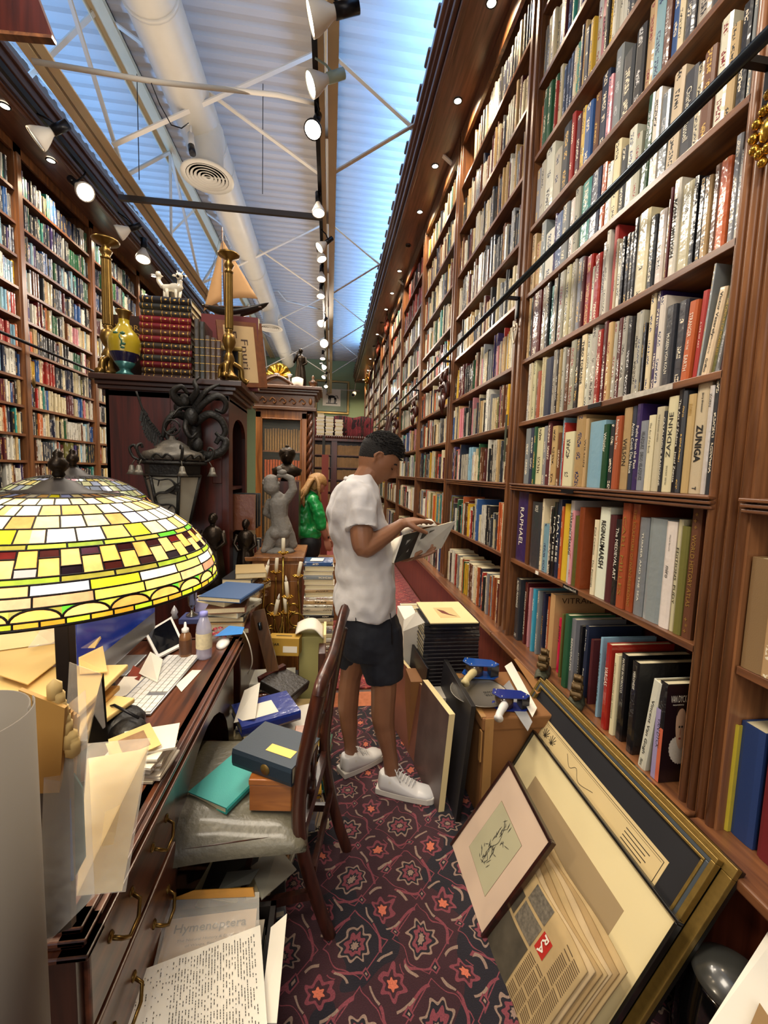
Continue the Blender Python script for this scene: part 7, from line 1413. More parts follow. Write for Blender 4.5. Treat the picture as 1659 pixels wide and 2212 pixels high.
for k in range(5): rect_on(u1 - .15, u1 - .05 - .01 * (k % 2), vt_ - .035 - .012 * k, vt_ - .032 - .012 * k, .0072, .0003, m)
m.build('map_lines', mat('sepia_ink', '3a3020', .6, var=0), t)
# cream mat frame
o2 = .045; ua, va = uv(1154, 1576, o2); ub, vb = uv(1472, 1989, o2); vtop = (va + vb) / 2
t = thing('framed_picture', 'black framed picture with wide cream mat and bare tan window', 'picture', PO)
frame_on(t, ua, ub, -.64, vtop, o2 - .01, .009, .02, BLK); rect_on(ua + .004, ub - .004, -.635, vtop - .004, o2 - .008, .006).build('cream_mat', mat('cream_mat', 'dccb9a', .6, var=.03), t)
u2, v2 = uv(1157, 1670, o2); u3, v3 = uv(1342, 1966, o2); vw = (v2 + v3) / 2; rect_on(u2, u3, -.60, vw, o2 - .002, .0006).build('tan_window', mat('tan_window', '9c8662', .6, var=.05), t)
# newspapers
for k in range(7):
    o3 = .075 + k * .010; uA, vA = uv(1135, 1680, .09); uB, vB = uv(1300, 2050, .09); vn = min(vA, vB) + .03 - k * .012
    t = thing('newspaper', '%s yellowed folded newspaper from the back of the leaning bundle' % ORD[k], 'newspaper', PO, group='bundle of yellowed newspapers'); base_u = uA - .02 + rnd.uniform(-.01, .01)
    def np_(u, v, k=k, o3=o3, vn=vn, bu=base_u): return PO + al_ * (bu + (uB - uA + .09 - .008 * k) * u) + up_ * (vn - .5 * v + .006 * math.sin(u * 9 + k)) + nn * (o3 + .012 * math.sin(PI * v) + .003 * math.sin(u * 14 + k))
    MB().sheet(np_, 20, 14).build('folded_sheets', mat('newsprint_%d' % (k % 3), ('b09668', 'a3875a', 'b8a078')[k % 3], .8, var=.25, vscale=14), t, solid=.006)
nw = t; Nq = lambda u, v, d=.0045: np_(u, v) + nn * d
def patch(u0, u1, v0, v1, m_, nm): mm = MB(); mm.sheet(lambda a, b: Nq(u0 + (u1 - u0) * a, v0 + (v1 - v0) * b), 6, 6); return mm.build(nm, m_, nw)
GP = mat('news_photo', '4c4538', .6, var=.75, vscale=16); 
patch(.48, .735, .29, .62, GP, 'news_photo'); patch(.40, .57, .13, .27, GP, 'news_photo'); patch(.585, .735, .01, .12, mat('crowd_photo', '6a6254', .6, var=.9, vscale=110), 'news_photo'); patch(.75, .82, .13, .24, mat('news_red', 'b0281c', .6, var=.05), 'red_masthead'); patch(.585, .735, .14, .27, mat('crowd_photo', '6a6254'), 'news_photo')
text('RA', frame(Nq(.785, .185, .006), (Nq(.6, .6) - Nq(.6, .4)), al_), .055, .02, M_PAPER, nw, bold=.02)
m = MB()
for c_ in range(4):
    u = .75 + .06 * c_; v = .28 if c_ < 1 else .04 + .22 * (c_ < 2)
    while v < .66: 
        if rnd.random() < .85:
            mm = [Nq(u, v), Nq(u + .052, v), Nq(u + .052, v + .006), Nq(u, v + .006)]; m._add(mm, [(0, 1, 2, 3)])
        v += .014
m.build('news_text', mat('news_ink', '5a4630', .8, var=0), nw)
# small frame in front
o4 = .17
def fit(px, py): return onplane(px, py, o4)
t = thing('framed_print', 'small dark framed botanical print with pink mat leaning at the front of the stack', 'picture', fit(1080, 1850))
c0, c1, c2, c3 = fit(972, 1822), fit(1012, 2065), fit(1190, 1822), fit(1100, 1640)
cen = (c0 + c1 + c2 + c3) / 4; ux = ((c2 - c1) + (c3 - c0)).normalized(); uy = ((c3 - c2) + (c0 - c1)); uy = (uy - ux * uy.dot(ux)).normalized(); wv = ((c2 - c1).length + (c3 - c0).length) / 4; hv = ((c3 - c2).length + (c0 - c1).length) / 4
nz = ux.cross(uy); nz = nz if nz.x < 0 else -nz; MF = Matrix((ux, uy, nz)).transposed().to_4x4(); MF.translation = cen
def fb(nm, a, b, m_, **k): return MB().obox(MF, a, b).build(nm, m_, t, **k)
m = MB(); f_w = .012
for a, b in (((-wv, hv - f_w, -.02), (wv, hv, .0)), ((-wv, -hv, -.02), (wv, -hv + f_w, 0)), ((-wv, -hv + f_w, -.02), (-wv + f_w, hv - f_w, 0)), ((wv - f_w, -hv + f_w, -.02), (wv, hv - f_w, 0))): m.obox(MF, a, b)
m.build('frame', wood('dark_red_frame', '1c0806', '3a140c', 'Y', coat=.5), t, bevel=.002)
fb('pink_mat', (-wv + .004, -hv + .004, -.012), (wv - .004, hv - .004, -.006), mat('pink_mat', 'cdb49c', .6, var=.03)); fb('line_border', (-wv * .50, -hv * .52, -.006), (wv * .50, hv * .52, -.0056), mat('line_brown', '6a4a30', .6, var=0)); fb('print', (-wv * .495, -hv * .515, -.0056), (wv * .495, hv * .515, -.0052), mat('print_grey_green', 'b3ad8c', .6, var=.04))
m = MB()                                              # plant drawing: its long axis from the near corner to the far one
ax = Vector((wv * .36, hv * .0, 0)); st_ = bez([MF @ Vector((-wv * .34, 0 * hv, -.0046)), MF @ Vector((-wv * .1, hv * .06, -.0046)), MF @ Vector((wv * .12, -hv * .05, -.0046)), MF @ Vector((wv * .36, hv * .05, -.0046))], 6); m.tube(st_, .0008, 5)
for k in range(46):
    q = rnd.choice(st_); a = rnd.uniform(-1.2, 1.2); s = rnd.choice((-1, 1)); L2 = rnd.uniform(.012, .03); d_ = (ux * math.cos(a) + uy * math.sin(a) * s); o_ = q + uy * rnd.uniform(-.5, .5) * hv * .35 * math.sin(PI * .5); m.tube([o_, o_ + d_ * L2 * .5, o_ + d_ * L2], [.0004, .0018, .0003], 5, flat=.3)
m.build('plant_drawing', mat('soft_black', '2c2a26', .7, var=0), t)
# brown board edge left of the newspapers
sl = slab('board_edge', 'thin tan board standing at the left edge of the newspaper bundle', 'board', [onplane(975, 1880, .14), onplane(1015, 2100, .14), onplane(1040, 2240, .14), onplane(1070, 2240, .13), onplane(1050, 2060, .13)], .004, M_ENV2)
# glass jar / black helmet like vase behind the frames at lower right
jr = thing('jar', 'glossy black glazed jar with grey lid behind the leaning frames, lower right', 'jar', (1.0, .76, 0)); jx, jy = 1.02, .80
MB().lathe([(.05, .0), (.10, .02), (.115, .12), (.11, .22), (.085, .30), (.08, .31)], (jx, jy, .0), 36).build('jar_body', mat('black_glaze', '070708', .08, var=0, coat=1), jr)
MB().lathe([(.084, .31), (.088, .318), (.08, .33), (.05, .355), (.02, .362), (.001, .363)], (jx, jy, 0), 36).build('lid', mat('grey_glaze', '3c3c38', .3, var=.2, coat=.6), jr); MB().lathe([(.1165, .10), (.1185, .11), (.1165, .12)], (jx, jy, 0), 36, cap=False).build('bronze_band', M_BRASS, jr)
t = thing('mat_board', 'white mat board corner at the lower right picture edge', 'print', (.98, .52, .3)); q = [at(1500, 2260, Z=.40), at(1700, 2260, Z=.40), at(1700, 1990, Z=.46), at(1660, 2010, Z=.45)]; put(slab('mount', None, None, q, .003, M_PAPER), t); q = [at(1590, 2290, Z=.404), at(1720, 2290, Z=.404), at(1640, 2170, Z=.43)]; put(slab('tan_sheet', None, None, [p_ + Vector((0, 0, .004)) for p_ in q], .001, mat('tan_sheet', '9a7a50', .6, var=.1)), t)
# ship bookends on the ledge
def ship_bookend(label, x, y, rz):
    t = thing('ship_bookend', label, 'bookend', (x, y, ZR[0])); M2 = Matrix.Translation((x, y, ZR[0])) @ Matrix.Rotation(rz, 4, 'Z'); R2 = M2.to_3x3(); BZ = mat('bronze_ship', '5a4628', .45, .5, var=.4, vscale=40, bump=.3)
    mm = MB(); mm.sheet(lambda u, v: M2 @ Vector(((u - .5) * .17 , (v - .5) * .07 * (1 - .3 * abs(2 * u - 1)), .004 + .018 * (1 - (2 * v - 1) ** 2) * (1 + .2 * math.sin(u * 25)))), 20, 6); mm.build('wave_base', mat('sea_base', '4a4a38', .7, var=.3, vscale=50, bump=.5), t, solid=.006)
    mm = MB(); mm.sheet(lambda u, v: M2 @ Vector(((u - .5) * .12, .022 * math.sin((v - .5) * PI) * (1 - (2 * u - 1) ** 4), .022 + .03 * (1 - math.cos((v - .5) * PI)) * .2 + .02 * (2 * u - 1) ** 2 + .012 * abs(2 * v - 1))), 16, 6); mm.build('hull', BZ, t, solid=.004)
    for k, (dx, n, h) in enumerate(((-.038, 2, .075), (0, 3, .10), (.036, 2, .08))):
        s = MB(); s.tube([M2 @ Vector((dx, 0, .03)), M2 @ Vector((dx, 0, .035 + h))], .0025, 6)
        for j in range(n):
            z_ = .045 + j * h / n * .95; w = .024 - .004 * j
            s.sheet(lambda u, v: M2 @ Vector((dx - .014 * math.sin(PI * v) - .002, (u - .5) * 2 * w, z_ + v * h / n * .85)), 6, 6)
        s.build('sail', BZ, t, solid=.003)
    return t
ship_bookend('bronze sailing ship bookend at the far end of the ledge books', 1.115, 1.95, .9); ship_bookend('bronze sailing ship bookend near the red Vargas book', 1.125, 1.67, .9)
# ---- clutter between the desk and the far cabinets
lay('blue cloth book on top of the heap at the far end of the desk', -.47, 2.12, .925, .022, .27, .21, '2c5286', ang=2.9, gloss=False, plain=True)
zz_ = .742
for k, c in enumerate('mtkwuc'): lay('%s book from the bottom in the heap under the blue cloth book' % ORD[k], -.49 + rnd.uniform(-.02, .02), 2.15 + rnd.uniform(-.03, .03), zz_, .029, .24, .18, c, ang=2.9 + rnd.uniform(-.4, .4), group='heap of books under the blue cloth book'); zz_ += .030
zz_ = .722
for k, c in enumerate('utcudt'): lay('%s old book from the bottom in the pile in front of the dark cloaked figure' % ORD[k], -.50 + rnd.uniform(-.03, .03), 2.66 + rnd.uniform(-.03, .03), zz_, .034, .24, .18, c, ang=3 + rnd.uniform(-.4, .4), group='old books in front of the cloaked figure'); zz_ += .035
t = thing('wooden_plank', 'dark brown wooden easel leg leaning behind the desk end', 'easel', (-.3, 2.15, .4)); MB().bar(at(590, 1450, Y=2.15), at(558, 1318, Y=2.2), .06, .02, up=(0, 1, 0)).build('leg', wood('easel_wood', '3a2410', '5e3c1e', 'Z'), t); MB().tube([at(560, 1345, Y=2.16), at(563, 1360, Y=2.16)], .01, 8).build('wing_nut', M_CHROME, t)
m = MB(); m.bar(at(560, 1470, Y=2.1), at(615, 1440, Y=2.2), .03, .03); m.build('crossbar', M_DKW, t)
yb_ = thing('yellow_box', 'small yellow product box on the pile below the candelabra', 'box', (-.24, 2.36, .5)); Mq = Matrix.Translation((-.24, 2.37, .50)) @ Matrix.Rotation(-.12, 4, 'Z') @ Matrix.Rotation(-.1, 4, 'X')
MB().obox(Mq, (-.09, -.05, 0), (.09, .05, .10)).build('carton', mat('box_yellow', 'b08a34', .5, var=.05), yb_, bevel=.002); MB().obox(Mq, (-.0, -.0515, .02), (.08, -.05, .055)).build('barcode_label', M_PAPER, yb_); MB().obox(Mq, (-.05, -.01, .1), (.04, .002, .1008)).build('black_print', M_INK, yb_)
text('GEAR', Mq @ frame((-.05, -.0515, .065), (1, 0, 0), (0, 0, 1)), .06, .014, M_INK, yb_, bold=.02)
sleeve = MB().sheet(lambda u, v: Vector((-.18 + .16 * u, 2.36 + .18 * v, .615 + .03 * math.sin(PI * u) - .10 * max(0, u - .7))), 12, 4); tag(sleeve.build('magazine', M_PAPER, solid=.006), 'white and blue magazine drooping behind the yellow box', 'magazine')
m = MB().box((-.16, 2.40, .02), (-.02, 2.62, .58)); tag(m.build('cream_file_box', mat('olive_cream', 'a09a62', .6, var=.08), bevel=.003), 'tall olive cream file box behind the chair', 'box')
m = MB().box((-.045, 2.22, .013), (-.005, 2.36, .56)); tag(m.build('dark_wooden_post', M_CH, bevel=.004), 'dark carved post standing left of the red rug', 'post')
tag(MB().box((-.02, 2.38, .013), (-.005, 2.60, .60)).build('thin_board', M_CREAMP), 'thin pale board on edge beside the red rug', 'board')
rndm = random.Random(4)
def pile(x, y, n, z, label, group, w=.24, d=.18, cols=POOL, a0=1.57, seed=1):
    r_ = random.Random(seed)
    n = int(n * .62)
    for k in range(n):
        t = r_.uniform(.042, .062) if k < n * .55 else r_.uniform(.022, .036); lay('%s book from the bottom, %s' % (ORD[k], label), x + r_.uniform(-.02, .02), y + r_.uniform(-.02, .02), z, t, w * r_.uniform(.85, 1.1), d * r_.uniform(.85, 1.1), r_.choice(cols), ang=a0 + r_.uniform(-.3, .3), group=group); z += t + .001
    return z
pile(-.10, 1.98, 11, .013, 'in the floor pile right behind the chair back', 'floor pile behind the chair back', seed=2, cols='wcwgva')
pile(-.12, 2.25, 9, .013, 'in the floor pile under the green book', 'floor pile under the green book', seed=3, cols='wcgtv')
pile(-.30, 2.02, 12, .001, 'in the floor pile at the desk end', 'floor pile at the far desk end', seed=5, cols='wctgk')
pile(-.31, 2.38, 13, .001, 'in the floor pile under the yellow box', 'floor pile under the yellow box', seed=6)
pile(-.30, 2.72, 8, .001, 'in the floor pile carrying the candelabra', 'floor pile carrying the candelabra', seed=7)
pile(-.13, 1.75, 7, .001, 'in the low pile just behind the chair seat', 'low pile behind the chair seat', seed=8, cols='wckyg')
pile(-.33, 1.80, 12, .001, 'in the pile carrying the blue book by the knee hole', 'pile carrying the open blue book', seed=9, cols='wcth')
zb = .46
t = lay('royal blue book with pasted white label by the desk knee hole', -.27, 1.86, .425, .045, .26, .2, '12308a', ang=2.0, gloss=True, plain=True); MB().box((.04, .0227, .05), (.15, .0235, .17)).build('pasted_label', M_PAPER, t, world=False)
slab('letter', 'white handwritten letter propped against the royal blue book', 'paper', [at(505, 1562, Z=.46), at(552, 1552, Z=.48), at(562, 1475, Z=.53), at(528, 1492, Z=.50)], .002, M_PAPER)
t = lay('book with a red triangle lettered NS behind the royal blue one', -.17, 1.90, .35, .03, .26, .2, 'w', ang=1.9, gloss=False, plain=True)
t = lay('yellow and black paperback in the pile behind the chair', -.10, 1.78, .30, .02, .2, .15, 'y', ang=1.7, gloss=True, plain=True)
t = thing('black_case', 'black leather instrument case lying behind the easel leg', 'case', (-.22, 2.05, .5)); Mq = Matrix.Translation((-.22, 2.10, .43)) @ Matrix.Rotation(-.5, 4, 'Z') @ Matrix.Rotation(.25, 4, 'Y'); MB().obox(Mq, (-.09, -.09, 0), (.10, .09, .05)).build('case_body', mat('black_leather', '17120f', .4, var=.2, bump=.3), t, bevel=.008)
tag(MB().tube(bez([at(490, 1352, Z=.78), at(520, 1358, Z=.80), at(538, 1390, Z=.74), at(545, 1430, Z=.62), at(536, 1455, Z=.5)], 6), .003, 6).build('white_cable', M_PAPER), 'thin white cable hanging from the far desk corner', 'cable')
# ================================================================ people
def fuse(name, m, material, parent, vox, smooth=3, disp=0, dsc=.1, seed=0):
    """closed shapes fused into one continuous surface"""
    o = m.build(name, material, None); md = o.modifiers.new('r', 'REMESH'); md.mode = 'VOXEL'; md.voxel_size = vox; md.use_smooth_shade = True
    if smooth: md = o.modifiers.new('s', 'SMOOTH'); md.factor = .5; md.iterations = smooth
    if disp:
        tx = bpy.data.textures.new(name + '_fold', 'CLOUDS'); tx.noise_scale = dsc; tx.noise_depth = 1
        md = o.modifiers.new('d', 'DISPLACE'); md.texture = tx; md.strength = disp; md.mid_level = .5; md.texture_coords = 'LOCAL'
    dg = bpy.context.evaluated_depsgraph_get(); nm = bpy.data.meshes.new_from_object(o.evaluated_get(dg)); o.modifiers.clear(); o.data = nm; nm.name = name
    nm.polygons.foreach_set('use_smooth', [True] * len(nm.polygons)); nm.materials.clear(); nm.materials.append(material)
    if parent: nm.transform(Matrix.Translation(-parent.location)); o.parent = parent
    return o
def limb(m, pts, n=14):
    """pts = [(vector, radius)]; smooth tapered closed limb"""
    ps = [Vector(p) for p, r in pts]; rs = [r for p, r in pts]; P_ = bez(ps, 5); R_ = []
    for i in range(len(rs) - 1):
        for k in range(5): f = k / 5; f = f * f * (3 - 2 * f); R_.append(rs[i] * (1 - f) + rs[i + 1] * f)
    R_.append(rs[-1]); m.tube(P_, R_, n); m.ball(ps[0], rs[0], 0, 14); m.ball(ps[-1], rs[-1], 0, 14)
def loft(m, rings, n=40):
    """rings = [(cx, cy, z, rx, ry, squareness)]"""
    vs = []
    for cx, cy, z, rx, ry, q in rings:
        for j in range(n):
            a = 2 * PI * j / n; c, s = math.cos(a), math.sin(a); vs.append((cx + rx * math.copysign(abs(c) ** q, c), cy + ry * math.copysign(abs(s) ** q, s), z))
    k = len(rings); fs = [(i * n + j, i * n + (j + 1) % n, (i + 1) * n + (j + 1) % n, (i + 1) * n + j) for i in range(k - 1) for j in range(n)] + [tuple(range(n))[::-1], tuple((k - 1) * n + j for j in range(n))]
    return m._add(vs, fs, 0, True)
def head_surface(u, v, s=1.0, off=0.0, fem=0):
    """local head: x forward, y left, z up, origin at the middle of the head, 0.235 tall"""
    ph = (v - .5) * PI; th = u * 2 * PI; cz, cr = math.sin(ph), math.cos(ph); x = math.cos(th) * cr; y = math.sin(th) * cr; z = cz
    X = x * .098; Y = y * .076; Z = z * .118
    if z < .1:
        k = min(1, (.1 - z) / 1.1); Y *= 1 - .30 * k ** 1.3; X = X * (1 - .12 * k) + .018 * k * (1 if x > -.2 else 0)
        if x < 0: X *= 1 - .35 * k
    if z > .2 and x < 0: X *= 1.06
    fr = max(0, x)
    g = lambda cy, c, wy, wz: math.exp(-((Y - cy) / wy) ** 2 - ((Z - c) / wz) ** 2) * (fr > 0)
    X += .024 * g(0, -.022, .011, .017) + .012 * g(0, -.005, .009, .020) + .006 * g(0, .022, .04, .010) - .010 * (g(.031, .004, .014, .011) + g(-.031, .004, .014, .011)) + .007 * g(0, -.056, .018, .007) + .005 * g(0, -.068, .016, .006) - .003 * g(0, -.0625, .02, .003) + .010 * g(0, -.098, .022, .016)
    Y += .004 * math.copysign(1, Y) * math.exp(-((Z + .02) / .02) ** 2 - ((X - .045) / .03) ** 2)
    p = Vector((X, Y, Z)); n = Vector((X, Y * 1.4, Z)).normalized()
    return (p + n * off) * s
def add_head(m, M, s=1.0):
    m.sheet(lambda u, v: M @ head_surface(u, v, s), 72, 48)
    for sy in (-1, 1):                                    # ears
        e = lambda x, y, z: M @ (Vector((x, sy * y, z)) * s)
        m.tube(bez([e(.0, .068, -.028), e(-.004, .079, -.012), e(-.014, .085, .008), e(-.006, .085, .026), e(.008, .078, .024), e(.011, .072, .008)], 5), .0048 * s, 8); m.ball(e(-.002, .074, .003), .011 * s, 0, 10, (1, .5, 1.6), M.to_3x3())
SKIN = mat('skin_tan', '845a40', .48, var=.10, vscale=14, bump=.05, bscale=200); HAIRD = mat('hair_black', '0c0806', .85, var=.3, vscale=60, bump=.6, bscale=190)
def shirt_mat(name, c): return mat(name, c, .85, var=.03, vscale=4, bump=.25, bscale=26, sheen=.2)
man = thing('person', 'man in white t-shirt, navy shorts and white sneakers reading an open book in the aisle', 'person', (.22, 1.93, .012))
A_ = lambda x, y, Y: at(x, y, Y=Y)
m = MB()
# legs
limb(m, [(A_(806, 1370, 1.86), .088), (A_(826, 1440, 1.845), .072), (A_(829, 1480, 1.84), .060), (A_(827, 1540, 1.85), .056), (A_(831, 1575, 1.86), .050), (A_(842, 1630, 1.868), .036), (A_(846, 1668, 1.872), .036)])
limb(m, [(A_(772, 1370, 2.0), .088), (A_(764, 1430, 2.02), .066), (A_(757, 1465, 2.03), .054), (A_(752, 1515, 2.04), .054), (A_(753, 1555, 2.04), .046), (A_(757, 1605, 2.04), .034), (A_(760, 1640, 2.045), .034)])
# trunk under the shirt, neck
limb(m, [(Vector((.17, 1.93, .95)), .12), (Vector((.15, 1.93, 1.15)), .11), (Vector((.12, 1.93, 1.36)), .10), (Vector((.13, 1.93, 1.46)), .07)])
limb(m, [(Vector((.12, 1.93, 1.44)), .062), (Vector((.15, 1.93, 1.50)), .056), (Vector((.185, 1.93, 1.56)), .058)])
limb(m, [(Vector((.11, 1.93, 1.47)), .05), (Vector((.12, 1.80, 1.445)), .045)]); limb(m, [(Vector((.11, 1.93, 1.47)), .05), (Vector((.12, 2.06, 1.445)), .045)])
hc = A_(815, 990, 1.93); pitch = math.radians(34); MH = Matrix.Translation(hc) @ Matrix.Rotation(math.radians(-6), 4, 'Z') @ Matrix.Rotation(pitch, 4, 'Y')
add_head(m, MH, 1.0)
# near (right) arm
el = A_(786, 1183, 1.70); wr = A_(868, 1131, 1.82)
limb(m, [(A_(782, 1085, 1.765), .040), (A_(780, 1120, 1.735), .047), (A_(781, 1150, 1.712), .049), (el, .043), (A_(808, 1171, 1.72), .044), (A_(834, 1156, 1.76), .036), (wr, .024)])
def hand(m, wrist, fwd, palm_n, side, s=1.0, curl=(.25, .35, .45, .5), spread=.10, thumb=(.5, .5)):
    """palm + five fingers; side = +1 thumb towards +t"""
    f = Vector(fwd).normalized(); n = Vector(palm_n); n = (n - f * n.dot(f)).normalized(); t = f.cross(n) * side
    c = wrist + f * .045 * s
    for a in (-.030, -.010, .010, .028): limb(m, [(wrist + t * a * .55 * s, .017 * s), (wrist + f * .05 * s + t * a * .9 * s, .0145 * s), (wrist + f * .088 * s + t * a * s, .0115 * s)], 10)
    for k, (a, L) in enumerate(((.030, .070), (.010, .080), (-.010, .074), (-.029, .058))):
        b = wrist + f * .088 * s + t * a * s; d = (f + t * a * spread * 20 * .1).normalized(); q = b; cu = curl[k]; ang = 0; pts = [(q, .0105 * s)]
        for j, fr in enumerate((.42, .32, .26)): ang += cu * (.7, 1.0, .8)[j]; q = q + (d * math.cos(ang) - n * -math.sin(ang)) * L * fr * s; pts.append((q, (.0098, .0088, .0075)[j] * s))
        limb(m, pts, 10)
    b = wrist + f * .022 * s + t * .026 * s; d1 = (f * .55 + t * .75 + n * thumb[0]).normalized(); d2 = (f * .9 + t * .25 + n * thumb[1]).normalized()
    limb(m, [(b, .015 * s), (b + d1 * .040 * s, .0125 * s), (b + d1 * .040 * s + d2 * .030 * s, .0105 * s), (b + d1 * .040 * s + d2 * .055 * s, .0085 * s)], 10)
hand(m, wr, (.86, .42, .12), (.1, .15, -1), -1, .98, (.16, .22, .28, .36))
# far (left) arm: forearm comes forward under the book
le = Vector((.20, 2.13, 1.17)); lw = A_(868, 1203, 1.93)
limb(m, [(Vector((.12, 2.11, 1.42)), .055), (Vector((.14, 2.15, 1.28)), .048), (le, .042), (Vector((.26, 2.05, 1.16)), .040), (lw, .024)])
hand(m, lw, (.93, -.05, .22), (-.1, -.35, 1), 1, .98, (.12, .15, .2, .28), thumb=(.6, .5))
fuse('body', m, SKIN, man, .0042, 2)
# hair: short faded sides, fuller top
def hair_pt(u, v):
    p = head_surface(u, v); x, y, z = p
    line = .046 if x > .05 else (.046 - (.05 - x) * 1.1 if x > .012 else (-.012 - (.012 - x) * .5)); k = max(0, min(1, (z - line) / .016)); top = max(0, min(1, (z - .03) / .06))
    o = -.006 + k * (.0068 + .006 * top) + (.0018 * math.sin(u * 230 + v * 90) + .001 * math.sin(u * 97 - v * 140)) * k * (.3 + top)
    return MH @ head_surface(u, v, 1.0, o)
m = MB(); m.sheet(hair_pt, 96, 60)
hr = random.Random(11)
for k in range(1500):
    u, v = hr.random(), hr.uniform(.56, 1.0)
    p = head_surface(u, v); x, y, z = p
    if z < .045 - .25 * max(0, x - .05) or (x > .04 and z < .05): continue
    n = Vector((x, y * 1.3, z)).normalized(); top = max(0, min(1, (z - .035) / .05)); L_ = .010 + .018 * top; d = (Vector((.9, hr.uniform(-.25, .25), .15)) + n * (.45 + .3 * hr.random())).normalized()
    a = p + n * .002; m.tube([MH @ a, MH @ (a + (n * .7 + d * .3) * L_ * .5), MH @ (a + (n * .7 + d * .3) * L_ * .5 + (d - Vector((0, 0, .25))) * L_ * .55)], [.0016, .0014, .0004], 4)
m.build('hair', HAIRD, man)
m = MB()
for sy in (-1, 1):
    m.tube(bez([MH @ Vector((.089, sy * .016, .022)), MH @ Vector((.089, sy * .032, .027)), MH @ Vector((.078, sy * .046, .021))], 4), [.002] + [.0034] * 7 + [.0015], 6)
    m.tube(bez([MH @ Vector((.087, sy * .019, .0)), MH @ Vector((.087, sy * .031, -.003)), MH @ Vector((.080, sy * .042, .001))], 4), .0016, 6)
m.build('eyebrows', HAIRD, man)
m = MB(); m.tube(bez([MH @ Vector((.086, -.020, -.0625)), MH @ Vector((.0935, 0, -.0615)), MH @ Vector((.086, .020, -.0625))], 5), [.0015] + [.004] * 9 + [.0015], 8, flat=.6); m.build('lips', mat('lips', '8a4a3c', .4, var=.05), man)
# t-shirt
WT = shirt_mat('white_cotton', 'bab7b6'); m = MB(); R_ = []
for xl, xr, y, ry in ((725, 851, 1318, .19), (722, 853, 1296, .192), (727, 851, 1255, .188), (728, 848, 1215, .185), (721, 842, 1172, .187), (710, 834, 1130, .195), (708, 826, 1098, .202), (714, 818, 1072, .203), (726, 812, 1050, .185), (742, 805, 1034, .14), (752, 800, 1024, .09)):
    a, b = A_(xl, y, 1.93), A_(xr, y, 1.93); R_.append(((a.x + b.x) / 2, 1.93, a.z, (b.x - a.x) / 2, ry, .82))
loft(m, R_, 56)
limb(m, [(A_(776, 1066, 1.80), .062), (A_(779, 1095, 1.752), .067), (A_(780, 1122, 1.735), .064)]); m.tube([A_(780, 1105, 1.737), A_(781, 1143, 1.713)], [.064, .0665], 24)
limb(m, [(Vector((.11, 2.07, 1.42)), .062), (Vector((.12, 2.12, 1.36)), .062)]); m.tube([Vector((.12, 2.11, 1.38)), Vector((.13, 2.145, 1.30))], [.06, .064], 24)
sh_ = fuse('t_shirt', m, WT, man, .006, 4, .034, .10)
m = MB(); pts = [MH @ Vector((0, 0, 0))]; c = Vector((.128, 1.93, 1.487))
ring_ = [c + Vector((.060 * math.cos(a) * .95, .072 * math.sin(a), -.030 * math.cos(a) + .006)) for a in [k * PI / 14 for k in range(29)]]; m.tube(ring_, .0075, 8, cap=False, flat=1.4); m.build('collar', WT, man)
m = MB(); m.tube([A_(752, 1137, 1.715 - .0) * 1, A_(752, 1137, 1.715)], .001, 4)
# shorts
NV = mat('navy_cloth', '11151f', .75, var=.15, vscale=6, bump=.3, bscale=22); m = MB(); R_ = []
for xl, xr, y, ry in ((738, 864, 1405, .165), (733, 866, 1375, .178), (731, 862, 1345, .178), (732, 852, 1318, .165), (734, 850, 1305, .16)):
    a, b = A_(xl, y, 1.93), A_(xr, y, 1.93); R_.append(((a.x + b.x) / 2, 1.93, a.z, (b.x - a.x) / 2, ry, .85))
loft(m, R_, 48)
m.tube([A_(808, 1372, 1.87), A_(824, 1420, 1.85), A_(830, 1468, 1.845)], [.115, .088, .074], 26, flat=1.2); m.tube([A_(770, 1372, 2.0), A_(763, 1405, 2.02), A_(759, 1436, 2.03)], [.105, .078, .064], 26, flat=1.2)
fuse('shorts', m, NV, man, .006, 5, .010, .07)
m = MB(); m.tube([A_(843, 1325, 1.752), A_(846, 1350, 1.748), A_(847, 1392, 1.756)], .0025, 6); m.tube([A_(768, 1326, 1.76), A_(769, 1345, 1.755)], .0022, 6); m.build('pocket_zip', M_BLACK, man)
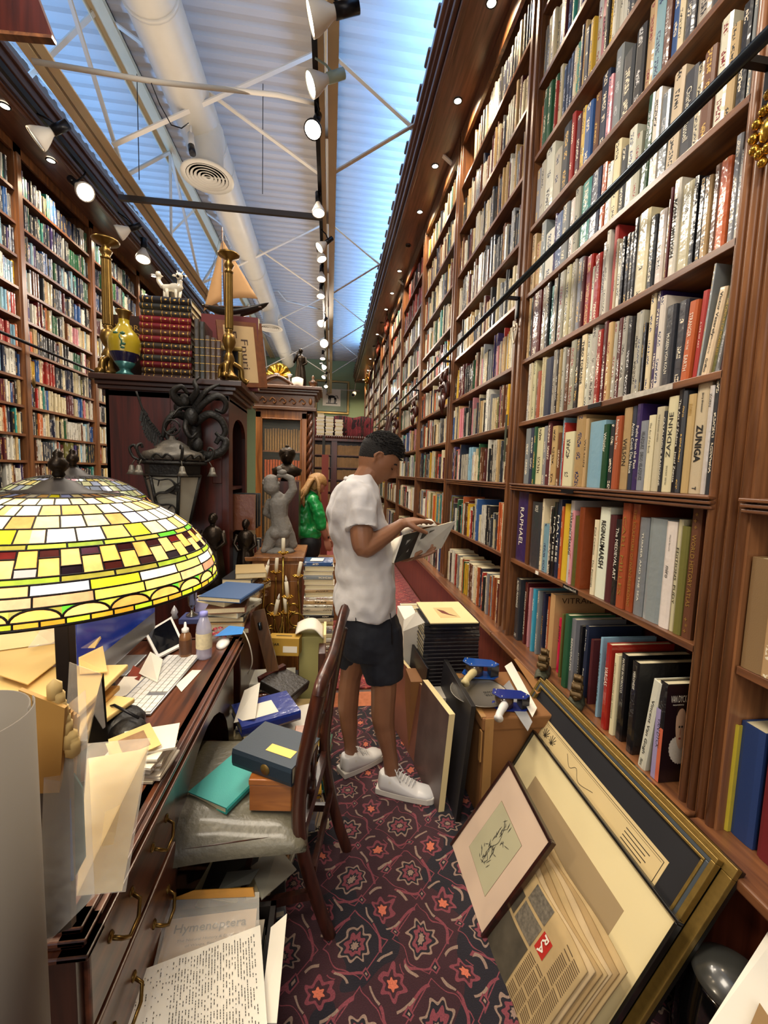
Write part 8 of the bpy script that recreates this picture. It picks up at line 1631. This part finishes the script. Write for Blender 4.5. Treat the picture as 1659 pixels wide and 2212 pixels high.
# sneakers
WL = mat('white_leather', 'cbc8c4', .42, coat=.2, var=.03); SOLE = mat('sole_rubber', 'c4beb2', .6, var=.03)
def sneaker(heel, toe):
    h, t_ = Vector(heel), Vector(toe); L = (t_ - h).length; fx = (t_ - h).normalized(); M = frame(h, fx, Vector((0, 0, 1)).cross(fx)); fy_ = Vector((0, 0, 1)).cross(fx); M = Matrix((fx, fy_, Vector((0, 0, 1)))).transposed().to_4x4(); M.translation = h
    s = thing('sneaker', None, None, h); s.parent = man; s.location = h - man.location; s.name = 'sneaker'
    del_ = [s.pop(k, None) for k in ('label', 'category')]
    W = lambda t: .040 + .010 * math.sin(min(1, t * 1.15) * PI * .8) if t < .9 else .040 * math.sqrt(max(.02, 1 - ((t - .9) / .1) ** 2))
    def outline(o=0): return [(L * t, (W(t) + o) * .95) for t in [k / 24 for k in range(25)]] 
    pts = [(x, -y) for x, y in outline(.003)] + [(x, y) for x, y in outline(.003)[::-1]]
    def bl(mm, nm, mt, **k):
        o = mm.build(nm, mt, None, **k); o.data.transform(Matrix.Translation(-h)); o.parent = s; return o
    bl(MB().prism(pts, .0, .030, M=M), 'sole', SOLE, bevel=.004)
    def up(u, v):
        x = .004 + (L - .008) * u; a = v * PI; w = W(u) * .95; H_ = .105 - .0 * u if u < .28 else .105 - .058 * min(1, (u - .28) / .42) ** .8; H_ = H_ if u < .78 else H_ * (1 - .35 * ((u - .78) / .22) ** 2)
        c, sn = math.cos(a), math.sin(a); ec = min(1, max(0, min(u, 1 - u) * 14)) ** .5; w *= ec; H_ = .024 + (H_ - .024) * (.8 + .2 * ec if u < .5 else ec); return M @ Vector((x + (.006 * sn if u < .1 else 0), w * math.copysign(abs(c) ** .7, c), .024 + (H_ - .024) * sn ** .62 * (1 - (.15 if .06 < u < .26 and .35 < v < .65 else 0))))
    bl(MB().sheet(up, 30, 22), 'upper', WL, solid=.004)
    mm = MB(); mm.prism([(L * .30, -.022), (L * .62, -.016), (L * .62, .016), (L * .30, .022)], 0, .006, M=M @ Matrix.Translation((0, 0, .125)) @ Matrix.Rotation(.40, 4, 'Y')); bl(mm, 'tongue', WL, bevel=.004)
    mm = MB()
    for k in range(6): x = L * (.34 + .052 * k); z = .112 - .0098 * k; mm.tube(bez([M @ Vector((x, -.026, z - .006)), M @ Vector((x + .004, 0, z + .006)), M @ Vector((x + .012, .026, z - .006))], 4), .0027, 6)
    for sg in (-1, 1): mm.tube(bez([M @ Vector((L * .33, 0, .122)), M @ Vector((L * .30, sg * .018, .135)), M @ Vector((L * .36, sg * .034, .115)), M @ Vector((L * .42, sg * .040, .085))], 4), .0025, 6)
    bl(mm, 'laces', WL)
    mm = MB(); mm.sheet(lambda u, v: up(.22 + .36 * u, .13 + .16 * u ** 1.6 + v * .10 * (1 - u)) + fy_ * -.0 + (up(.22 + .36 * u, .13) - up(.22 + .36 * u, .5)).normalized() * .003, 14, 3)
    mm.sheet(lambda u, v: up(.22 + .36 * u, .87 - .16 * u ** 1.6 - v * .10 * (1 - u)) + (up(.22 + .36 * u, .87) - up(.22 + .36 * u, .5)).normalized() * .003, 14, 3); bl(mm, 'side_swoosh', SOLE)
    return s
sneaker((.258, 1.893, .013), (.528, 1.789, .013)); sneaker((.081, 1.995, .013), (.31, 2.13, .013))
m = MB(); [m.tube([A_(x, y - 14, Y), A_(x, y + 12, Y)], .039, 16) for x, y, Y in ((760, 1640, 2.045),)]; m.build('sock', M_BLACK, man)
# ---- the open book he holds
bk = thing('open_book', 'large open paperback with white and black back cover, held by the man', 'book', A_(905, 1165, 1.88))
A0, B0, C0, D0 = A_(872, 1156, 1.83), A_(985, 1125, 2.03), A_(954, 1184, 1.97), A_(852, 1216, 1.78)
nb2 = (B0 - A0).cross(D0 - A0).normalized(); nb2 = nb2 if nb2.y > 0 else -nb2        # into the book
lerp = lambda a, b, t: a + (b - a) * t
Pc = lambda u, v, o=0: lerp(lerp(A0, B0, u), lerp(D0, C0, u), v) - nb2 * o
def cov(u0, u1, v0, v1, th, nm, mt, o=0): pts = [Pc(u0, v0, o), Pc(u1, v0, o), Pc(u1, v1, o), Pc(u0, v1, o)]; nv = (pts[1] - pts[0]).cross(pts[2] - pts[0]); pts = pts if nv.dot(nb2) > 0 else pts[::-1]; return put(slab(nm, None, None, pts, th, mt), bk)
cov(.30, 1, 0, 1, .003, 'white_cover', mat('cover_white', 'b9b7ac', .35, var=.04, coat=.4)); cov(0, .30, 0, 1, .003, 'black_band', mat('cover_black', '0d1014', .35, var=.1, coat=.4)); cov(.01, .97, .02, .98, .014, 'page_block', BK_P, -.0035)
for k in range(4): cov(.36 + k * .135, .46 + k * .135, .12, .36, .0004, 'cover_picture', mat('grey_photo_%d' % (k % 2), ('3a3a36', '55524a')[k % 2], .5, var=.6, vscale=60), .0006)
cov(.10, .20, .25, .72, .0004, 'barcode_label', mat('barcode', '8a8880', .5, var=.5, vscale=120), .0006)
m = MB()
for k in range(10): 
    a, b = .40 + .0 * k, .66; v = .46 + .04 * k; m._add([Pc(.36, v, .0007), Pc(.60, v, .0007), Pc(.60, v + .012, .0007), Pc(.36, v + .012, .0007)], [(0, 1, 2, 3)])
m.build('small_print', mat('print_grey', '7a786e', .6, var=0), bk)
text('ARTISTS', frame(Pc(.93, .5, .0012), Pc(.93, 1) - Pc(.93, 0), -(Pc(1, .5) - Pc(.5, .5))), .05, .008, mat('print_grey', '7a786e'), bk); 
E0 = A_(841, 1178, 1.99); m = MB(); D1 = A_(846, 1212, 1.88)
m.sheet(lambda u, v: lerp(lerp(A0, E0, u), lerp(D0, D1, u), v) + nb2 * (.004 + .02 * math.sin(PI * u)), 12, 2); m.build('left_pages', M_PAPER, bk, solid=.006)
m = MB(); m.sheet(lambda u, v: lerp(lerp(A0, B0, u * .62), lerp(A0, B0, u * .62) + nb2 * .03 + Vector((0, .04, .03)), v) + Vector((0, 0, .012 * math.sin(PI * u))), 12, 2); m.build('lifted_page', M_PAPER, bk, solid=.002)
# ---- woman in the green blouse
wo = thing('person', 'woman with long blond hair in a green blouse bending over a box down the aisle', 'person', (-.2, 4.4, .012)); W_ = lambda x, y, Y=4.4: at(x, y, Y=Y)
m = MB(); limb(m, [(W_(670, 1175, 4.34), .075), (W_(672, 1195, 4.33), .075), (W_(673, 1225, 4.33), .062), (W_(670, 1265, 4.34), .056), (W_(668, 1310, 4.34), .036)]); limb(m, [(W_(664, 1175, 4.5), .075), (W_(666, 1225, 4.5), .062), (W_(662, 1265, 4.5), .055), (W_(662, 1305, 4.5), .036)])
limb(m, [(W_(668, 1160), .085), (W_(662, 1120), .08), (W_(668, 1085), .09), (W_(676, 1066), .045), (W_(682, 1055), .045)])
MHw = Matrix.Translation(W_(683, 1046)) @ Matrix.Rotation(math.radians(10), 4, 'Z') @ Matrix.Rotation(math.radians(35), 4, 'Y'); add_head(m, MHw, .93)
ww = W_(705, 1165, 4.30); limb(m, [(W_(680, 1083, 4.24), .045), (W_(690, 1110, 4.22), .042), (W_(695, 1138, 4.22), .036), (W_(701, 1153, 4.25), .03), (ww, .022)]); hand(m, ww, (.25, .1, -1), (-.3, 1, 0), 1, .9)
limb(m, [(W_(676, 1085, 4.56), .045), (W_(694, 1120, 4.6), .04), (W_(706, 1140, 4.55), .03), (W_(712, 1158, 4.5), .022)]); hand(m, W_(712, 1158, 4.5), (.25, 0, -1), (-.3, 1, 0), -1, .9)
for x, y, Y in ((668, 1310, 4.34), (662, 1305, 4.5)): p = W_(x, y, Y); limb(m, [(Vector((p.x, p.y, .06)), .035), (Vector((p.x + .14, p.y, .045)), .03)])
fuse('body', m, mat('skin_fair', 'b07a62', .5, var=.06), wo, .008, 2)
m = MB(); limb(m, [(W_(664, 1148), .125), (W_(657, 1120), .13), (W_(660, 1092), .125), (W_(668, 1076), .10)]); m2 = m; limb(m, [(W_(677, 1080, 4.25), .062), (W_(687, 1105, 4.22), .062), (W_(694, 1135, 4.22), .058)]); limb(m, [(W_(674, 1084, 4.55), .06), (W_(690, 1115, 4.6), .055)]); limb(m, [(W_(654, 1145, 4.36), .10), (W_(674, 1152, 4.36), .10)])
fuse('blouse', m, mat('green_satin', '138a40', .35, coat=.3, var=.15, vscale=9, bump=.4, bscale=18), wo, .008, 4, .02, .06)
m = MB(); limb(m, [(W_(668, 1158, 4.4), .125), (W_(669, 1175, 4.38), .125)]); limb(m, [(W_(672, 1175, 4.33), .10), (W_(672, 1190, 4.33), .095)]); limb(m, [(W_(665, 1175, 4.5), .10), (W_(666, 1190, 4.5), .095)]); fuse('skirt', m, mat('black_skirt', '0c0d12', .7, var=.1), wo, .01, 4)
m = MB(); HB = mat('hair_blond', '9a7444', .45, var=.35, vscale=40, bump=.6, bscale=90)
def wh(u, v): 
    p = head_surface(u, v); x, y, z = p; k = max(0, min(1, (z + .02 + (.06 if x < .03 else -.05)) / .02)); return MHw @ head_surface(u, v, .93, -.006 + .022 * k)
m.sheet(wh, 48, 30); m.build('hair', HB, wo)
m = MB()
for k in range(34):
    f = k / 33; y_ = 4.30 + .2 * f; s = rnd.uniform(-1, 1); m.tube(bez([W_(674 + s * 5, 1036, y_), W_(664 + s * 4, 1052, y_ - .03), W_(655 + s * 6, 1070, y_ - .05), W_(646 + rnd.uniform(-6, 12), 1086 + rnd.uniform(-6, 14), y_ - .05)], 4), [.022] * 8 + [.014] * 4 + [.004], 7)
for k in range(12): y_ = 4.25 + .02 * k; m.tube(bez([W_(682, 1030, y_), W_(688, 1044, y_ - .04), W_(689, 1062, y_ - .05), W_(690 + rnd.uniform(-2, 4), 1086, y_)], 4), [.018] * 8 + [.012] * 4 + [.003], 7)
m.build('long_hair', HB, wo); MB().tube([ww + Vector((0, 0, .03)), ww + Vector((0, 0, .012))], .03, 12).build('wristband', M_BLACK, wo)
bxw = thing('open_carton', 'open tan carton of books on the floor beside the woman in green', 'box', W_(705, 1215, 4.3)); c = W_(705, 1215, 4.35); MB().box((c.x - .15, 4.25, .012), (c.x + .13, 4.65, .62)).build('carton_body', CAR, bxw)
# nested parts: shade > leading and cap, reflector > glass
def nest(kind, host, subs):
    for t in [o for o in bpy.data.objects if o.name.split('.')[0] == kind]:
        ks = kids(t); h = [c for c in ks if c.name.split('.')[0] == host]
        if h:
            for c in ks:
                if c.name.split('.')[0] in subs: c.parent = h[0]
nest('table_lamp', 'glass_shade', ('lead_lines', 'cap', 'finial')); nest('spotlight', 'reflector', ('lamp_glass',)); nest('lantern', 'lantern_frame', ('glass_panel', 'dragon', 'scroll_crest')); nest('ladder_rail', 'rail_pipe', ('rail_bracket',))
nest('candlestick', 'base_vase', ('scroll_foot',)); nest('computer_monitor', 'case', ('screen',)); nest('air_diffuser', 'diffuser_cone', ('diffuser_ring', 'diffuser_void')); nest('tape_dispenser', 'side_plate', ('rivets',)); nest('security_camera', 'body', ('lens',))
